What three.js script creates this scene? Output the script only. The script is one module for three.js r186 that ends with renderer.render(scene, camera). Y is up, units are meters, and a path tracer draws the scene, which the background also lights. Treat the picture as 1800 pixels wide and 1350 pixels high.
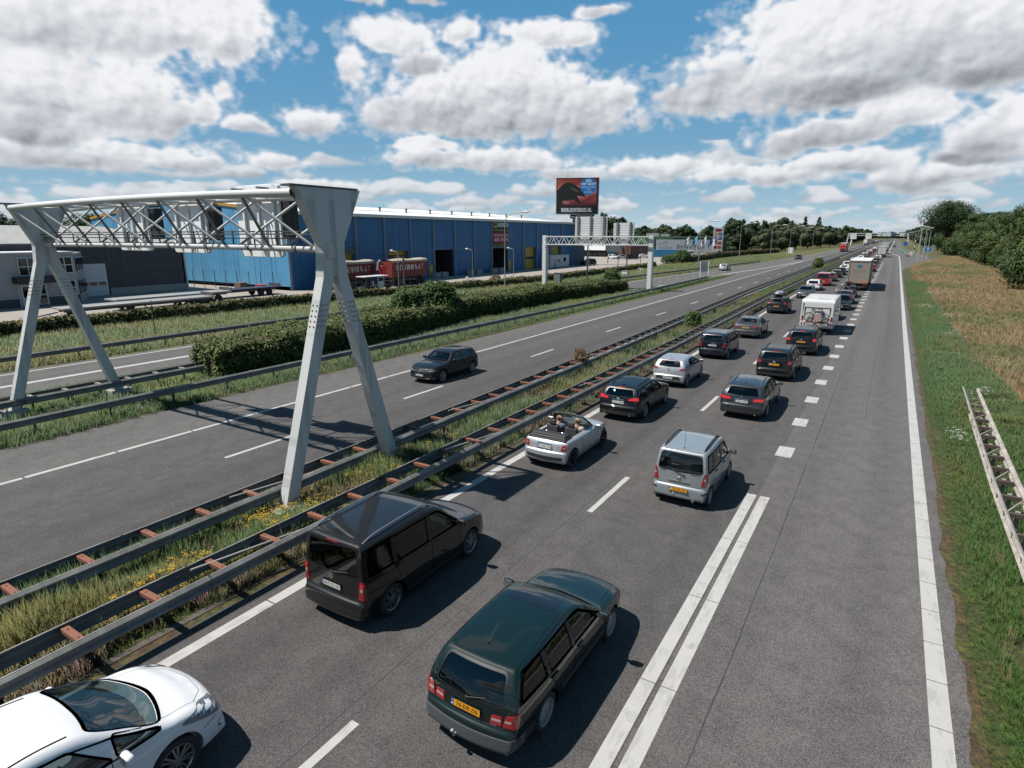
import * as THREE from 'three';
import { mergeGeometries, mergeVertices } from 'three/addons/utils/BufferGeometryUtils.js';
import { RoundedBoxGeometry } from 'three/addons/geometries/RoundedBoxGeometry.js';
import { MarchingCubes } from 'three/addons/objects/MarchingCubes.js';
import { Brush, Evaluator, SUBTRACTION } from 'three-bvh-csg';
import { MeshBVH } from 'three-mesh-bvh';
import { FontLoader } from 'three/addons/loaders/FontLoader.js';
import { TextGeometry } from 'three/addons/geometries/TextGeometry.js';

// ------------------------------------------------------------------ camera, sky, sun, exposure
const CAM_H = 7.4, FOC = 1060, VPX = 676, VPY = 261;
const scene = new THREE.Scene();
const pitch = Math.atan2(VPY, FOC), yaw = Math.atan2(VPX, Math.hypot(FOC, VPY));
const camera = new THREE.PerspectiveCamera((2 * Math.atan(675 / FOC) * 180) / Math.PI, 4 / 3, 0.2, 6000);
camera.rotation.order = 'YXZ';
camera.position.set(0, CAM_H, 0);
camera.rotation.set(-pitch, yaw, 0);
scene.add(camera);

const renderer = new THREE.WebGLRenderer({ antialias: true });
renderer.setSize(1024, 768);
renderer.toneMapping = THREE.LinearToneMapping;
const EXPOSURE = 1.75;
renderer.toneMappingExposure = EXPOSURE;
renderer.shadowMap.enabled = true;

const sun = new THREE.DirectionalLight(new THREE.Color(1, 0.955, 0.89), 5);
const SUN = new THREE.Vector3(-4.4, 8.6, 2.95).normalize();
sun.position.copy(SUN).multiplyScalar(200).add(new THREE.Vector3(-20, 0, -60));
sun.target.position.set(-20, 0, -60);
sun.castShadow = true;
sun.shadow.radius = 1;
sun.shadow.mapSize.set(4096, 4096);
Object.assign(sun.shadow.camera, { left: -140, right: 140, top: 160, bottom: -160, near: 1, far: 500 });
scene.add(sun, sun.target);

// ------------------------------------------------------------------ random numbers and noise
let seedState = 12345;
const reseed = (s) => { seedState = s | 0; };
function rnd() { seedState = (seedState + 0x6d2b79f5) | 0; let t = Math.imul(seedState ^ (seedState >>> 15), 1 | seedState); t = (t + Math.imul(t ^ (t >>> 7), 61 | t)) ^ t; return ((t ^ (t >>> 14)) >>> 0) / 4294967296; }
const rr = (a, b) => a + (b - a) * rnd();
const gauss = () => (rnd() + rnd() + rnd() + rnd() - 2) * 0.87;
const clamp = (x, a = 0, b = 1) => Math.min(b, Math.max(a, x));
const lerp = (a, b, t) => a + (b - a) * t;
const sstep = (a, b, x) => { const t = clamp((x - a) / (b - a)); return t * t * (3 - 2 * t); };
const HASH = new Float32Array(65536);
reseed(99); for (let i = 0; i < 65536; i++) HASH[i] = rnd();
const hash2 = (x, y) => HASH[((x & 255) << 8) | (y & 255)];
function vnoise(x, y) {
  const xi = Math.floor(x), yi = Math.floor(y), fx = x - xi, fy = y - yi;
  const u = fx * fx * (3 - 2 * fx), v = fy * fy * (3 - 2 * fy);
  const a = hash2(xi, yi), b = hash2(xi + 1, yi), c = hash2(xi, yi + 1), d = hash2(xi + 1, yi + 1);
  return a + (b - a) * u + (c - a) * v + (a - b - c + d) * u * v;
}
function fbm(x, y, o = 5) { let s = 0, a = 0.5, t = 0; for (let i = 0; i < o; i++) { s += a * vnoise(x, y); t += a; a *= 0.52; const nx = x * 1.64 - y * 1.18 + 17.3; y = x * 1.18 + y * 1.64 + 9.1; x = nx; } return s / t; }

// rounded lumps: distance to scattered points, over three sizes
function lump(x, y) { let s = 0, a = 0.55, t = 0; for (let o = 0; o < 4; o++) { const xi = Math.floor(x), yi = Math.floor(y); let d = 9; for (let i = -1; i < 2; i++) for (let j = -1; j < 2; j++) { const px = xi + i + hash2(xi + i + 31 * o, yi + j) - x, py = yi + j + hash2(yi + j, xi + i + 57 + 31 * o) - y; d = Math.min(d, px * px + py * py); } s += a * (1 - Math.min(1, d * 1.1)); t += a; a *= 0.55; x = x * 2.03 + 5.1; y = y * 2.03 + 2.7; } return s / t; }

// ------------------------------------------------------------------ sky: blue air and fair-weather cumulus, computed by direction
// each cloud: puffs of [azimuth, elevation, half width, half height] in degrees; azimuth 0 looks along the road
const CLOUDS = [[[-57.6,14.9,6.3,2.8],[-62.5,14.1,7.2,2.9],[-53.5,15.8,2.5,2.3],[-67.3,13.4,3.9,3.1],[-54.9,13.7,2.5,1.5]],[[-65.9,9.7,6.5,3.0],[-62.1,9.3,4.1,2.4],[-68.4,10.1,2.6,2.9],[-68.2,7.4,3.9,1.9]],[[-59.5,9.1,1.9,1.5],[-57.4,9.5,1.8,1.2],[-55.3,10.7,1.1,0.8]],[[-67.2,5.7,6.1,0.9],[-58.7,5.6,2.8,0.8],[-61.3,6.5,4.2,0.8],[-52.3,5.8,2.7,0.6]],[[-53.8,8.6,1.8,0.9]],[[-48.8,9.2,2.1,1.3]],[[-41.9,15.8,3.4,1.4],[-39.8,14.2,2.9,1.0]],[[-36.4,16.4,1.6,1.0]],[[-45.1,13.4,1.0,1.6]],[[-33.8,12.1,8.9,2.9],[-37.8,10.5,6.4,2.2],[-27.8,11.2,6.4,2.7],[-32.8,9.3,11.4,1.4],[-23.1,11.3,2.3,1.8],[-41.7,10.7,2.5,1.2],[-32.8,13.8,4.4,1.7]],[[-28.8,15.8,4.0,1.1],[-26.2,15.9,2.1,1.1]],[[-44.1,18.0,1.6,0.5]],[[-39.2,18.4,1.4,0.3]],[[-24.1,17.5,2.4,0.5]],[[-36.9,6.3,5.1,0.9],[-31.8,6.7,5.6,0.9],[-38.8,7.4,3.0,0.7]],[[-6.7,14.8,8.0,3.6],[0.8,13.8,8.3,3.9],[-12.7,12.3,4.9,2.3],[-14.8,10.8,4.1,1.6],[-5.1,10.8,7.5,2.0],[2.8,11.4,6.0,2.2],[5.7,13.1,3.7,4.8]],[[-5.9,7.6,4.9,1.3],[-1.7,8.7,3.0,1.8],[0.4,9.2,1.8,1.2]],[[4.8,7.0,3.6,1.9],[6.1,8.2,1.9,1.5],[3.6,5.7,3.7,0.9]],[[-18.2,5.5,4.8,0.9]],[[-10.7,4.7,5.8,0.9]],[[-4.4,5.4,5.2,0.9]],[[2.1,4.5,5.3,0.9]],[[-48.8,4.0,4.2,0.7]],[[-26.7,5.6,3.6,0.7]]];
{
  const W = 2048, H = 2048, data = new Float32Array(W * H * 4), D2 = Math.PI / 180;
  const ROWS = [[0.4, 1.1, 0.7, 0.33, 1.7], [0.9, 0.9, 0.85, 0.34, 5.3], [1.5, 0.75, 1.0, 0.36, 9.1], [2.1, 0.62, 1.15, 0.37, 13.7], [2.8, 0.52, 1.3, 0.40, 21.9], [3.7, 0.44, 1.5, 0.43, 27.3], [4.8, 0.38, 1.7, 0.47, 33.1], [6.0, 0.33, 1.9, 0.51, 41.7]];
  const puffs = [];
  for (const c of CLOUDS) {
    let lo = 99, hi = -99; for (const p of c) { lo = Math.min(lo, p[1] - p[3]); hi = Math.max(hi, p[1] + p[3]); }
    for (const p of c) puffs.push([...p, lo, hi]);
  }
  const field = (az, el, wantNoise) => {
    const wx = (fbm(az * 0.22 + 3, el * 0.3 + 7, 3) - 0.5) * 3.2, wy = (fbm(az * 0.22 + 40, el * 0.3 + 3, 3) - 0.5) * 2.0;
    let d = -1, ws = 0, hs = 0;
    for (const p of puffs) {
      const dx = (az + wx - p[0]) / p[2]; if (dx > 1.7 || dx < -1.7) continue;
      let dy = (el + wy - p[1]) / p[3]; if (dy < 0) dy *= 1.25;
      const q = 1 - Math.sqrt(dx * dx + dy * dy);
      if (q > -0.7) { const w = Math.exp(q * 4); ws += w; hs += w * (el + wy * 0.6 - p[4]) / Math.max(2, p[5] - p[4]); }
      d = d < q ? q + Math.max(0, 0.25 - (q - d)) * 0.12 : d + Math.max(0, 0.25 - (d - q)) * 0.12;
    }
    return [d + (wantNoise - 0.5) * (1.0 - 0.3 * clamp(d)), ws ? hs / ws : 0.5, d];
  };
  for (let row = H / 2; row < H; row++) {
    const el = ((row + 0.5) / H - 0.5) * 180;
    for (let col = 0; col < W; col++) {
      const az = (((col + 0.5) / W) * 360 - 90 + 540) % 360 - 180;         // degrees right of the road's direction (-z)
      const e = el * D2, i = (row * W + col) * 4;
      // air
      const hz = Math.exp(-el / 3), hz2 = Math.exp(-el / 9), up = 1 - 0.42 * sstep(20, 70, el);
      let r = (0.062 + 0.25 * hz2 + 0.13 * hz) * up, g = (0.262 + 0.27 * hz2 + 0.10 * hz) * up, b = (0.515 + 0.14 * hz2 + 0.06 * hz) * up;
      // low rows of small clouds
      let a = 0, L = 0.8;
      if (el < 9) {
        for (let k = 0; k < ROWS.length; k++) {
          const [base, sc, top, thr, sd] = ROWS[k];
          const y = el - base + (vnoise(az * sc * 0.8 + sd, sd) - 0.5) * top * 0.35;
          if (y < -0.5 || y > top) continue;
          const n = fbm(az * sc * 0.75 + sd, y * sc * 1.5 + sd * 3, 5), c = fbm(az * sc * 0.5 + sd * 7, sd, 3);
          const d = (c - thr) * 2.2 + (n - 0.5) * 1.5 - (y / top) * 0.55;
          const ak = sstep(0, 0.24, d) * sstep(-0.12 - 0.05 * base, 0.12, y) * 0.9;
          if (ak <= 0) continue;
          const n2 = fbm((az - 0.5) * sc * 0.75 + sd, (y + 0.4) * sc * 1.5 + sd * 3, 4);
          const Lk = clamp(0.54 + 0.30 * sstep(0.0, 0.75, y / top + (n - 0.5)) + (n - n2) * 0.8, 0.42, 0.84);
          L = a > 0 ? lerp(L, Lk, ak) : Lk; a = Math.max(a, ak) ;
        }
        L = lerp(L, 0.62, hz * 0.4);
      }
      // outside the picture: the same cumulus seen from below
      const inView = az > -85 && az < 22 && el < 26;
      if (el > 7) {
        const k = 1 / Math.tan(e), px = Math.sin(az * D2) * k * 1.5, py = Math.cos(az * D2) * k * 1.5;
        const n = fbm(px + 5, py + 11, 6);
        const fade = Math.max(sstep(20, 30, el), Math.max(sstep(12, 26, az), sstep(-75, -92, az)) * sstep(7, 12, el));
        const a2 = sstep(0.54 + 0.08 * sstep(30, 60, el), 0.68 + 0.06 * sstep(30, 60, el), n) * fade, L2 = 0.84 - 0.55 * sstep(0.56, 0.76, n);
        if (a2 > a) { L = L2; a = a2; } 
      }
      if (inView && el < 26) {
        const wz = (fbm(az * 0.5 + 13, el * 0.5, 3) - 0.5) * 1.6, lx = (az + wz) * 0.42, ly = (el + wz * 0.6) * 0.46, nz = 0.62 * lump(lx, ly) + 0.45 * fbm(az * 0.45, el * 0.5, 5) - 0.08;
        const f = field(az, el, nz);
        if (f[0] > -0.36) {
          const nz2 = 0.62 * lump(lx - 0.20, ly + 0.26) + 0.45 * fbm((az - 0.7) * 0.45, (el + 0.8) * 0.5, 5) - 0.08, nd = fbm(az * 1.9 + 9, el * 2.0, 4), nd2 = fbm((az - 0.3) * 1.9 + 9, (el + 0.35) * 2.0, 4);
          const a3 = sstep(-0.14, 0.32, f[0] + (nd - 0.5) * 0.62);
          const h = f[1];
          let L3 = 0.53 + 0.36 * sstep(0.0, 0.85, h + (nz - 0.5) * 0.3) + (nz - nz2) * 0.46 + (nd - nd2) * 0.16;
          L3 -= 0.20 * sstep(0.1, 0.6, f[2] + (nz - 0.5) * 0.3) * (1 - sstep(0.15, 0.8, h)) * (0.35 + 0.9 * sstep(-14, -4, az) + 0.35 * sstep(-52, -60, az));
          L3 += 0.2 * (1 - sstep(0.05, 0.5, f[0])) * sstep(0.15, 0.5, h);
          L3 = clamp(L3, 0.30, 0.90);
          const wisp = 0.45 * sstep(-0.32, 0.12, f[0] + (nd - 0.5) * 1.15) * (1 - a3);
          L = lerp(lerp(L, 0.78, wisp), L3, a3); a = Math.max(a, a3, wisp);
        }
      }
      const cr = L * lerp(0.86, 1.0, L), cg = L * lerp(0.95, 1.0, L), cb = L * lerp(1.10, 1.015, L);
      r = lerp(r, cr, a); g = lerp(g, cg, a); b = lerp(b, cb, a);
      const haze = 0.5 * Math.exp(-el / 2.6); r = lerp(r, 0.56, haze); g = lerp(g, 0.64, haze); b = lerp(b, 0.70, haze);
      data[i] = r / EXPOSURE; data[i + 1] = g / EXPOSURE; data[i + 2] = b / EXPOSURE; data[i + 3] = 1;
    }
  }
  for (let row = 0; row < H / 2; row++) for (let col = 0; col < W; col++) { const i = (row * W + col) * 4; data[i] = 0.05; data[i + 1] = 0.05; data[i + 2] = 0.045; data[i + 3] = 1; }
  const sky = new THREE.DataTexture(data, W, H, THREE.RGBAFormat, THREE.FloatType);
  sky.mapping = THREE.EquirectangularReflectionMapping; sky.magFilter = sky.minFilter = THREE.LinearFilter; sky.wrapS = THREE.RepeatWrapping; sky.needsUpdate = true;
  scene.background = sky; scene.environment = sky;
}

// ------------------------------------------------------------------ naming, tagging
const PI = Math.PI, V3 = THREE.Vector3;
const v3 = (x, y, z) => new V3(x, y, z);
const nameCount = {};
function numbered(n) { const k = (nameCount[n] = (nameCount[n] ?? -1) + 1); return k ? n + '_' + String(k).padStart(3, '0') : n; }
function tag(o, label, category, group) { if (label) o.userData.label = label; if (category) o.userData.category = category; if (group) o.userData.group = group; return o; }
function thing(name, label, category, x = 0, y = 0, z = 0, turn = 0, group) {
  const o = new THREE.Group(); o.name = numbered(name); o.position.set(x, y, z); o.rotation.y = turn;
  scene.add(o); return tag(o, label, category, group);
}
function part(name, geo, mat, parent, label) {
  const m = new THREE.Mesh(Array.isArray(geo) ? merge(geo) : geo, mat);
  m.name = parent === scene ? numbered(name) : name; m.castShadow = m.receiveShadow = true;
  if (label) m.userData.label = label;
  parent.add(m); return m;
}
function structure(name, geo, mat, parent = scene) { const m = part(name, geo, mat, parent); if (parent === scene) m.userData.kind = 'structure'; return m; }
function merge(list) {
  const out = list.map((g) => { let q = g.index ? g.toNonIndexed() : g.clone(); for (const k of Object.keys(q.attributes)) if (!['position', 'normal', 'uv', 'color'].includes(k)) q.deleteAttribute(k); if (!q.attributes.uv) q.setAttribute('uv', new THREE.BufferAttribute(new Float32Array(q.attributes.position.count * 2), 2)); return q; });
  const hasC = out.some((g) => g.attributes.color);
  if (hasC) for (const g of out) if (!g.attributes.color) g.setAttribute('color', new THREE.BufferAttribute(new Float32Array(g.attributes.position.count * 3).fill(1), 3));
  return mergeGeometries(out);
}
const C = (r, g, b) => new THREE.Color(r, g, b);           // linear values
const std = (color, roughness = 0.8, metalness = 0, o = {}) => new THREE.MeshStandardMaterial({ color, roughness, metalness, ...o });
const paint = (color, metalness = 0.25, rough = 0.42) => new THREE.MeshPhysicalMaterial({ color, metalness, roughness: rough, clearcoat: 1, clearcoatRoughness: 0.02, specularIntensity: 0.25 });
const box = (w, h, d, x = 0, y = 0, z = 0) => new THREE.BoxGeometry(w, h, d).translate(x, y, z);
const rbox = (w, h, d, r, x = 0, y = 0, z = 0, s = 2) => new RoundedBoxGeometry(w, h, d, s, Math.min(r, w / 2.01, h / 2.01, d / 2.01)).translate(x, y, z);
const cyl = (r1, r2, h, x = 0, y = 0, z = 0, s = 12) => new THREE.CylinderGeometry(r1, r2, h, s).translate(x, y, z);
function bar(a, b, r, seg = 8) {                            // round bar between two points
  const d = new V3().subVectors(b, a), L = d.length(), g = new THREE.CylinderGeometry(r, r, L, seg);
  g.applyQuaternion(new THREE.Quaternion().setFromUnitVectors(v3(0, 1, 0), d.normalize()));
  return g.translate((a.x + b.x) / 2, (a.y + b.y) / 2, (a.z + b.z) / 2);
}
function beamBox(a, b, w, h, up = v3(0, 1, 0)) {            // rectangular bar between two points
  const d = new V3().subVectors(b, a), L = d.length(); d.normalize();
  const x = new V3().crossVectors(up, d).normalize(), y = new V3().crossVectors(d, x);
  const g = new THREE.BoxGeometry(w, h, L); g.applyMatrix4(new THREE.Matrix4().makeBasis(x, y, d));
  return g.translate((a.x + b.x) / 2, (a.y + b.y) / 2, (a.z + b.z) / 2);
}
const tube = (pts, r, seg = 24, rs = 7) => new THREE.TubeGeometry(new THREE.CatmullRomCurve3(pts), seg, r, rs);
function extrude(pts, depth, bevel = 0) {
  const s = new THREE.Shape(pts.map((p) => new THREE.Vector2(p[0], p[1])));
  return new THREE.ExtrudeGeometry(s, { depth, bevelEnabled: bevel > 0, bevelSize: bevel, bevelThickness: bevel, bevelSegments: 2, curveSegments: 8 });
}
// flat sheet from a polygon [x, ahead] at height y, uv in metres
function sheet(poly, y) {
  const g = new THREE.ShapeGeometry(new THREE.Shape(poly.map((p) => new THREE.Vector2(p[0], p[1])))).rotateX(-PI / 2).translate(0, y, 0);
  uvXZ(g); return g;
}
function uvXZ(g, k = 1) { const p = g.attributes.position, a = new Float32Array(p.count * 2); for (let i = 0; i < p.count; i++) { a[2 * i] = p.getX(i) * k; a[2 * i + 1] = -p.getZ(i) * k; } g.setAttribute('uv', new THREE.BufferAttribute(a, 2)); return g; }
// strip between two polylines given as functions of the distance ahead, with wear colours per vertex
function strip(xl, xr, z0, z1, dz, nx, y, colour) {
  const nz = Math.max(1, Math.round((z1 - z0) / dz)), pos = [], uv = [], col = [], idx = [];
  for (let i = 0; i <= nz; i++) { const Z = z0 + ((z1 - z0) * i) / nz, a = typeof xl === 'number' ? xl : xl(Z), b = typeof xr === 'number' ? xr : xr(Z);
    for (let j = 0; j <= nx; j++) { const X = lerp(a, b, j / nx); pos.push(X, y, -Z); uv.push(X, Z); const c = colour ? colour(X, Z) : 1; col.push(c, c, c); } }
  for (let i = 0; i < nz; i++) for (let j = 0; j < nx; j++) { const p = i * (nx + 1) + j; idx.push(p, p + 1, p + nx + 1, p + 1, p + nx + 2, p + nx + 1); }
  const g = new THREE.BufferGeometry(); g.setAttribute('position', new THREE.Float32BufferAttribute(pos, 3)); g.setAttribute('uv', new THREE.Float32BufferAttribute(uv, 2));
  if (colour) g.setAttribute('color', new THREE.Float32BufferAttribute(col, 3));
  g.setIndex(idx); g.computeVertexNormals(); return g;
}
const poly1 = (pts) => (Z) => { if (Z <= pts[0][1]) return pts[0][0]; for (let i = 1; i < pts.length; i++) if (Z <= pts[i][1]) return lerp(pts[i - 1][0], pts[i][0], (Z - pts[i - 1][1]) / (pts[i][1] - pts[i - 1][1])); return pts[pts.length - 1][0]; };

// ------------------------------------------------------------------ computed textures
function dataTex(n, fn, srgb, repX = 1, repY = repX) {
  const d = new Uint8Array(n * n * 4);
  for (let y = 0; y < n; y++) for (let x = 0; x < n; x++) { const c = fn(x / n, y / n, x, y), i = (y * n + x) * 4; d[i] = c[0]; d[i + 1] = c[1]; d[i + 2] = c[2]; d[i + 3] = c[3] ?? 255; }
  const t = new THREE.DataTexture(d, n, n); t.wrapS = t.wrapT = THREE.RepeatWrapping; t.magFilter = THREE.LinearFilter; t.minFilter = THREE.LinearMipmapLinearFilter; t.generateMipmaps = true;
  if (srgb) t.colorSpace = THREE.SRGBColorSpace; t.repeat.set(repX, repY); t.needsUpdate = true; return t;
}
// tileable noise of period n cells
function tnoise(u, v, n, s = 0) { const x = u * n, y = v * n, xi = Math.floor(x), yi = Math.floor(y), fx = x - xi, fy = y - yi, a = fx * fx * (3 - 2 * fx), b = fy * fy * (3 - 2 * fy); const w = (i, j) => hash2(((xi + i) % n) + s * 37, ((yi + j) % n) + s * 91); return lerp(lerp(w(0, 0), w(1, 0), a), lerp(w(0, 1), w(1, 1), a), b); }
const tfbm = (u, v, n, o, s = 0) => { let r = 0, a = 0.5, t = 0; for (let i = 0; i < o; i++) { r += a * tnoise(u, v, n, s + i); t += a; a *= 0.55; n *= 2; } return r / t; };
reseed(5);
const grain = new Float32Array(1024 * 1024); for (let i = 0; i < grain.length; i++) grain[i] = rnd();
const asphaltTex = dataTex(1024, (u, v, x, y) => {         // porous asphalt: stones of about 8 mm with dark gaps, 5 m tile
  const a = grain[y * 1024 + x], b = grain[((y >> 1) * 1024 + (x >> 1))], c4 = grain[((y >> 2) * 1024 + (x >> 2)) + 300 * 1024], m = tfbm(u, v, 16, 4, 3), st = a > 0.93 ? 0.35 : 0;
  const k = clamp(0.62 + 0.40 * (a - 0.5) + 0.62 * (b - 0.5) + 0.40 * (c4 - 0.5) + 0.30 * (m - 0.5) + st, 0.06, 1.45) * 168;
  return [Math.min(255, k * 1.02), Math.min(255, k * 0.97), Math.min(255, k * 0.95)];
}, false, 0.2);
const asphaltBump = dataTex(512, (u, v, x, y) => { const k = grain[y * 1024 + x] * 255; return [k, k, k]; }, false, 0.4);
const concreteTex = dataTex(512, (u, v, x, y) => { const k = clamp(0.8 + 0.35 * (tfbm(u, v, 8, 5, 2) - 0.5) + 0.12 * (grain[y * 1024 + x] - 0.5)) * 255; return [k, k * 0.985, k * 0.96]; }, false, 0.25);
const soilTex = dataTex(1024, (u, v, x, y) => {            // verge soil and low sward, 6 m tile
  const n = tfbm(u, v, 8, 6, 1), m = tfbm(u, v, 64, 3, 7), a = grain[y * 1024 + x];
  const t = sstep(0.35, 0.65, n), k = 0.55 + 0.9 * (m - 0.5) + 0.5 * (a - 0.5) + 0.3;
  return [lerp(105, 120, t) * k, lerp(112, 100, t) * k, lerp(52, 66, t) * k].map((c) => clamp(c, 5, 255));
}, true, 1 / 6);
const strawTex = dataTex(1024, (u, v, x, y) => {           // dry meadow
  const n = tfbm(u, v, 6, 6, 4), m = tfbm(u, v, 90, 3, 9), a = grain[y * 1024 + x], t = sstep(0.40, 0.64, n), k = 0.7 + 0.8 * (m - 0.5) + 0.4 * (a - 0.5);
  return [lerp(168, 120, t) * k, lerp(140, 118, t) * k, lerp(90, 58, t) * k].map((c) => clamp(c, 5, 255));
}, true, 1 / 9);
const steelTex = dataTex(512, (u, v, x, y) => { const k = clamp(0.78 + 0.5 * (tfbm(u, v, 6, 5, 5) - 0.5) + 0.25 * (tfbm(u, v * 0.25, 32, 3, 6) - 0.5) + 0.06 * (grain[y * 1024 + x] - 0.5)) * 255; return [k, k * 0.99, k * 0.97]; }, false, 0.5);
const lineTex = dataTex(512, (u, v, x, y) => { const a = grain[y * 1024 + x], w = tfbm(u, v, 10, 5, 14), st = tfbm(u * 1, v * 0.25, 40, 3, 15), k = clamp(0.93 + 0.16 * (w - 0.5) - 0.20 * sstep(0.60, 0.75, w) * (a > 0.4 ? 1 : 0.2) - 0.12 * sstep(0.55, 0.7, st) + 0.12 * (a - 0.5) - (a > 0.965 ? 0.35 : 0), 0.2, 1) * 255; return [k, k * 0.99, k * 0.975]; }, false, 0.23);
const dirtTex = dataTex(512, (u, v, x, y) => { const s = tfbm(u, 0.3, 40, 4, 8), k = clamp(0.94 + 0.22 * (tfbm(u, v, 5, 5, 11) - 0.5) - 0.34 * sstep(0.52, 0.74, s) * (0.4 + 0.6 * v)) * 255; return [k, k * 0.995, k * 0.985]; }, false, 0.12);
const leafNoise = (x, y, z) => fbm(x + z * 0.7, y + z * 1.3, 3);
function canvasTex(w, h, draw) { const c = document.createElement('canvas'); c.width = w; c.height = h; draw(c.getContext('2d'), w, h); const t = new THREE.CanvasTexture(c); t.colorSpace = THREE.SRGBColorSpace; return t; }

// ------------------------------------------------------------------ shared materials
const M = {
  asphalt: std(C(0.102, 0.0985, 0.097), 0.93, 0, { map: asphaltTex, vertexColors: true, bumpMap: asphaltBump, bumpScale: 0.004 }),
  asphaltOld: std(C(0.134, 0.133, 0.128), 0.93, 0, { map: asphaltTex, vertexColors: true, bumpMap: asphaltBump, bumpScale: 0.004 }),
  line: std(C(0.31, 0.305, 0.298), 0.8, 0, { map: lineTex }),
  rail: std(C(0.175, 0.172, 0.166), 0.62, 0.12, { map: steelTex }),
  galv: std(C(0.33, 0.325, 0.315), 0.55, 0.35, { map: steelTex }),
  rustFar: std(C(0.05, 0.042, 0.038), 0.9),
  galvDark: std(C(0.10, 0.10, 0.105), 0.6, 0.3, { map: steelTex }),
  rust: std(C(0.175, 0.064, 0.036), 0.85, 0, { map: concreteTex }),
  greyPaint: std(C(0.40, 0.405, 0.40), 0.5, 0, { map: dirtTex }),
  whiteSteel: std(C(0.55, 0.555, 0.55), 0.5, 0, { map: dirtTex }),
  concrete: std(C(0.30, 0.29, 0.27), 0.9, 0, { map: concreteTex }),
  black: std(C(0.012, 0.012, 0.013), 0.7),
  rubber: std(C(0.014, 0.014, 0.014), 0.85),
  trim: std(C(0.010, 0.010, 0.011), 0.6),
  frame: std(C(0.005, 0.005, 0.006), 0.35),
  chrome: std(C(0.55, 0.55, 0.55), 0.18, 1),
  alloy: std(C(0.34, 0.34, 0.35), 0.3, 0.85),
  plasticRim: std(C(0.22, 0.22, 0.22), 0.5, 0.3),
  darkAlloy: std(C(0.02, 0.02, 0.02), 0.35, 0.4),
  glass: new THREE.MeshPhysicalMaterial({ color: C(0.30, 0.36, 0.36), roughness: 0.0, transmission: 1, thickness: 0, ior: 1.6 }),
  tint: new THREE.MeshPhysicalMaterial({ color: C(0.05, 0.055, 0.06), roughness: 0.0, transmission: 1, thickness: 0, ior: 1.6 }),
  glassDark: new THREE.MeshPhysicalMaterial({ color: C(0.006, 0.007, 0.009), roughness: 0.03, ior: 1.6 }),
  seat: std(C(0.03, 0.03, 0.033), 0.85),
  lamp: new THREE.MeshPhysicalMaterial({ color: C(0.21, 0.007, 0.009), roughness: 0.25, clearcoat: 1, clearcoatRoughness: 0.03 }),
  lampLit: new THREE.MeshPhysicalMaterial({ color: C(0.36, 0.008, 0.008), roughness: 0.25, clearcoat: 1, clearcoatRoughness: 0.03, emissive: C(1, 0.03, 0.03), emissiveIntensity: 0.12 }),
  lampClear: new THREE.MeshPhysicalMaterial({ color: C(0.24, 0.20, 0.19), roughness: 0.2, clearcoat: 1 }),
  headlamp: new THREE.MeshPhysicalMaterial({ color: C(0.11, 0.12, 0.135), roughness: 0.35, metalness: 0.2, clearcoat: 0.7, clearcoatRoughness: 0.05 }),
  skin: std(C(0.30, 0.17, 0.12), 0.6),
  white: std(C(0.40, 0.42, 0.42), 0.5),
};

const VEDGE = poly1([[9, 10], [7.2, 22], [5.3, 30], [4.6, 38], [4.05, 46], [3.8, 60], [3.55, 90], [3.7, 126], [3.9, 172]]);     // where the green verge turns into dry meadow
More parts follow.
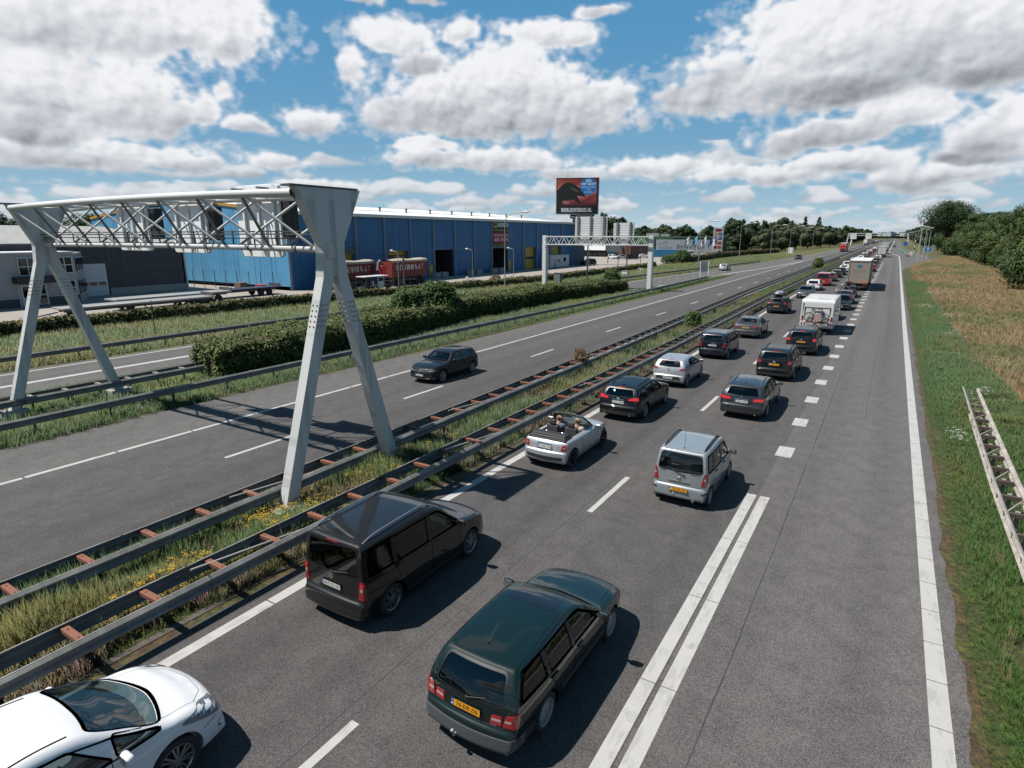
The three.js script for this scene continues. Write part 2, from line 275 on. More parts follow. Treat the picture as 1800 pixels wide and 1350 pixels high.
// ------------------------------------------------------------------ ground, carriageways, markings (X = metres right of the camera, Z = metres ahead)
structure('ground', uvXZ(new THREE.PlaneGeometry(9000, 9000, 1, 1).rotateX(-PI / 2).translate(0, -0.05, 0)), std(C(0.42, 0.47, 0.30), 1, 0, { map: soilTex }));
{
  const wear = (lanes) => (X, Z) => {
    let k = 1.03 + (X > -6.3 ? 0.05 : 0) + (X < -18.7 ? 0.04 : 0) + (fbm(X * 0.9 + 50, Z * 0.05, 4) - 0.5) * 0.36 + (fbm(X * 0.25, Z * 0.02 + 9, 3) - 0.5) * 0.28 + (fbm(X * 2.6 + 7, Z * 0.012, 3) - 0.5) * 0.22;
    for (const c of lanes) for (const s of [-0.85, 0.85]) { const d = (X - c - s + (fbm(Z * 0.03, c, 2) - 0.5) * 0.5) / 0.36; k -= 0.17 * Math.exp(-d * d); }
    return k;
  };
  // right carriageway: two traffic lanes and the open peak lane
  const rightEdge = poly1([[2.04, -6], [2.05, 120], [2.15, 160], [3.4, 178], [6.0, 205], [9.0, 228], [11.4, 245], [9.5, 300], [6, 380], [5, 500], [5, 1600]]);
  const main = structure('right_carriageway', [strip(-10.85, -2.5, -8, 130, 2.5, 34, 0, wear([-8.2, -4.4])), strip(-10.85, -2.5, 130, 1600, 12, 34, 0, wear([-8.2, -4.4]))], M.asphalt);
  structure('peak_lane', [strip(-2.5, rightEdge, -8, 130, 2.5, 16, 0, (X, Z) => 1.46 * wear([-0.5])(X, Z)), strip(-2.5, rightEdge, 130, 1600, 6, 16, 0, (X, Z) => 1.46 * wear([-0.5])(X, Z))], M.asphalt);
  structure('left_carriageway', [strip(-22.55, -14.75, -8, 130, 2.5, 34, 0, wear([-16.6, -20.5])), strip(-22.55, -14.75, 130, 1600, 12, 34, 0, wear([-16.6, -20.5]))], M.asphalt);
  const grassL = poly1([[-26.2, -8], [-26.3, 13], [-25.7, 28], [-25.4, 60], [-25.3, 90], [-25.7, 123], [-25.9, 126]]);
  const slipIn = poly1([[-34.9, -8], [-34.9, 20], [-32, 60], [-28.2, 95], [-26.4, 122], [-25.9, 126]]);
  const slipOut = poly1([[-41.3, -8], [-41.0, 24], [-39.6, 60], [-36.5, 95], [-34.6, 137], [-31.5, 180], [-28.2, 255], [-27.0, 480], [-27, 1600]]);
  structure('hard_shoulder', strip(grassL, -22.55, -8, 126, 3, 10, 0, (X, Z) => wear([])(X, Z)), M.asphaltOld);
  structure('slip_road', [strip(slipOut, slipIn, -8, 126, 3, 20, 0, (X, Z) => wear([-38.8])(X, Z) * 1.05), strip(slipOut, -22.55, 126, 1600, 8, 20, 0, (X, Z) => wear([-30])(X, Z) * 1.05)], M.asphaltOld);
  // markings: every painted piece is a child of the road it lies on
  const Y = 0.004;
  const dash = (parent, name, X, Z0, Z1, w, m = M.line) => structure(name, strip(X - w / 2, X + w / 2, Z0, Z1, 40, 1, Y), m, parent);
  const rl = poly1([[1.55, -8], [1.52, 60], [1.6, 120], [1.8, 200], [1.72, 268]]);
  for (let i = 0, Z = -3; Z < 268; i++) { const L = Z < 60 ? 1.19 : 30, e = Math.min(268, Z + L); structure('edge_line_block', strip((z) => rl(z) - 0.15, (z) => rl(z) + 0.15, Z, e - (Z < 60 ? 0.018 : 0), 3, 1, Y), M.line, main); Z = e; }
  structure('edge_line_bend', strip(poly1([[1.57, 268], [-0.95, 308]]), poly1([[1.87, 268], [-0.6, 309]]), 268, 308, 6, 1, Y), M.line, main);
  structure('edge_line_end', strip(poly1([[-0.95, 308], [-2.2, 340]]), poly1([[-0.6, 308], [-1.8, 340]]), 308, 340, 6, 1, Y), M.line, main);
  dash(main, 'edge_line_far', -2.0, 340, 1500, 0.35);
  for (let k = -1, Z = -2; Z < 500; k++) { const L = Z < 60 ? 4.4 : 40; dash(main, 'edge_line_block', -10.1, Z, Z + L - (Z < 60 ? 0.03 : 0), 0.26); Z += L; }
  for (let k = 0; k < 60; k++) { const Z = -9.07 + k * 11.6; dash(main, 'lane_dash', -6.24, Z, Z + 2.9, 0.16); }
  for (const [x, n] of [[-2.66, 0], [-2.3, 1]]) { let Z = -3; while (Z < 17.7) { const e = Math.min(17.75, Z + 2.93); dash(main, 'double_line_block', x, Z, e - 0.018, 0.26); Z = e; } }
  { const zs = []; for (let Z = 21.55; Z < 205; Z += 4.07) zs.push(Z); for (const Z of zs) dash(main, 'block_mark', -2.38, Z, Z + 1.15, 0.52); }
  // left carriageway
  for (let k = 0; k < 46; k++) { const Z = k < 2 ? [-0.5, 11.37][k] : 20.43 + (k - 2) * 11.87; dash(main, 'lane_dash', -18.62 + 0.2 * clamp(Z / 150), Z, Z + 2.95, 0.16); }
  { let Z = -4; while (Z < 500) { const L = Z < 80 ? 2.75 : 40; dash(main, 'edge_line_block', -22.38, Z, Z + L - (Z < 80 ? 0.07 : 0), 0.2); Z += L; } }
  dash(main, 'edge_line_far', -15.3, -6, 1200, 0.2);
  const si = poly1([[-37.3, -8], [-37.2, 21], [-34.2, 60], [-28.7, 95], [-27.4, 130], [-25.0, 155], [-23.1, 187], [-22.5, 200]]), so = poly1([[-40.7, -8], [-40.3, 24], [-38.6, 60], [-35.6, 105], [-34.0, 137], [-30.8, 180], [-27.4, 255], [-26.7, 480], [-26.7, 1200]]);
  for (let Z = -6; Z < 200; Z += 34) structure('slip_inner_line', strip((z) => si(z) - 0.22, (z) => si(z) + 0.22, Z, Math.min(200, Z + 34), 6, 1, Y), M.line, main);
  for (let Z = -6; Z < 700; Z += 60) structure('slip_edge_line', strip((z) => so(z) - 0.1, (z) => so(z) + 0.1, Z, Z + 60, 6, 1, Y), M.line, main);
  const sd = poly1([[-32.4, 98], [-32.0, 111], [-31.04, 128], [-30.06, 143], [-26.6, 190]]);
  for (let Z = 98.5; Z < 188; Z += 4.3) structure('slip_dash', strip((z) => sd(z) - 0.11, (z) => sd(z) + 0.11, Z, Z + 1.1, 3, 1, Y), M.line, main);
  // lengthwise joints and tar seams, grit along the edges
  const tar = std(C(0.022, 0.022, 0.022), 0.8), grit = std(C(0.34, 0.30, 0.27), 1, 0, { map: soilTex });
  for (const [x, z0, z1, w] of [[-1.62, 6, 120, 0.02], [-6.55, -4, 90, 0.014], [-10.45, -4, 160, 0.02], [-18.95, 2, 130, 0.016], [-0.15, 28, 64, 0.018]]) structure('road_seam', strip((Z) => x + (fbm(Z * 0.12, x * 3, 4) - 0.5) * 0.16 - w * vnoise(Z * 0.7, x), (Z) => x + (fbm(Z * 0.12, x * 3, 4) - 0.5) * 0.16 + w * vnoise(Z * 0.9 + 9, x), z0, z1, 0.5, 1, 0.003), tar, main);
  structure('edge_grit', [strip((Z) => 2.04 - 0.22 * Math.pow(fbm(Z * 0.7, 3, 4), 2) - 0.08 * vnoise(Z * 4, 1), 2.12, -6, 160, 0.3, 1, 0.003), strip(-10.92, (Z) => -10.80 + 0.20 * (fbm(Z * 0.45, 8, 4) - 0.3) + 0.06 * vnoise(Z * 3, 2), -6, 160, 0.3, 1, 0.003), strip((Z) => grassL(Z) - 0.1, (Z) => grassL(Z) + 0.12 + 0.35 * (fbm(Z * 0.4, 12, 4) - 0.3), -6, 122, 0.4, 1, 0.003)], grit, main);
  // kerb slabs and dirt strip along the median edge of the right carriageway
  const kerbMat = std(C(0.075, 0.068, 0.058), 0.95, 0, { map: concreteTex });
  const kerb = structure('median_kerb', box(0.16, 0.05, 420, -10.98, -0.005, -200), kerbMat);
  // median soil, verges, meadow
  structure('median_soil', strip(-14.8, -10.9, -8, 600, 20, 1, -0.012), std(C(0.36, 0.34, 0.24), 1, 0, { map: soilTex }));
  structure('green_verge', strip(2.0, (Z) => VEDGE(Z) + 0.5 + 0.8 * (fbm(Z * 0.12, 4, 3) - 0.5), -8, 172, 2, 1, -0.016), std(C(0.24, 0.33, 0.15), 1, 0, { map: soilTex }));
  structure('dry_meadow', sheet([[3.5, 30], [3.3, 60], [3, 100], [2.3, 164], [3.5, 179.5], [6.1, 206.5], [9.1, 229.5], [11.5, 246], [30, 330], [60, 330], [60, 20], [7.5, 20]], -0.024), std(C(0.66, 0.56, 0.40), 1, 0, { map: strawTex }));
  structure('left_verge', sheet([[-26.1, -8], [-26.1, 30], [-25.5, 60], [-25.3, 92], [-26.1, 121], [-28.6, 92], [-32.4, 60], [-35, 20], [-35, -8]], -0.016), std(C(0.40, 0.54, 0.27), 1, 0, { map: soilTex }));
  structure('slip_verge', sheet([[-41.1, -8], [-40.8, 24], [-39.5, 60], [-36.4, 95], [-34.5, 137], [-31.4, 180], [-28.1, 255], [-27, 480], [-60, 480], [-58, 240], [-50, 145], [-48.4, 120], [-52, 66], [-55, 50], [-56, 20], [-56, -8]], -0.02), std(C(0.50, 0.56, 0.28), 1, 0, { map: soilTex }));
}
// yard and parking ground in front of the halls
{
  const pave = dataTex(512, (u, v, x, y) => { const bx = Math.floor(u * 24 + (Math.floor(v * 48) % 2) * 0.5), by = Math.floor(v * 48); const k = (0.82 + 0.22 * (hash2(bx % 24, by) - 0.5) + 0.25 * (tfbm(u, v, 6, 4, 12) - 0.5) + 0.1 * (grain[y * 1024 + x] - 0.5)) * 255; return [k, k * 0.93, k * 0.88].map((c) => clamp(c, 0, 255)); }, false, 0.2);
  structure('paved_yard', sheet([[-56.4, -20], [-56.2, 26], [-54.6, 52], [-51.6, 66], [-49.2, 83], [-48.4, 110], [-48.6, 132], [-50.5, 146], [-56, 190], [-58, 240], [-112, 290], [-112, 150], [-126, 54], [-126, -20]], -0.008), std(C(0.26, 0.245, 0.23), 0.95, 0, { map: pave }));
}

// ------------------------------------------------------------------ car builder
// A body is lofted from stations along its centre-line profile; windows are cut out of it, panes, lamps and trim follow its surface.
const evaluator = new Evaluator(); evaluator.attributes = ['position', 'normal']; evaluator.useGroups = false;
function curve1(pts) {                                       // monotone-ish cubic through [t, a, b, ...] rows
  const n = pts.length, w = pts[0].length, tan = pts.map((p, i) => p.map((_, k) => {
    if (!k) return 0; const a = pts[Math.max(0, i - 1)], b = pts[Math.min(n - 1, i + 1)];
    const l = i ? (p[k] - a[k]) / Math.max(1e-6, p[0] - a[0]) : null, r = i < n - 1 ? (b[k] - p[k]) / Math.max(1e-6, b[0] - p[0]) : null;
    if (l === null) return r; if (r === null) return l; if (l * r <= 0) return 0;
    return (2 * l * r) / (l + r);
  }));
  return (t, k = 1) => {
    if (t <= pts[0][0]) return pts[0][k]; if (t >= pts[n - 1][0]) return pts[n - 1][k];
    let i = 1; while (pts[i][0] < t) i++;
    const p = pts[i - 1], q = pts[i], h = q[0] - p[0], u = (t - p[0]) / h, u2 = u * u, u3 = u2 * u;
    return p[k] * (2 * u3 - 3 * u2 + 1) + tan[i - 1][k] * h * (u3 - 2 * u2 + u) + q[k] * (3 * u2 - 2 * u3) + tan[i][k] * h * (u3 - u2);
  };
}
function loftBody(sp, o = {}) {
  const L = sp.L, top = curve1(sp.profile), plan = curve1(sp.plan ?? [[0, 0.80], [0.25, 0.90], [0.75, 0.97], [1.4, 1], [L - 1.3, 1], [L - 0.6, 0.975], [L - 0.15, 0.93], [L, 0.88]]);
  const bow = curve1(sp.bow ?? [[0, 0.20], [0.7, 0.10], [sp.cowl, 0.13], [sp.roof0, 0.06], [sp.roof0 + 0.6, 0], [L - 1.2, 0], [L - 0.5, -0.05], [L - 0.1, -0.11], [L, -0.13]]);
  const sec = curve1([[0.12, 0.90], [0.24, 0.955], [0.42, 0.99], [0.62, 1], [sp.belt - 0.12, 0.99], [sp.belt, 0.965], [sp.belt + 0.08, 0.945], [sp.H, sp.roofW ?? 0.74]]);
  const inset = o.inset ?? 0, rTop = sp.r ?? 0.12;
  // stations: dense where the profile is steep
  let ss = [];
  for (let i = 1; i < sp.profile.length; i++) { const a = sp.profile[i - 1], b = sp.profile[i], d = Math.hypot(b[0] - a[0], b[1] - a[1]), n = Math.max(1, Math.ceil(d / 0.055)); for (let k = 0; k < n; k++) ss.push(lerp(a[0], b[0], k / n)); }
  ss.push(L);
  let Hs = top;
  if (o.cabin) { ss = ss.filter((s) => s > o.cabin[0] && s < o.cabin[1]); Hs = (s) => Math.min(top(s - 0.07), top(s), top(s + 0.08)) - 0.055; ss = ss.filter((s) => Hs(s) > o.floor + 0.12); }
  const nS = 15, nA = 6, nT = 7, half = nS + nA + nT, rows = [];
  for (const s of ss) {
    const H = Hs(s), y0 = o.floor ?? lerp(sp.sill ?? 0.19, 0.25, Math.max(sstep(0.7, 0, s), sstep(L - 0.8, L, s))), P = plan(s) * sp.W / 2;
    const hh = H - y0, r = Math.min(rTop, hh * 0.45), row = [], ys = H - r, wAt = (y) => P * sec(clamp(y, 0.12, sp.H)) - inset;
    const xs = wAt(ys), slope = (wAt(ys + 0.01) - wAt(ys - 0.01)) / 0.02, rx = Math.min(r * 1.25, xs * 0.5), bz = bow(s);
    for (let j = 0; j < nS; j++) { const y = lerp(y0, ys, j / nS); row.push([wAt(y), y]); }
    for (let j = 0; j <= nA; j++) { const a = (j / nA) * PI / 2, sn = Math.sin(a), cs = 1 - Math.cos(a); row.push([xs + slope * r * sn * (1 - j / nA) - rx * cs, ys + r * 0.86 * sn]); }
    const xe = row[row.length - 1][0], ye = row[row.length - 1][1], up = r * 0.14;
    for (let j = 1; j <= nT; j++) { const t = j / nT; row.push([xe * (1 - t), ye + up * (1 - (1 - t) * (1 - t))]); }
    rows.push(row.map(([x, y]) => { const q = Math.abs(x) / (sp.W / 2); return [x, y, s - L / 2 + bz * q * q]; }));
  }
  const m = rows[0].length, ring = 2 * m - 1, pos = [], idx = [];
  for (const row of rows) { for (let j = 0; j < m; j++) pos.push(-row[j][0], row[j][1], row[j][2]); for (let j = m - 2; j >= 0; j--) pos.push(row[j][0], row[j][1], row[j][2]); }
  const N = rows.length;
  for (let i = 0; i < N - 1; i++) for (let j = 0; j < ring; j++) { const j2 = (j + 1) % ring, a = i * ring + j, b = i * ring + j2, c = a + ring, d = b + ring; idx.push(a, c, b, b, c, d); }
  for (const [i, f] of [[0, 0], [N - 1, 1]]) {                // end caps
    const c = pos.length / 3; let y = 0, z = 0; for (let j = 0; j < ring; j++) { y += pos[(i * ring + j) * 3 + 1]; z += pos[(i * ring + j) * 3 + 2]; } pos.push(0, y / ring, z / ring);
    for (let j = 0; j < ring; j++) { const a = i * ring + j, b = i * ring + (j + 1) % ring; f ? idx.push(c, b, a) : idx.push(c, a, b); }
  }
  const g = new THREE.BufferGeometry(); g.setAttribute('position', new THREE.Float32BufferAttribute(pos, 3)); g.setIndex(idx);
  g.computeVertexNormals();
  return g;
}
class Skin {                                                  // ray lookups on the uncut outer surface
  constructor(geo) { this.g = geo; this.bvh = new MeshBVH(geo); this.ray = new THREE.Ray(); this.n = geo.attributes.normal; this.idx = geo.index; }
  hit(o, d) {
    this.ray.origin.copy(o); this.ray.direction.copy(d);
    const h = this.bvh.raycastFirst(this.ray, THREE.DoubleSide); if (!h) return null;
    const a = this.idx.getX(h.faceIndex * 3), b = this.idx.getX(h.faceIndex * 3 + 1), c = this.idx.getX(h.faceIndex * 3 + 2), P = this.g.attributes.position;
    const va = v3(P.getX(a), P.getY(a), P.getZ(a)), vb = v3(P.getX(b), P.getY(b), P.getZ(b)), vc = v3(P.getX(c), P.getY(c), P.getZ(c)), w = new V3();
    THREE.Triangle.getBarycoord(h.point, va, vb, vc, w);
    const n = v3(0, 0, 0); [[a, w?.x ?? 1], [b, w?.y ?? 0], [c, w?.z ?? 0]].forEach(([i, k]) => n.addScaledVector(v3(this.n.getX(i), this.n.getY(i), this.n.getZ(i)), k));
    return { p: h.point.clone(), n: n.normalize() };
  }
  // view 'R'/'L': (z, y) seen from a side; 'B'/'F': (x, y) seen from the rear / front; 'T': (x, z) seen from above
  at(view, a, b) {
    const D = { R: [v3(9, b, a), v3(-1, 0, 0)], L: [v3(-9, b, a), v3(1, 0, 0)], B: [v3(a, b, 9), v3(0, 0, -1)], F: [v3(a, b, -9), v3(0, 0, 1)], T: [v3(a, 9, b), v3(0, -1, 0)] }[view];
    let h = this.hit(D[0], D[1]);
    if (this.deep && (view === 'B' || view === 'F')) {        // lamps wrap the corner only so far along the side
      const lim = this.half - this.deep; let x = a, k = 0;
      while (k++ < 40 && (!h || (view === 'B' ? h.p.z : -h.p.z) < lim)) { x -= Math.sign(a) * 0.006; h = this.hit(D[0].setX(x), D[1]); }
    }
    return h;
  }
}
const clipHalf = (poly, nx, ny, d) => { const out = []; for (let i = 0; i < poly.length; i++) { const p = poly[i], q = poly[(i + 1) % poly.length], dp = p[0] * nx + p[1] * ny - d, dq = q[0] * nx + q[1] * ny - d; if (dp <= 0) out.push(p); if ((dp < 0 && dq > 0) || (dp > 0 && dq < 0)) { const t = dp / (dp - dq); out.push([lerp(p[0], q[0], t), lerp(p[1], q[1], t)]); } } return out; };
function roundPoly(poly, r, n = 4) {                          // rounds the corners of a polygon
  const out = [];
  for (let i = 0; i < poly.length; i++) {
    const p = poly[(i + poly.length - 1) % poly.length], c = poly[i], q = poly[(i + 1) % poly.length];
    const l1 = Math.hypot(p[0] - c[0], p[1] - c[1]), l2 = Math.hypot(q[0] - c[0], q[1] - c[1]), k = Math.min(r, l1 * 0.45, l2 * 0.45);
    const a = [lerp(c[0], p[0], k / l1), lerp(c[1], p[1], k / l1)], b = [lerp(c[0], q[0], k / l2), lerp(c[1], q[1], k / l2)];
    for (let j = 0; j <= n; j++) { const t = j / n, u = 1 - t; out.push([u * u * a[0] + 2 * u * t * c[0] + t * t * b[0], u * u * a[1] + 2 * u * t * c[1] + t * t * b[1]]); }
  }
  return out;
}
const dense = (poly, step, closed = true) => { const out = [], n = closed ? poly.length : poly.length - 1; for (let i = 0; i < n; i++) { const p = poly[i], q = poly[(i + 1) % poly.length], k = Math.max(1, Math.ceil(Math.hypot(q[0] - p[0], q[1] - p[1]) / step)); for (let j = 0; j < k; j++) out.push([lerp(p[0], q[0], j / k), lerp(p[1], q[1], j / k)]); } if (!closed) out.push(poly[poly.length - 1]); return out; };
const grow = (poly, d) => { // offsets a polygon outwards
  let A = 0; for (let i = 0; i < poly.length; i++) { const p = poly[i], q = poly[(i + 1) % poly.length]; A += p[0] * q[1] - q[0] * p[1]; }
  const s = A > 0 ? 1 : -1; return poly.map((c, i) => { const p = poly[(i + poly.length - 1) % poly.length], q = poly[(i + 1) % poly.length]; let tx = q[0] - p[0], ty = q[1] - p[1]; const l = Math.hypot(tx, ty) || 1; return [c[0] + (s * ty / l) * d, c[1] - (s * tx / l) * d]; });
};
// a sheet cut to a polygon in a view plane and laid on the skin at a height `off` above it, with an edge turned in by `lip`
function patch(skin, view, poly, off = 0.003, lip = 0.006, cell = 0.09) {
  const xs = poly.map((p) => p[0]), ys = poly.map((p) => p[1]), x0 = Math.min(...xs), x1 = Math.max(...xs), y0 = Math.min(...ys), y1 = Math.max(...ys);
  const pos = [], nor = [], idx = [], nx = Math.max(1, Math.ceil((x1 - x0) / cell)), ny = Math.max(1, Math.ceil((y1 - y0) / cell)), cache = new Map();
  const put = (a, b, h) => { const key = a.toFixed(4) + ',' + b.toFixed(4) + ',' + h; if (cache.has(key)) return cache.get(key); const q = skin.at(view, a, b); if (!q) { cache.set(key, -1); return -1; } const k = pos.length / 3; pos.push(q.p.x + q.n.x * h, q.p.y + q.n.y * h, q.p.z + q.n.z * h); nor.push(q.n.x, q.n.y, q.n.z); cache.set(key, k); return k; };
  for (let i = 0; i < nx; i++) for (let j = 0; j < ny; j++) {
    let p = poly; const a = lerp(x0, x1, i / nx), b = lerp(x0, x1, (i + 1) / nx), c = lerp(y0, y1, j / ny), d = lerp(y0, y1, (j + 1) / ny);
    p = clipHalf(p, -1, 0, -a); if (p.length > 2) p = clipHalf(p, 1, 0, b); if (p.length > 2) p = clipHalf(p, 0, -1, -c); if (p.length > 2) p = clipHalf(p, 0, 1, d); if (p.length < 3) continue;
    const tri = THREE.ShapeUtils.triangulateShape(p.map((q) => new THREE.Vector2(q[0], q[1])), []), id = p.map((q) => put(q[0], q[1], off));
    for (const t of tri) if (t.every((k) => id[k] >= 0)) idx.push(id[t[0]], id[t[1]], id[t[2]]);
  }
  if (lip) { const ring = dense(poly, cell), n = ring.length, e0 = [], e1 = [], hs = ring.map((q) => skin.at(view, q[0], q[1])), cen = v3(0, 0, 0); let hn = 0; for (const h of hs) if (h) { cen.add(h.p); hn++; } cen.divideScalar(hn || 1); for (let qi = 0; qi < n; qi++) { const h = hs[qi], hp = hs[(qi + n - 1) % n] ?? h, hx = hs[(qi + 1) % n] ?? h; if (!h) { e0.push(-1); e1.push(-1); continue; } const ln = hx.p.clone().sub(hp.p).cross(h.n).normalize(); if (ln.dot(h.p.clone().sub(cen)) < 0) ln.negate(); for (const [arr, o] of [[e0, off], [e1, off - lip]]) { arr.push(pos.length / 3); pos.push(h.p.x + h.n.x * o, h.p.y + h.n.y * o, h.p.z + h.n.z * o); nor.push(ln.x, ln.y, ln.z); } }
    for (let i = 0; i < n; i++) { const j = (i + 1) % n; if (e0[i] < 0 || e0[j] < 0) continue; idx.push(e0[i], e1[i], e0[j], e0[j], e1[i], e1[j]); } }
  // wind every face along its normal
  for (let i = 0; i < idx.length; i += 3) { const [a, b, c] = [idx[i], idx[i + 1], idx[i + 2]], A = v3(...pos.slice(a * 3, a * 3 + 3)), B = v3(...pos.slice(b * 3, b * 3 + 3)), D = v3(...pos.slice(c * 3, c * 3 + 3)); const n = B.sub(A).cross(D.sub(A)); if (n.x * nor[a * 3] + n.y * nor[a * 3 + 1] + n.z * nor[a * 3 + 2] < 0) { idx[i + 1] = c; idx[i + 2] = b; } }
  const g = new THREE.BufferGeometry(); g.setAttribute('position', new THREE.Float32BufferAttribute(pos, 3)); g.setAttribute('normal', new THREE.Float32BufferAttribute(nor, 3)); g.setIndex(idx); return g;
}
// a flat ribbon along a line on the skin
function ribbon(skin, view, line, w, off = 0.002, closed = false) {
  const pts = dense(line, 0.07, closed), pos = [], nor = [], idx = [], ok = [], n = pts.length;
  for (let i = 0; i < n; i++) {
    const p = closed ? pts[(i + n - 1) % n] : pts[Math.max(0, i - 1)], q = closed ? pts[(i + 1) % n] : pts[Math.min(n - 1, i + 1)], l = Math.hypot(q[0] - p[0], q[1] - p[1]) || 1, ox = (-(q[1] - p[1]) / l) * w / 2, oy = ((q[0] - p[0]) / l) * w / 2;
    const A = skin.at(view, pts[i][0] + ox, pts[i][1] + oy), B = skin.at(view, pts[i][0] - ox, pts[i][1] - oy); ok.push(A && B && A.p.distanceTo(B.p) < w * 6 + 0.05);
    for (const h of [A, B]) { if (h) { pos.push(h.p.x + h.n.x * off, h.p.y + h.n.y * off, h.p.z + h.n.z * off); nor.push(h.n.x, h.n.y, h.n.z); } else { pos.push(0, 0, 0); nor.push(0, 1, 0); } }
  }
  for (let i = 0; i < (closed ? n : n - 1); i++) { const j = (i + 1) % n; if (ok[i] && ok[j]) idx.push(2 * i, 2 * i + 1, 2 * j, 2 * j, 2 * i + 1, 2 * j + 1); }
  const g = new THREE.BufferGeometry(); g.setAttribute('position', new THREE.Float32BufferAttribute(pos, 3)); g.setAttribute('normal', new THREE.Float32BufferAttribute(nor, 3)); g.setIndex(idx); return g;
}
const LATHE = {};
function wheelParts(r, w, style, n) {
  const key = [r, w, style, n].join(); if (LATHE[key]) return LATHE[key];
  const ri = r * (style === 'steel' ? 0.66 : 0.70), hw = w / 2;
  const tyre = new THREE.LatheGeometry([[ri, -hw * 0.8], [r * 0.88, -hw], [r * 0.97, -hw * 0.86], [r, -hw * 0.5], [r, hw * 0.5], [r * 0.97, hw * 0.86], [r * 0.88, hw], [ri, hw * 0.8], [ri * 0.97, hw * 0.3]].map((p) => new THREE.Vector2(p[0], p[1])), 28).rotateZ(-PI / 2);
  const parts = [new THREE.LatheGeometry([[ri * 0.9, hw * 0.1], [ri * 0.93, hw * 0.72], [ri * 1.02, hw * 0.86], [ri * 1.02, hw * 0.70], [ri * 0.96, hw * 0.1]].map((p) => new THREE.Vector2(p[0], p[1])), 28).rotateZ(-PI / 2)];
  if (style === 'cover') { // plastic wheel trim with slots
    parts.push(new THREE.LatheGeometry([[0.001, hw * 0.72], [ri * 0.45, hw * 0.74], [ri * 0.72, hw * 0.60]].map((p) => new THREE.Vector2(p[0], p[1])), 28).rotateZ(-PI / 2));
    for (let i = 0; i < n; i++) { const a = (i / n) * 2 * PI; parts.push(box(0.012, ri * 0.30, (2 * PI * ri / n) * 0.42, hw * 0.64, ri * 0.82, 0).rotateX(a)); }
  } else {
    for (let i = 0; i < n; i++) { const a = (i / n) * 2 * PI; const tw = style === 'twin' ? [-0.05, 0.05] : [0]; for (const t of tw) parts.push(box(0.03, ri * 0.86, style === 'twin' ? 0.026 : ri * 0.16, hw * 0.62, ri * 0.52, 0).rotateX(a + t * 3.2)); }
    parts.push(cyl(ri * 0.22, ri * 0.2, 0.05, 0, 0, 0, 14).rotateZ(-PI / 2).translate(hw * 0.66, 0, 0));
  }
  const disc = cyl(ri * 0.94, ri * 0.94, 0.02, 0, 0, 0, 24).rotateZ(PI / 2).translate(-hw * 0.1, 0, 0);
  return (LATHE[key] = [tyre, merge(parts), disc]);
}
const wheelBack = std(C(0.01, 0.01, 0.01), 0.8);
function addWheel(car, x, z, r, w, style, n, rimMat) {
  const g = new THREE.Group(); g.name = 'wheel'; g.position.set(x, r, z); if (x < 0) g.rotation.y = PI; g.rotation.x = 0; car.add(g);
  const [t, rim, d] = wheelParts(r, w, style, n); part('tyre', t, M.rubber, g); part('rim', rim, rimMat, g); part('brake_disc', d, wheelBack, g);
}
const plateCache = {};
function plateMat(text, yellow) {
  const k = text + yellow; if (plateCache[k]) return plateCache[k];
  const t = canvasTex(256, 56, (c, w, h) => { c.fillStyle = yellow ? '#e09a12' : '#d8d8d2'; c.fillRect(0, 0, w, h); c.fillStyle = '#1a4a9c'; c.fillRect(0, 0, 26, h); c.fillStyle = '#e8d040'; c.fillRect(8, 10, 10, 8); c.fillStyle = '#fff'; c.font = 'bold 16px sans-serif'; c.fillText(yellow ? 'NL' : 'D', yellow ? 3 : 7, 46); c.fillStyle = '#15130f'; c.font = 'bold 44px sans-serif'; c.textAlign = 'center'; c.fillText(text, 141, 45, 212); c.strokeStyle = '#111'; c.lineWidth = 3; c.strokeRect(1, 1, w - 2, h - 2); });
  return (plateCache[k] = std(C(0.62, 0.62, 0.62), 0.45, 0, { map: t }));
}
function addPlate(car, skin, view, y, text, yellow, w = 0.52, h = 0.112, x = 0) {
  const q = skin.at(view, x, y); if (!q) return; const s = view === 'B' ? 1 : -1;
  const g = new THREE.BoxGeometry(w, h, 0.012), uv = g.attributes.uv; for (let i = 0; i < uv.count; i++) { const f = Math.floor(i / 4); if (f !== 4) uv.setXY(i, 0.5, 0.02); }
  const m = part('number_plate', g, plateMat(text, yellow), car); m.position.set(q.p.x + 0, q.p.y + q.n.y * 0.015, q.p.z + s * 0.022); m.rotation.set(-s * Math.asin(clamp(q.n.y, -0.5, 0.6)) * 1, view === 'B' ? 0 : PI, 0, 'YXZ');
  if (view === 'F') m.rotation.x = -Math.asin(clamp(q.n.y, -0.5, 0.6));
}
function person(parent, name, x, y, z, shirt, hair, opts = {}) { return null; }
const badgeFont = await new FontLoader().loadAsync('fonts/droid/droid_sans_bold.typeface.json');
function onSkin(m, skin, v, x, y, off) { const q = skin.at(v, x, y); if (!q) return; m.position.copy(q.p).addScaledVector(q.n, off); m.lookAt(m.position.clone().add(q.n)); }
function addBadge(car, skin, x, y, txt, size) { const g = new TextGeometry(txt, { font: badgeFont, size, depth: 0.004, curveSegments: 2 }); g.computeBoundingBox(); g.translate(-(g.boundingBox.max.x + g.boundingBox.min.x) / 2, 0, 0); onSkin(part('badge', g, M.chrome, car), skin, 'B', x, y, 0.004); }
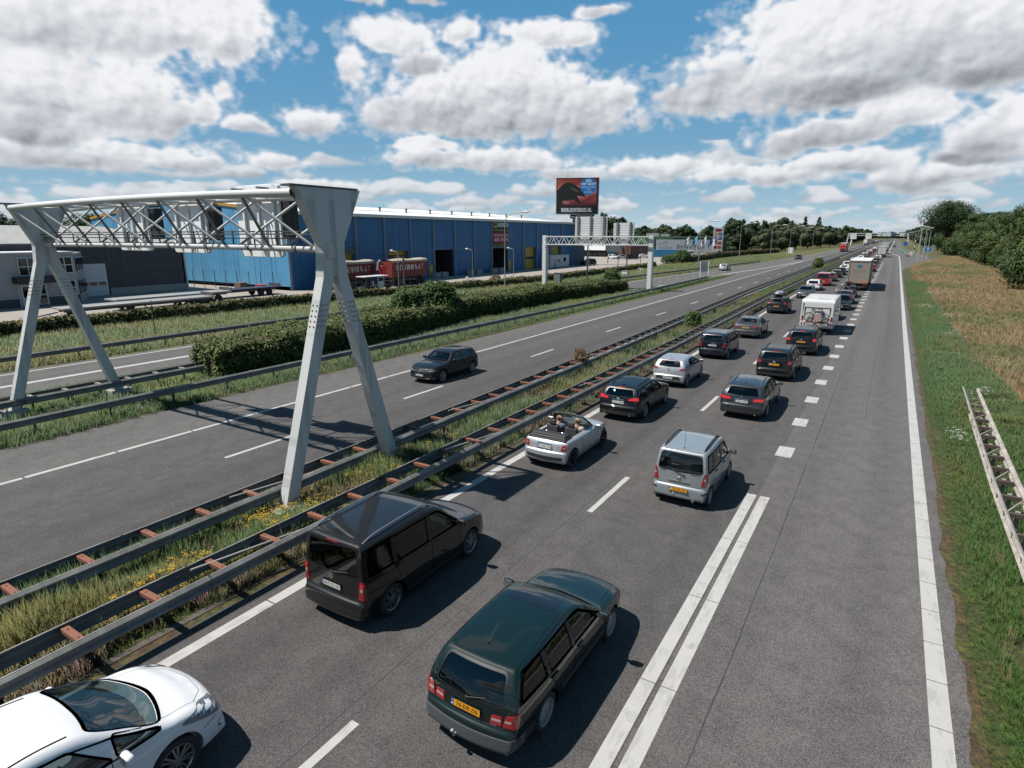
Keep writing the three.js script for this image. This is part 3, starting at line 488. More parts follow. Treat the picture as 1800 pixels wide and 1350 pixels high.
// maker's mark on tail or nose
function addEmblem(car, skin, v, y, r, kind, mat = M.chrome) {
  const G = [], b = (x0, y0, x1, y1, w = 0.16) => G.push(beamBox(v3(x0 * r, y0 * r, 0.004), v3(x1 * r, y1 * r, 0.004), w * r, 0.008, v3(0, 0, 1)));
  if (kind !== 'diamond') { const t = new THREE.TorusGeometry(r, r * 0.11, 6, 24); if (kind === 'oval') t.scale(1.5, 0.75, 1); G.push(t); }
  if (kind === 'vw') { b(-0.45, 0.85, 0, 0.05); b(0.45, 0.85, 0, 0.05); b(-0.85, 0.4, -0.4, -0.8); b(-0.4, -0.8, 0, -0.1); b(0, -0.1, 0.4, -0.8); b(0.4, -0.8, 0.85, 0.4); }
  if (kind === 'star') for (let i = 0; i < 3; i++) b(0, 0, Math.sin(i * 2.094), Math.cos(i * 2.094), 0.14);
  if (kind === 'diamond') { b(0, 1.3, 0.9, 0, 0.3); b(0.9, 0, 0, -1.3, 0.3); b(0, -1.3, -0.9, 0, 0.3); b(-0.9, 0, 0, 1.3, 0.3); }
  if (kind === 'oval') G.push(cyl(1, 1, 0.006, 0, 0, 0, 24).rotateX(PI / 2).scale(r * 1.4, r * 0.68, 1));
  if (kind === 's') { b(0.7, 0.5, -0.6, 0.1, 0.3); b(-0.6, 0.1, 0.6, -0.1, 0.3); b(0.6, -0.1, -0.7, -0.5, 0.3); }
  onSkin(part('emblem', G, mat, car), skin, v, 0, y, 0.008);
}
const mir = (poly) => poly.map((p) => [-p[0], p[1]]);
const seatGeo = () => [rbox(0.5, 0.16, 0.52, 0.06, 0, 0.08, 0), rbox(0.48, 0.62, 0.16, 0.07, 0, 0.44, 0.30).rotateX(0.0), rbox(0.26, 0.18, 0.10, 0.05, 0, 0.84, 0.34)];
let seatMerged = null;
// sp: body numbers; c: colours and look. Returns the car's Group (front towards -z), not yet placed.
function buildCar(name, label, sp, c) {
  const car = thing(name, label, c.category ?? 'car', 0, 0, 0, 0, c.group);
  const L = sp.L, zf = (s) => s - L / 2, side = (poly) => poly.map((p) => [zf(p[0]), p[1]]);
  const outer = loftBody(sp), skin = new Skin(outer); skin.half = L / 2;
  const fa = zf(sp.axles[0]), ra = zf(sp.axles[1]), R = sp.wheel, tw = sp.tyreW ?? 0.20;
  // cut wheel arches, cabin and window openings
  let body = new Brush(outer); body.updateMatrixWorld();
  const sub = (g) => { for (const k of Object.keys(g.attributes)) if (!['position', 'normal'].includes(k)) g.deleteAttribute(k); const b = new Brush(g); b.updateMatrixWorld(); body = evaluator.evaluate(body, b, SUBTRACTION); };
  const wx = sp.W / 2;
  for (const z of [fa, ra]) for (const s of [-1, 1]) sub(cyl(R + 0.055, R + 0.055, 0.34, 0, 0, 0, 26).rotateZ(PI / 2).translate(s * (wx - 0.10), R + 0.01, z));
  const wins = (sp.side ?? []).map((p) => roundPoly(side(p), 0.05));
  const cabin = loftBody(sp, { inset: 0.075, cabin: [sp.cowl + 0.02, L - 0.22], floor: sp.floor ?? 0.42 });
  sub(cabin);
  const prism = (poly, a, b, map) => { let A = 0; for (let i = 0; i < poly.length; i++) { const p = poly[i], q = poly[(i + 1) % poly.length]; A += p[0] * q[1] - q[0] * p[1]; } const g = extrude(A < 0 ? [...poly].reverse() : poly, b - a).translate(0, 0, a); return g.applyMatrix4(map); };
  const mSide = new THREE.Matrix4().makeRotationY(PI / 2).multiply(new THREE.Matrix4().makeScale(1, 1, 1));
  for (const w of wins) { const flip = w.map((p) => [-p[0], p[1]]); for (const s of [-1, 1]) sub(prism(flip, s > 0 ? 0.45 : -1.2, s > 0 ? 1.2 : -0.45, mSide)); }   // x' = depth, z' = -shape x
  const rearWin = sp.rearGlass && roundPoly(sp.rearGlass, 0.07), frontWin = sp.frontGlass && roundPoly(sp.frontGlass, 0.09);
  if (rearWin) sub(prism(rearWin, zf(sp.rearFrom), L / 2 + 0.3, new THREE.Matrix4()));
  if (frontWin) sub(prism(frontWin, -L / 2 - 0.1, zf(sp.frontTo), new THREE.Matrix4()));
  if (sp.open) for (const f of sp.open) sub(f(zf));
  let bg = body.geometry; bg.clearGroups(); bg = bg.clone();
  part('body', bg, c.body, car);
  const gl = c.rearTint ? M.tint : M.glass;
  wins.forEach((w, i) => { for (const v of ['L', 'R']) { part('window', patch(skin, v, w, -0.012, 0), c.sideTint && i >= c.sideTint ? M.tint : (c.glass ?? M.glass), car); } });
  if (rearWin) part('rear_window', patch(skin, 'B', rearWin, -0.008, 0, 0.06), gl, car);
  if (frontWin) part('windscreen', patch(skin, 'F', frontWin, -0.008, 0, 0.045), M.glass, car);
  // black surround and trim round the glass
  const ringM = c.chromeTrim ? M.chrome : M.trim;
  if (sp.band) for (const v of ['L', 'R']) part('window_trim', ribbon(skin, v, grow(roundPoly(side(sp.band), 0.06), 0.004), c.trimW ?? 0.022, 0.003, true), ringM, car);
  for (const w of wins) for (const v of ['L', 'R']) part('window_frame', ribbon(skin, v, grow(dense(w, 0.08), 0.006), 0.03, 0.0018, true), M.frame, car);
  if (rearWin) part('rear_window_frame', ribbon(skin, 'B', grow(dense(rearWin, 0.06), 0.006), 0.03, 0.004, true), M.frame, car);
  if (frontWin) part('windscreen_frame', ribbon(skin, 'F', grow(dense(frontWin, 0.06), 0.003), 0.018, 0.005, true), M.frame, car);
  // pillars between side windows
  for (const p of sp.pillars ?? []) for (const v of ['L', 'R']) part('window_pillar', patch(skin, v, side(p), 0.0022, 0.004), M.frame, car);
  // shut lines
  const gaps = [];
  for (const l of sp.gaps ?? []) for (const v of ['L', 'R']) gaps.push(ribbon(skin, v, side(l), 0.011, 0.0015));
  for (const l of sp.rearGaps ?? []) gaps.push(ribbon(skin, 'B', l, 0.012, 0.0015));
  for (const l of sp.hoodGaps ?? []) for (const s of [1, -1]) gaps.push(ribbon(skin, 'T', l.map((p) => [s * p[0], zf(p[1])]), 0.006, 0.0015));
  for (const l of sp.roofDitch ?? []) for (const s of [1, -1]) gaps.push(ribbon(skin, 'T', l.map((p) => [s * p[0], zf(p[1])]), 0.026, 0.002));
  for (const q of gaps) part('panel_gap', q, M.black, car);
  // black lower cladding
  skin.deep = 0.42;
  for (const p of sp.cladding ?? []) for (const v of ['L', 'R']) part('side_moulding', patch(skin, v, roundPoly(side(p), 0.02), 0.012, 0.016), c.claddingMat ?? M.trim, car);
  for (const p of sp.rearCladding ?? []) part('bumper', patch(skin, 'B', roundPoly(p, 0.03), 0.016, 0.03, 0.035), c.bumperMat ?? M.trim, car);
  for (const p of sp.frontCladding ?? []) part('grille', patch(skin, 'F', roundPoly(p, 0.03), 0.006, 0.012), M.trim, car);
  for (const p of sp.chromeRear ?? []) part('chrome_strip', patch(skin, 'B', roundPoly(p, 0.01), 0.014, 0.018), M.chrome, car);
  for (const p of sp.chromeFront ?? []) part('chrome_strip', patch(skin, 'F', roundPoly(p, 0.01), 0.014, 0.018), M.chrome, car);
  // lamps
  skin.deep = sp.deep ?? 0.28;
  for (const p of sp.tail ?? []) for (const s of [1, -1]) { const q = s > 0 ? p.poly : mir(p.poly); part(p.name ?? 'tail_light', patch(skin, 'B', roundPoly(q, 0.025), p.off ?? 0.012, 0.02, 0.06), p.mat ? M[p.mat] : c.lit ? M.lampLit : M.lamp, car); }
  for (const p of sp.tailSide ?? []) for (const v of ['L', 'R']) part('tail_light', patch(skin, v, roundPoly(side(p), 0.02), 0.011, 0.018, 0.06), c.lit ? M.lampLit : M.lamp, car);
  if (sp.brake) part('brake_light', patch(skin, 'B', roundPoly(sp.brake, 0.01), 0.012, 0.014), c.lit ? M.lampLit : M.lamp, car);
  for (const p of sp.head ?? []) for (const s of [1, -1]) part('headlight', patch(skin, 'F', roundPoly(s > 0 ? p : mir(p), 0.03), 0.008, 0.016, 0.06), M.headlamp, car);
  for (const p of sp.headSide ?? []) for (const v of ['L', 'R']) part('headlight', patch(skin, v, roundPoly(side(p), 0.03), 0.008, 0.014, 0.06), M.headlamp, car);
  skin.deep = 0;
  // mirrors, handles, rails, aerial, wiper
  if (sp.mirror) { const [s, y] = sp.mirror; for (const v of ['L', 'R']) { const q = skin.at(v, zf(s), y), k = v === 'R' ? 1 : -1; if (!q) continue; const g = rbox(0.22, 0.15, 0.11, 0.05, 0, 0, 0, 3).translate(q.p.x + k * 0.15, y + 0.045, zf(s) - 0.0); part('mirror', [g], c.mirrorMat ?? c.body, car); part('mirror_stalk', box(0.10, 0.04, 0.06, q.p.x + k * 0.03, y + 0.0, zf(s) - 0.01), M.trim, car); part('mirror_glass', box(0.17, 0.11, 0.006, q.p.x + k * 0.15, y + 0.045, zf(s) + 0.0575), M.chrome, car); } }
  for (const [s, y] of sp.handles ?? []) for (const v of ['L', 'R']) { const q = skin.at(v, zf(s), y); if (q) part('door_handle', rbox(0.03, 0.028, 0.2, 0.012, q.p.x + (v === 'R' ? 1 : -1) * 0.014, y, zf(s)), c.handleMat ?? c.body, car); }
  if (sp.rails) { const [x, s0, s1] = sp.rails; for (const k of [-1, 1]) { const pts = []; for (let i = 0; i <= 8; i++) { const z = lerp(zf(s0), zf(s1), i / 8), q = skin.at('T', k * x, z); pts.push(v3(k * x, q.p.y + (i === 0 || i === 8 ? -0.005 : i === 1 || i === 7 ? (sp.railH ?? 0.04) * 0.8 : (sp.railH ?? 0.04)), z)); } part('roof_rail', tube(pts, sp.railR ?? 0.017, 20, 6), c.railMat ?? M.trim, car); } }
  if (sp.aerial) { const [x, s, len, lean] = sp.aerial, q = skin.at('T', x, zf(s)); if (q) part('aerial', [bar(q.p, v3(x, q.p.y + len * Math.cos(lean), q.p.z + len * Math.sin(lean)), 0.0045, 5), cyl(0.018, 0.022, 0.03, q.p.x, q.p.y + 0.01, q.p.z, 8)], M.trim, car); }
  if (sp.fin) { const q = skin.at('T', 0, zf(sp.fin)); part('roof_antenna', extrude([[0, 0], [0.14, 0.0], [0.145, 0.045], [0.09, 0.035]], 0.03, 0.006).rotateY(-PI / 2).translate(0.015, q.p.y - 0.004, q.p.z - 0.07), c.body, car); }
  if (sp.wiper) { const [x0, y0, x1, y1] = sp.wiper, a = skin.at('B', x0, y0), b = skin.at('B', x1, y1); if (a && b) part('rear_wiper', [bar(a.p.clone().addScaledVector(a.n, 0.03), b.p.clone().addScaledVector(b.n, 0.016), 0.010, 6), cyl(0.022, 0.022, 0.03, 0, 0, 0, 8).rotateX(PI / 2).translate(a.p.x, a.p.y, a.p.z + 0.015)], M.black, car); }
  if (sp.exhaust) for (const [x, y] of sp.exhaust) part('exhaust', cyl(0.035, 0.035, 0.14, 0, 0, 0, 12).rotateX(PI / 2).translate(x, y, L / 2 - 0.08), M.chrome, car);
  if (sp.tow) part('tow_bar', [bar(v3(sp.tow, 0.30, L / 2 - 0.2), v3(sp.tow, 0.32, L / 2 + 0.06), 0.022), bar(v3(sp.tow, 0.32, L / 2 + 0.05), v3(sp.tow, 0.40, L / 2 + 0.09), 0.018), new THREE.SphereGeometry(0.03, 10, 8).translate(sp.tow, 0.42, L / 2 + 0.09)], M.galv, car);
  for (const p of sp.sunroof ?? []) part('sunroof', patch(skin, 'T', roundPoly(p.map((q) => [q[0], zf(q[1])]), 0.07), 0.004, 0.008), M.glassDark, car);
  for (const p of sp.extra ?? []) p(car, skin, zf, c);
  for (const [v, y, r, kind, mat] of sp.emblems ?? []) addEmblem(car, skin, v, y, r, kind, mat);
  for (const [x, y, txt, size] of c.badges ?? []) addBadge(car, skin, x, y, txt, size);
  if (sp.plateY) addPlate(car, skin, 'B', sp.plateY, c.plate ?? '', c.nl, 0.52, 0.112, sp.plateX ?? 0);
  if (c.frontPlate) addPlate(car, skin, 'F', sp.frontPlateY ?? 0.5, c.frontPlate, c.nl);
  // inside
  if (!sp.noSeats) {
    seatMerged ??= merge(seatGeo()); const fs = zf(sp.seatS ?? sp.roof0 + 0.35);
    for (const x of [-0.38, 0.38]) { const m = part('seat', seatMerged, M.seat, car); m.position.set(x * sp.W / 1.8, sp.seatY ?? 0.42, fs); }
    const rb = part('rear_seat', [rbox(1.2, 0.18, 0.5, 0.06, 0, 0.1, 0), rbox(1.2, 0.58, 0.16, 0.07, 0, 0.42, 0.28), ...[-0.36, 0.36].map((x) => rbox(0.24, 0.15, 0.09, 0.04, x, 0.78, 0.30))], M.seat, car); rb.position.set(0, sp.seatY ?? 0.42, fs + 0.88); rb.scale.x = sp.W / 1.85;
    part('dashboard', rbox(sp.W * 0.78, 0.24, 0.5, 0.08, 0, sp.belt - 0.12, zf(sp.cowl + 0.45)), M.seat, car);
    const st = new THREE.TorusGeometry(0.18, 0.018, 6, 18).rotateX(-0.5).translate(-0.38, sp.belt - 0.02, zf(sp.cowl + 0.82)); part('steering_wheel', st, M.trim, car);
  }
  part('underbody', box(sp.W * 0.84, 0.12, L * 0.86, 0, 0.24, 0), M.black, car);
  // wheels
  for (const z of [fa, ra]) for (const s of [-1, 1]) addWheel(car, s * (wx - tw / 2 - 0.025), z, R, tw, c.rimStyle ?? 'spoke', c.spokes ?? 10, c.rimMat ?? M.alloy);
  car.userData.L = L;
  return car;
}
const place = (car, x, zAhead, turn = 0) => { car.position.set(x, 0, -zAhead); car.rotation.y = turn; return car; };
function copyCar(src, label, x, zAhead, o = {}) {            // a clone with its own paint
  const k = src.clone(); k.name = numbered(o.name ?? src.name.replace(/_\d\d\d$/, '')); scene.add(k); k.userData = { ...src.userData }; k.userData.label = label;
  if (o.group) k.userData.group = o.group; if (o.category) k.userData.category = o.category;
  const from = src.userData.paint;
  k.traverse((m) => { if (m.isMesh) { if (o.body && ['body', 'mirror', 'door_handle', 'roof_antenna'].includes(m.name) ) m.material = o.body; if (o.lit && ['tail_light', 'brake_light'].includes(m.name) && m.material === M.lamp) m.material = M.lampLit; if (o.lit === false && m.material === M.lampLit) m.material = M.lamp; } });
  if (o.scale) k.scale.set(...o.scale);
  return place(k, x, zAhead, o.turn ?? 0);
}

// ------------------------------------------------------------------ body shapes
// key numbers: s is measured from the front bumper, heights from the road
function shape(o) {
  const { L, H, W } = o, [cs, cy] = o.cowlP, [r0, ry] = o.roof0P, [re, rey] = o.roofEnd, [gs, gy] = o.glassEnd;
  const hood = o.hood ?? cy - 0.05, bl = o.ledge ?? 0.60, tl = o.tailS ?? L - 0.07;
  const profile = [[0, 0.27], [0.007, 0.40], [0.018, 0.52], [0.05, 0.61], [0.14, hood - 0.16], [0.34, hood - 0.07], [o.hoodS ?? 0.72, hood], [cs - 0.12, cy - 0.02], [cs, cy], ...(o.mid ?? [lerp3([cs, cy], [r0, ry], 0.5, 0.012)]), [r0, ry], [o.peak ?? r0 + 0.55, H], [re - 0.55, lerp(H, rey, 0.42)], [re, rey], [re + 0.03, rey - 0.022]];
  if (o.boot) profile.push(...o.boot); else profile.push([gs, gy], [Math.max(gs + 0.012, tl - 0.03), lerp(gy, bl, 0.45)], [tl, bl + 0.02]);
  profile.push([L - 0.022, bl - 0.012], [L - 0.008, bl - 0.07], [L - 0.002, 0.42], [L, 0.27]);
  const b = (s) => lerp(o.belt, o.beltR ?? o.belt + 0.04, clamp((s - cs) / (gs - cs))), t = o.winTop ?? (() => H - 0.125);
  const [a0, a1, b1, b2, c1, c2, d1, d0] = o.posts, side = [], tf = (s) => (typeof t === 'function' ? t(s) : t);
  side.push([[a0, b(a0) + 0.0], [b1, b(b1)], [b1, tf(b1)], [(a1 + b1) / 2, tf((a1 + b1) / 2) - 0.005], [a1, tf(a1) - 0.03]]);
  if (o.quarter) side.push([[o.quarter[0], b(o.quarter[0])], [o.quarter[1], b(o.quarter[1])], [o.quarter[1], o.quarter[2]]]);
  side.push([[b2, b(b2)], [c1, b(c1)], [c1 + (o.cLean ?? 0), tf(c1) - (o.cDrop ?? 0)], [b2, tf(b2)]]);
  if (d0) side.push([[c2, b(c2)], [d0, b(d0) + (o.dUp ?? 0.01)], [d1, tf(d1) - (o.dDrop ?? 0.02)], [c2 + (o.cLean ?? 0), tf(c2)]]);
  const g = o.rg ?? {};
  const gt = g.top ?? rey - 0.055, gb = g.bot ?? gy + 0.03, wb = g.wb ?? W * 0.335, wt = g.wt ?? W * 0.285;
  const fw = o.fw ?? {};
  const sp = {
    ...o, cowl: cs, roof0: r0, profile, side, belt: o.belt,
    rearGlass: [[-wb, gb], [0, gb - (g.sag ?? 0.02)], [wb, gb], [wt, gt], [-wt, gt]], rearFrom: g.from ?? re - 0.45,
    frontGlass: [[-(fw.wb ?? W * 0.40), cy + (fw.low ?? 0.035) + 0.02], [0, cy + (fw.low ?? 0.035)], [fw.wb ?? W * 0.40, cy + (fw.low ?? 0.035) + 0.02], [fw.wt ?? W * 0.315, ry - 0.075], [0, ry - 0.062], [-(fw.wt ?? W * 0.315), ry - 0.075]], frontTo: r0 + 0.3,
    band: o.band ?? [[a0 - 0.04, b(a0) - 0.012], [d0 ? d0 + 0.05 : c1 + 0.05, b(d0 || c1) - 0.006], [d0 ? d1 + 0.03 : c1 + 0.04 + (o.cLean ?? 0), tf(d1 || c1) + 0.012], [(a1 + b1) / 2, tf(b1) + 0.014], [a1 - 0.03, tf(a1) - 0.015]],
    pillars: o.pillarsOff ? [] : [[[b1 - 0.005, b(b1)], [b2 + 0.005, b(b2)], [b2 + 0.005, tf(b2)], [b1 - 0.005, tf(b1)]], ...(d0 ? [[[c1 - 0.005, b(c1)], [c2 + 0.005, b(c2)], [c2 + (o.cLean ?? 0) + 0.005, tf(c2)], [c1 + (o.cLean ?? 0) - 0.005, tf(c1)]]] : [])],
    gaps: [[[a0 + 0.02, b(a0)], [a0 + 0.02, 0.55], [a0 + 0.1, 0.29], [b1 + 0.03, 0.27], [b1 + 0.05, b(b1)]], [[b1 + 0.05, 0.27], [o.axles[1] - o.wheel - 0.02, 0.28], [o.axles[1] - o.wheel * 0.78, 0.68], [c1 + 0.09, b(c1)]], [[L - 0.35, 0.62], [o.axles[1] + o.wheel + 0.07, 0.56]], [[0.3, 0.62], [o.axles[0] - o.wheel - 0.08, 0.56]]],
    rearGaps: [[[-W * 0.40, bl + 0.30], [-W * 0.39, bl + 0.035], [W * 0.39, bl + 0.035], [W * 0.40, bl + 0.30]], [[-W * 0.33, rey - 0.015], [W * 0.33, rey - 0.015]]],
    hoodGaps: o.hoodGaps ?? [[[0, 0.20], [W * 0.25, 0.24], [W * 0.36, 0.42], [W * 0.40, cs - 0.1]]],
    mirror: o.mirror ?? [a0 + 0.12, b(a0) + 0.02],
    handles: o.handles ?? [[b1 - 0.17, b(b1) - 0.10], [c1 - 0.08, b(c1) - 0.09]],
    seatS: (b1 + b2) / 2 + 0.12,
  };
  for (const k of ['gaps', 'rearGaps']) if (o[k + 'Off']) sp[k] = [];
  if (o.addGaps) sp.gaps.push(...o.addGaps); if (o.addRear) sp.rearGaps.push(...o.addRear);
  return sp;
}
function lerp3(a, b, t, up) { return [lerp(a[0], b[0], t), lerp(a[1], b[1], t) + up]; }

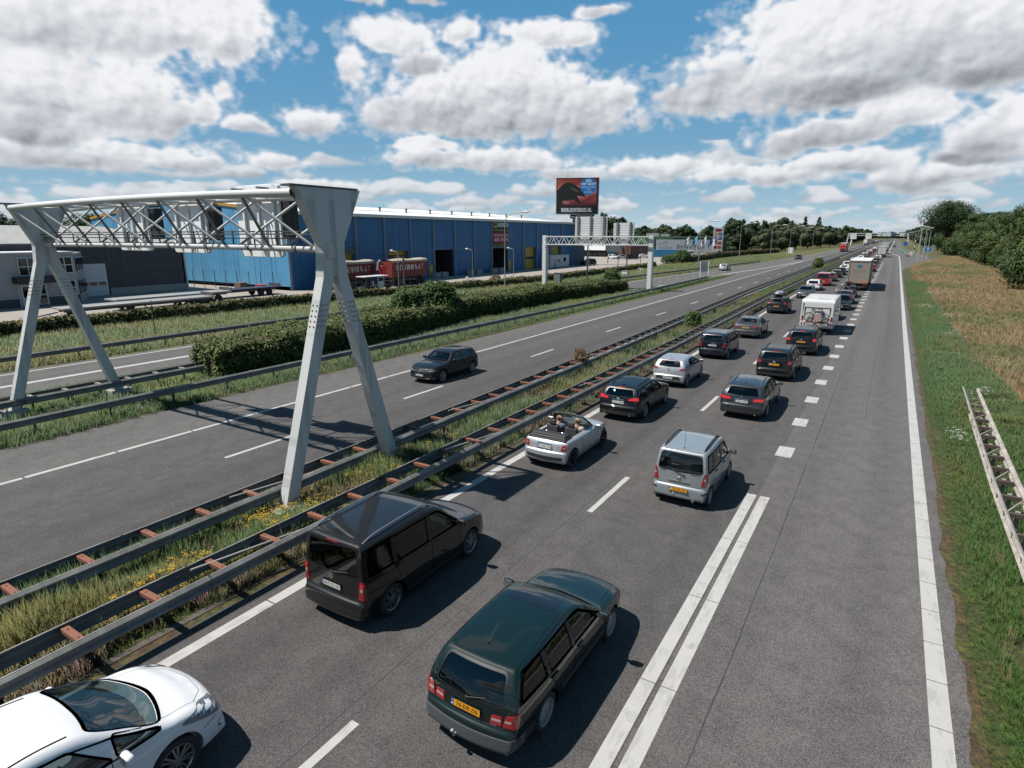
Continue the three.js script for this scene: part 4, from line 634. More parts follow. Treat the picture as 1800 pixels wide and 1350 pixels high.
const SPEC = {
  volvo: shape({ L: 4.48, W: 1.72, H: 1.42, axles: [0.88, 3.43], wheel: 0.305, cowlP: [1.27, 0.93], roof0P: [2.02, 1.345], roofEnd: [4.02, 1.345], glassEnd: [4.36, 0.915], ledge: 0.60, hood: 0.86, belt: 0.92, beltR: 0.95, roofW: 0.735, r: 0.10,
    posts: [1.52, 2.15, 2.50, 2.60, 3.30, 3.42, 3.92, 4.12], winTop: (s) => 1.305 - 0.03 * clamp((s - 3) / 1), rg: { wb: 0.60, wt: 0.515, top: 1.285, bot: 0.935 },
    tail: [{ poly: [[0.60, 0.66], [0.84, 0.66], [0.845, 0.845], [0.80, 0.86], [0.64, 0.83]], off: 0.016 }, { name: 'tail_light_lens', mat: 'lampClear', poly: [[0.63, 0.735], [0.73, 0.735], [0.73, 0.77], [0.63, 0.765]], off: 0.019 }, { name: 'lower_tail_light', poly: [[0.40, 0.665], [0.585, 0.665], [0.585, 0.80], [0.42, 0.79]], off: 0.012 }, { name: 'tail_light_lens', mat: 'lampClear', poly: [[0.43, 0.715], [0.57, 0.72], [0.57, 0.755], [0.43, 0.75]], off: 0.015 }],
    rearCladding: [[[-0.845, 0.30], [0.845, 0.30], [0.845, 0.50], [-0.845, 0.50]]], cladding: [[[1.32, 0.44], [3.0, 0.44], [3.0, 0.52], [1.32, 0.52]], [[3.85, 0.32], [4.34, 0.32], [4.34, 0.50], [3.82, 0.50]]], plateY: 0.755, aerial: [-0.05, 3.72, 0.36, -1.05], sunroof: [[[-0.42, 2.12], [0.42, 2.12], [0.44, 2.58], [-0.44, 2.58]]], tow: -0.12, wiper: [0, 0.91, 0.30, 0.98], rails: null }),
  caddy: shape({ emblems: [['B', 0.98, 0.058, 'vw']], deep: 0.2, L: 4.41, W: 1.79, H: 1.80, axles: [0.88, 3.56], wheel: 0.325, cowlP: [1.12, 1.08], roof0P: [1.92, 1.70], roofEnd: [4.20, 1.735], glassEnd: [4.31, 1.12], ledge: 0.60, tailS: 4.335, hood: 0.99, belt: 1.06, beltR: 1.10, roofW: 0.86, r: 0.10,
    posts: [1.30, 2.02, 2.28, 2.40, 3.36, 3.47, 4.02, 4.08], winTop: (s) => 1.60, rg: { wb: 0.69, wt: 0.63, top: 1.65, bot: 1.10, from: 3.9, sag: 0.03 }, fw: { wb: 0.72, wt: 0.64 }, seatY: 0.6, bow: [[0, 0.22], [0.7, 0.12], [1.12, 0.14], [1.95, 0.07], [2.5, 0], [3.6, 0], [4.1, -0.03], [4.41, -0.07]],
    tail: [{ poly: [[0.69, 0.66], [0.85, 0.66], [0.85, 1.03], [0.72, 1.03]], off: 0.012 }, { name: 'tail_light_lens', mat: 'lampClear', poly: [[0.73, 0.83], [0.80, 0.83], [0.80, 0.90], [0.735, 0.90]], off: 0.016 }, { name: 'tail_light_lens', mat: 'lampLit', poly: [[0.735, 0.93], [0.81, 0.93], [0.81, 1.0], [0.74, 1.0]], off: 0.015 }], brake: [[-0.16, 1.685], [0.16, 1.685], [0.16, 1.705], [-0.16, 1.705]],
    rearCladding: [[[-0.88, 0.27], [0.88, 0.27], [0.88, 0.40], [-0.88, 0.40]]], cladding: [[[1.36, 0.26], [3.1, 0.26], [3.1, 0.36], [1.36, 0.36]]], plateY: 0.80, rails: [0.655, 2.05, 4.1], railH: 0.055, railR: 0.019, wiper: [0, 1.08, 0.44, 1.16], addGaps: [[[3.42, 0.75], [4.2, 0.78]]], chromeRear: [] }),
  wagonr: shape({ emblems: [['B', 0.82, 0.05, 's']], deep: 0.2, L: 3.52, W: 1.62, H: 1.66, axles: [0.62, 2.98], wheel: 0.285, tyreW: 0.165, cowlP: [0.85, 1.02], roof0P: [1.42, 1.585], roofEnd: [3.28, 1.60], glassEnd: [3.44, 1.04], ledge: 0.60, tailS: 3.465, hood: 0.95, belt: 1.00, beltR: 1.03, roofW: 0.83, r: 0.09,
    posts: [1.02, 1.50, 1.86, 1.96, 2.62, 2.74, 3.16, 3.20], winTop: (s) => 1.48, rg: { wb: 0.615, wt: 0.545, top: 1.505, bot: 1.045, from: 3.0 }, fw: { wb: 0.66, wt: 0.58 }, seatY: 0.52, bow: [[0, 0.2], [0.5, 0.1], [0.9, 0.10], [1.5, 0.04], [2, 0], [2.8, 0], [3.2, -0.02], [3.52, -0.07]],
    tail: [{ poly: [[0.59, 0.70], [0.745, 0.70], [0.745, 1.06], [0.67, 1.06]], off: 0.014 }, { name: 'tail_light_lens', mat: 'lampClear', poly: [[0.655, 0.86], [0.715, 0.86], [0.715, 0.92], [0.665, 0.92]], off: 0.018 }], plateY: 0.52, rails: [0.56, 1.55, 3.12], railH: 0.05, railR: 0.026, aerial: [0, 3.12, 0.52, -0.05], tow: -0.1, wiper: [0.12, 0.93, -0.28, 1.07], chromeRear: [[[-0.30, 0.705], [0.30, 0.705], [0.30, 0.745], [-0.30, 0.745]]], cladding: [[[0.98, 0.42], [2.52, 0.42], [2.52, 0.50], [0.98, 0.50]]], exhaust: [[0.42, 0.24]], rearCladding: [[[-0.80, 0.47], [-0.62, 0.47], [-0.62, 0.505], [-0.80, 0.505]], [[0.62, 0.47], [0.80, 0.47], [0.80, 0.505], [0.62, 0.505]]] }),
  estate: shape({ emblems: [['B', 0.955, 0.04, 'oval']], L: 4.66, W: 1.82, H: 1.46, axles: [0.92, 3.62], wheel: 0.325, cowlP: [1.30, 0.96], roof0P: [2.12, 1.385], roofEnd: [4.20, 1.36], glassEnd: [4.52, 0.99], ledge: 0.64, hood: 0.90, belt: 0.95, beltR: 1.02, roofW: 0.735, r: 0.11,
    posts: [1.60, 2.28, 2.60, 2.70, 3.42, 3.52, 3.98, 4.22], dDrop: 0.08, dUp: 0.05, winTop: (s) => 1.335 - 0.05 * clamp((s - 2.8) / 1.4), rg: { wb: 0.62, wt: 0.54, top: 1.30, bot: 1.02 }, tail: [{ poly: [[0.42, 0.90], [0.895, 0.90], [0.90, 1.02], [0.74, 1.03], [0.44, 0.955]], off: 0.014 }], brake: [[-0.18, 1.335], [0.18, 1.335], [0.18, 1.352], [-0.18, 1.352]], plateY: 0.80, rails: [0.56, 2.3, 3.95], railH: 0.03, fin: 3.9, wiper: [0, 0.99, 0.34, 1.04], exhaust: [[0.55, 0.30], [-0.55, 0.30]], rearCladding: [[[-0.80, 0.28], [0.80, 0.28], [0.74, 0.42], [-0.74, 0.42]]], chromeRear: [[[-0.26, 0.885], [0.26, 0.885], [0.26, 0.91], [-0.26, 0.91]]] }),
  mercEstate: shape({ emblems: [['B', 0.93, 0.045, 'star']], L: 4.93, W: 1.85, H: 1.47, axles: [0.86, 3.80], wheel: 0.335, cowlP: [1.45, 0.97], roof0P: [2.28, 1.395], roofEnd: [4.42, 1.36], glassEnd: [4.79, 0.98], ledge: 0.62, hood: 0.92, belt: 0.96, beltR: 0.99, roofW: 0.73, r: 0.11,
    posts: [1.72, 2.45, 2.78, 2.88, 3.60, 3.72, 4.22, 4.52], dDrop: 0.05, winTop: (s) => 1.345 - 0.045 * clamp((s - 3) / 1.4), rg: { wb: 0.64, wt: 0.54, top: 1.305, bot: 1.0 }, tail: [{ poly: [[0.44, 0.80], [0.90, 0.82], [0.905, 0.94], [0.46, 0.90]], off: 0.014 }], plateY: 0.77, rails: [0.57, 2.45, 4.2], railH: 0.03, fin: 4.1, rearCladding: [[[-0.84, 0.30], [0.84, 0.30], [0.80, 0.40], [-0.80, 0.40]]], chromeRear: [[[-0.28, 0.845], [0.28, 0.845], [0.28, 0.865], [-0.28, 0.865]]], exhaust: [[0.58, 0.28], [-0.58, 0.28]] }),
  clio: shape({ emblems: [['B', 0.90, 0.055, 'diamond']], L: 4.06, W: 1.74, H: 1.44, axles: [0.83, 3.42], wheel: 0.31, cowlP: [1.10, 0.96], roof0P: [1.92, 1.375], roofEnd: [3.62, 1.345], glassEnd: [3.90, 1.02], ledge: 0.62, hood: 0.90, belt: 0.96, beltR: 1.06, roofW: 0.70, r: 0.12,
    posts: [1.40, 2.08, 2.40, 2.50, 3.10, 0, 0, 0], cLean: -0.12, cDrop: 0.03, winTop: (s) => 1.305 - 0.04 * clamp((s - 2.4) / 1), rg: { wb: 0.55, wt: 0.46, top: 1.29, bot: 1.05 }, tail: [{ poly: [[0.52, 0.86], [0.84, 0.90], [0.85, 1.0], [0.60, 0.97]], off: 0.014 }], plateY: 0.50, rearCladding: [[[-0.62, 0.42], [0.62, 0.42], [0.56, 0.58], [-0.56, 0.58]], [[-0.75, 0.28], [0.75, 0.28], [0.72, 0.34], [-0.72, 0.34]]], brake: [[-0.16, 1.325], [0.16, 1.325], [0.16, 1.34], [-0.16, 1.34]], aerial: [0, 3.5, 0.2, 0.7], handles: [[2.24, 0.87]] }),
  verso: shape({ emblems: [['B', 0.98, 0.045, 'oval']], L: 4.36, W: 1.77, H: 1.62, axles: [0.86, 3.61], wheel: 0.31, cowlP: [1.05, 1.03], roof0P: [1.86, 1.55], roofEnd: [4.0, 1.53], glassEnd: [4.26, 1.06], ledge: 0.62, hood: 0.96, belt: 1.02, beltR: 1.07, roofW: 0.78, r: 0.11,
    posts: [1.36, 1.98, 2.34, 2.44, 3.14, 3.24, 3.74, 3.92], dDrop: 0.04, winTop: (s) => 1.475 - 0.03 * clamp((s - 3) / 1), rg: { wb: 0.60, wt: 0.53, top: 1.465, bot: 1.09, from: 3.7 }, seatY: 0.5, tail: [{ poly: [[0.61, 0.74], [0.82, 0.76], [0.82, 1.02], [0.69, 1.06]], off: 0.014 }], plateY: 0.86, aerial: [0, 3.85, 0.22, 0.6], brake: [[-0.16, 1.5], [0.16, 1.5], [0.16, 1.518], [-0.16, 1.518]] }),
  smax: shape({ emblems: [['B', 1.0, 0.045, 'oval']], L: 4.77, W: 1.88, H: 1.65, axles: [0.92, 3.77], wheel: 0.33, cowlP: [1.22, 1.04], roof0P: [2.14, 1.565], roofEnd: [4.34, 1.53], glassEnd: [4.64, 1.06], ledge: 0.62, hood: 0.97, belt: 1.03, beltR: 1.08, roofW: 0.76, r: 0.11,
    posts: [1.62, 2.30, 2.64, 2.74, 3.50, 3.60, 4.06, 4.30], dDrop: 0.06, dUp: 0.05, winTop: (s) => 1.505 - 0.04 * clamp((s - 3) / 1.2), rg: { wb: 0.66, wt: 0.57, top: 1.465, bot: 1.09 }, seatY: 0.5, tail: [{ poly: [[0.62, 0.92], [0.92, 0.90], [0.925, 1.02], [0.70, 1.10]], off: 0.014 }], plateY: 0.86, rails: [0.60, 2.4, 4.1], railH: 0.025, brake: [[-0.18, 1.5], [0.18, 1.5], [0.18, 1.52], [-0.18, 1.52]], wiper: [0, 1.06, 0.38, 1.12], rearCladding: [[[-0.86, 0.28], [0.86, 0.28], [0.84, 0.40], [-0.84, 0.40]]] }),
  suv: shape({ L: 4.43, W: 1.87, H: 1.62, axles: [0.88, 3.58], wheel: 0.36, sill: 0.26, cowlP: [1.28, 1.08], roof0P: [2.05, 1.55], roofEnd: [3.98, 1.52], glassEnd: [4.22, 1.12], ledge: 0.66, hood: 1.03, belt: 1.06, beltR: 1.14, roofW: 0.75, r: 0.10,
    posts: [1.55, 2.2, 2.52, 2.62, 3.30, 0, 0, 0], cLean: 0.10, cDrop: 0.05, winTop: (s) => 1.475 - 0.05 * clamp((s - 2.6) / 1), rg: { wb: 0.58, wt: 0.52, top: 1.45, bot: 1.15 }, seatY: 0.52, tail: [{ poly: [[0.66, 0.92], [0.905, 0.92], [0.91, 1.06], [0.76, 1.08], [0.68, 1.42], [0.63, 1.42], [0.66, 1.08]], off: 0.012 }], plateY: 0.74, rails: [0.58, 2.2, 3.8], railH: 0.05, rearCladding: [[[-0.90, 0.34], [0.90, 0.34], [0.90, 0.56], [-0.90, 0.56]]], cladding: [[[1.32, 0.28], [3.12, 0.28], [3.12, 0.42], [1.32, 0.42]]], exhaust: [[0.56, 0.36], [-0.56, 0.36]], chromeRear: [[[-0.7, 0.44], [0.7, 0.44], [0.7, 0.47], [-0.7, 0.47]]] }),
  golf: shape({ emblems: [['F', 0.645, 0.058, 'vw'], ['B', 0.93, 0.05, 'vw']], L: 4.26, W: 1.79, H: 1.45, axles: [0.86, 3.48], wheel: 0.325, cowlP: [1.28, 0.96], roof0P: [2.02, 1.385], roofEnd: [3.82, 1.37], glassEnd: [4.08, 1.02], ledge: 0.62, hood: 0.91, belt: 0.955, beltR: 0.99, roofW: 0.735, r: 0.11,
    posts: [1.55, 2.18, 2.50, 2.60, 3.34, 0, 0, 0], cLean: 0.12, cDrop: 0.03, winTop: (s) => 1.325 - 0.02 * clamp((s - 2.6) / 1), rg: { wb: 0.58, wt: 0.50, top: 1.30, bot: 1.05 }, tail: [{ poly: [[0.46, 0.84], [0.87, 0.84], [0.88, 0.97], [0.50, 0.95]], off: 0.014 }], plateY: 0.80, brake: [[-0.16, 1.345], [0.16, 1.345], [0.16, 1.36], [-0.16, 1.36]], frontPlateY: 0.44,
    head: [[[0.48, 0.61], [0.80, 0.64], [0.83, 0.74], [0.52, 0.69]]], headSide: [[[0.22, 0.62], [0.44, 0.68], [0.46, 0.73], [0.24, 0.70]]], frontCladding: [[[-0.48, 0.60], [0.48, 0.60], [0.50, 0.675], [-0.50, 0.675]], [[-0.40, 0.30], [0.40, 0.30], [0.46, 0.42], [-0.46, 0.42]], [[0.52, 0.32], [0.78, 0.34], [0.78, 0.42], [0.56, 0.42]], [[-0.52, 0.32], [-0.56, 0.42], [-0.78, 0.42], [-0.78, 0.34]]], chromeFront: [[[-0.8, 0.275], [0.8, 0.275], [0.8, 0.29], [-0.8, 0.29]], [[-0.47, 0.615], [0.47, 0.615], [0.47, 0.628], [-0.47, 0.628]]] }),
  sedan: shape({ emblems: [['B', 0.93, 0.045, 'star']], L: 4.92, W: 1.85, H: 1.46, axles: [0.85, 3.79], wheel: 0.335, cowlP: [1.45, 0.96], roof0P: [2.28, 1.385], roofEnd: [3.62, 1.375], glassEnd: [4.28, 1.03], ledge: 0.62, hood: 0.91, belt: 0.95, beltR: 1.0, roofW: 0.715, r: 0.11, boot: [[4.22, 1.055], [4.34, 1.035], [4.62, 1.025], [4.76, 1.0], [4.81, 0.92], [4.84, 0.78], [4.87, 0.64]],
    posts: [1.72, 2.45, 2.78, 2.88, 3.58, 0, 0, 0], cLean: -0.16, cDrop: 0.03, winTop: (s) => 1.335 - 0.03 * clamp((s - 3) / 1), rg: { wb: 0.60, wt: 0.50, top: 1.33, bot: 1.09, from: 3.2 }, tail: [{ poly: [[0.46, 0.80], [0.90, 0.80], [0.905, 0.93], [0.50, 0.91]], off: 0.014 }], plateY: 0.80, fin: 3.5, exhaust: [[0.58, 0.28], [-0.58, 0.28]], chromeRear: [[[-0.8, 0.34], [0.8, 0.34], [0.8, 0.36], [-0.8, 0.36]]] }),
  van: shape({ deep: 0.2, L: 4.95, W: 1.92, H: 1.96, axles: [0.95, 3.95], wheel: 0.34, cowlP: [0.95, 1.15], roof0P: [1.78, 1.86], roofEnd: [4.76, 1.88], glassEnd: [4.87, 1.12], ledge: 0.60, tailS: 4.89, hood: 1.05, belt: 1.10, beltR: 1.12, roofW: 0.88, r: 0.11,
    posts: [1.25, 1.88, 2.16, 2.28, 3.40, 3.52, 4.55, 4.62], winTop: (s) => 1.70, rg: { wb: 0.74, wt: 0.68, top: 1.78, bot: 1.16, from: 4.5 }, fw: { wb: 0.78, wt: 0.70 }, seatY: 0.7, bow: [[0, 0.22], [0.6, 0.12], [1, 0.14], [1.9, 0.05], [2.5, 0], [4.4, 0], [4.95, -0.06]], tail: [{ poly: [[0.74, 0.70], [0.90, 0.70], [0.90, 1.10], [0.77, 1.10]], off: 0.012 }], plateY: 0.78 }),
  ford: shape({ L: 4.52, W: 1.86, H: 1.55, axles: [0.92, 3.62], wheel: 0.335, hoodS: 0.5, plan: [[0, 0.86], [0.12, 0.91], [0.5, 0.965], [1.1, 1], [3.2, 1], [3.92, 0.975], [4.37, 0.93], [4.52, 0.88]], cowlP: [0.76, 0.985], roof0P: [1.93, 1.49], roofEnd: [4.05, 1.45], glassEnd: [4.36, 1.04], ledge: 0.64, hood: 0.93, belt: 0.99, beltR: 1.06, roofW: 0.75, r: 0.10,
    posts: [1.66, 2.06, 2.62, 2.82, 3.50, 3.60, 3.95, 4.12], dDrop: 0.05, winTop: (s) => 1.41 - 0.04 * clamp((s - 3) / 1.1), quarter: [1.03, 1.60, 1.27], rg: { wb: 0.62, wt: 0.54, top: 1.40, bot: 1.07 }, fw: { wb: 0.80, wt: 0.665, low: 0.012 }, mirror: [1.56, 0.985], bow: [[0, 0.20], [0.4, 0.15], [0.78, 0.19], [1.4, 0.16], [1.9, 0.12], [2.6, 0], [3.4, 0], [4.1, -0.05], [4.52, -0.13]], band: [[1.03, 0.985], [4.17, 1.05], [3.98, 1.365], [3.0, 1.422], [2.4, 1.425], [2.05, 1.37], [1.6, 1.25]],
    tail: [{ poly: [[0.66, 0.80], [0.90, 0.82], [0.90, 1.0], [0.72, 1.02]] }], plateY: 0.78, headSide: [[[0.20, 0.64], [0.46, 0.70], [0.80, 0.83], [0.78, 0.88], [0.5, 0.88], [0.22, 0.78]]], roofDitch: [[[0.60, 1.98], [0.615, 2.6], [0.61, 3.3], [0.59, 3.95]]], frontCladding: [[[-0.55, 0.32], [0.55, 0.32], [0.65, 0.52], [-0.65, 0.52]], [[0.66, 0.36], [0.84, 0.38], [0.84, 0.50], [0.70, 0.50]], [[-0.66, 0.36], [-0.70, 0.50], [-0.84, 0.50], [-0.84, 0.38]]], hoodGaps: [[[0, 0.2], [0.42, 0.27], [0.66, 0.5], [0.72, 0.98]]] }),
};

// ------------------------------------------------------------------ people: one continuous surface round a skeleton
function fieldMesh(bones, cell, k = 0.03) {                   // bones: [a, b, ra, rb]
  const lo = v3(1e9, 1e9, 1e9), hi = v3(-1e9, -1e9, -1e9);
  for (const [a, b, ra, rb] of bones) for (const [p, r] of [[a, ra], [b, rb]]) { lo.min(p.clone().subScalar(r + 3 * cell)); hi.max(p.clone().addScalar(r + 3 * cell)); }
  const size = Math.max(hi.x - lo.x, hi.y - lo.y, hi.z - lo.z), n = Math.ceil(size / cell) + 2, mc = new MarchingCubes(n, new THREE.MeshBasicMaterial(), false, false, 90000), half = (n * cell) / 2, c = lo.clone().add(hi).multiplyScalar(0.5);
  const bb = bones.map(([a, b, ra, rb]) => ({ a, ra, rb, d: b.clone().sub(a), l2: Math.max(1e-9, b.distanceToSquared(a)) }));
  for (let z = 0; z < n; z++) for (let y = 0; y < n; y++) for (let x = 0; x < n; x++) {
    const px = c.x + ((x - n / 2) / (n / 2)) * half, py = c.y + ((y - n / 2) / (n / 2)) * half, pz = c.z + ((z - n / 2) / (n / 2)) * half; let s = 0, mn = 1e9;
    for (const q of bb) { const ex = px - q.a.x, ey = py - q.a.y, ez = pz - q.a.z, t = clamp((ex * q.d.x + ey * q.d.y + ez * q.d.z) / q.l2); const d = Math.hypot(ex - q.d.x * t, ey - q.d.y * t, ez - q.d.z * t) - lerp(q.ra, q.rb, t); if (d < mn) mn = d; s += Math.exp(-d / k); }
    mc.field[x + y * n + z * n * n] = mn > 0.2 ? -mn : k * Math.log(s);
  }
  mc.isolation = 0; mc.update();
  const g = new THREE.BufferGeometry(); g.setAttribute('position', new THREE.BufferAttribute(mc.positionArray.slice(0, mc.count * 3), 3)); g.setAttribute('normal', new THREE.BufferAttribute(mc.normalArray.slice(0, mc.count * 3), 3));
  g.scale(half, half, half).translate(c.x, c.y, c.z); return g;
}
// a seated figure, hip at the origin, facing -z; reach = where the hands are
function seatedPerson(label, x, y, z, shirtCol, hairCol, hands, bald) {
  const root = thing('person', label, 'person', x, y, z);
  const hip = v3(0, 0, 0), chest = v3(0, 0.34, 0.10), neck = v3(0, 0.52, 0.11), head = v3(0, 0.66, 0.06), B = [], S = [];
  B.push([hip, chest, 0.135, 0.14], [v3(-0.15, 0.44, 0.10), v3(0.15, 0.44, 0.10), 0.07, 0.07], [v3(0, 0.46, 0.11), neck, 0.06, 0.055], [neck, head, 0.052, 0.06], [v3(0, 0.645, 0.045), v3(0, 0.70, 0.075), 0.075, 0.092], [v3(0, 0.665, -0.03), v3(0, 0.635, -0.055), 0.012, 0.018], [v3(0, 0.60, -0.01), v3(0, 0.605, 0.0), 0.04, 0.045], [v3(-0.088, 0.655, 0.06), v3(-0.088, 0.675, 0.065), 0.014, 0.018], [v3(0.088, 0.655, 0.06), v3(0.088, 0.675, 0.065), 0.014, 0.018]);
  for (const s of [-1, 1]) { const h = hands[s < 0 ? 0 : 1], sh = v3(s * 0.19, 0.43, 0.09), el = v3(s * 0.25, 0.20, -0.06), wr = v3(h[0], h[1], h[2]); B.push([sh, el, 0.055, 0.043], [el, wr, 0.042, 0.029], [v3(s * 0.09, -0.02, 0), v3(s * 0.11, 0.04, -0.42), 0.085, 0.062], [v3(s * 0.11, 0.04, -0.42), v3(s * 0.11, -0.30, -0.60), 0.06, 0.04], [v3(s * 0.11, -0.31, -0.60), v3(s * 0.11, -0.34, -0.76), 0.042, 0.03]); S.push([sh, el, 0.064, 0.054]); }
  const geos = [fieldMesh(B, 0.017)];
  for (const s of [-1, 1]) {                                  // hands: palm, four fingers curled round what they hold, thumb at the side
    const h = hands[s < 0 ? 0 : 1], w = v3(h[0], h[1], h[2]), H = [[w, v3(w.x, w.y + 0.01, w.z - 0.07), 0.026, 0.024]];
    [[-0.03, 0.062], [-0.01, 0.07], [0.01, 0.066], [0.03, 0.052]].forEach(([o, l]) => { const k0 = v3(w.x + o, w.y + 0.012, w.z - 0.075), k1 = v3(w.x + o, w.y + 0.004, w.z - 0.075 - l * 0.5), k2 = v3(w.x + o, w.y - 0.03, w.z - 0.075 - l * 0.6); H.push([k0, k1, 0.0095, 0.009], [k1, k2, 0.009, 0.0075]); });
    H.push([v3(w.x - s * 0.022, w.y, w.z - 0.03), v3(w.x - s * 0.052, w.y - 0.005, w.z - 0.065), 0.012, 0.009]); geos.push(fieldMesh(H, 0.006, 0.006));
  }
  part('body', geos, M.skin, root);
  part('shirt', fieldMesh([[hip, chest, 0.147, 0.152], [v3(-0.15, 0.44, 0.10), v3(0.15, 0.44, 0.10), 0.08, 0.08], ...S], 0.018), std(shirtCol, 0.9), root);
  part('trousers', fieldMesh([-1, 1].flatMap((s) => [[v3(s * 0.09, -0.02, 0), v3(s * 0.11, 0.04, -0.42), 0.096, 0.072], [v3(s * 0.11, 0.04, -0.42), v3(s * 0.11, -0.27, -0.585), 0.07, 0.052]]), 0.02), std(C(0.03, 0.035, 0.06), 0.9), root);
  part('hair', new THREE.SphereGeometry(0.101, 18, 12, 0, 2 * PI, 0, bald ? 1.0 : 1.65).rotateX(bald ? 0.75 : 0.45).translate(0, 0.69, 0.078), std(hairCol, 0.9), root);
  for (const s of [-1, 1]) part('eye', new THREE.SphereGeometry(0.011, 8, 6).translate(s * 0.033, 0.672, -0.018), M.black, root);
  return root;
}
// ------------------------------------------------------------------ bicycle on a rack (lies in the x-y plane, wheels at +-0.52)
const bikeGeo = {};
function bicycle(label, x, y, z, turn, colour, group) {
  const b = thing('bicycle', label, 'bicycle', x, y, z, turn, group), R = 0.33;
  if (!bikeGeo.w) { bikeGeo.w = new THREE.TorusGeometry(R, 0.02, 6, 30); bikeGeo.s = merge(Array.from({ length: 14 }, (_, i) => box(0.004, R * 1.96, 0.004).rotateZ((i / 14) * PI))); }
  for (const s of [-1, 1]) { const w = part('wheel', bikeGeo.w, M.rubber, b); w.position.set(s * 0.52, R, 0); part('spokes', bikeGeo.s, M.alloy, w); }
  const bb = v3(-0.05, 0.30, 0), st = v3(-0.19, 0.80, 0), hd = v3(0.36, 0.84, 0), ra = v3(-0.52, R, 0), fa = v3(0.52, R, 0), hl = v3(0.40, 0.70, 0), fm = std(colour, 0.35, 0.2);
  part('frame', [bar(bb, st, 0.017), bar(bb, hl, 0.019), bar(st.clone().lerp(bb, 0.12), hd, 0.017), bar(ra, bb, 0.011), bar(ra, st.clone().lerp(bb, 0.15), 0.010), bar(hd, fa, 0.015)], fm, b);
  part('saddle', [rbox(0.26, 0.05, 0.13, 0.03, -0.23, 0.95, 0), bar(st, v3(-0.22, 0.94, 0), 0.012)], M.trim, b);
  part('handlebar', [bar(hd, v3(0.33, 0.98, 0), 0.014), bar(v3(0.31, 0.99, -0.27), v3(0.31, 0.99, 0.27), 0.013)], M.trim, b);
  part('crank', [cyl(0.09, 0.09, 0.012, 0, 0, 0, 18).rotateX(PI / 2).translate(bb.x, bb.y, 0.04), bar(v3(bb.x - 0.1, bb.y - 0.13, 0.06), v3(bb.x + 0.1, bb.y + 0.13, -0.06), 0.01)], M.trim, b);
  return b;
}
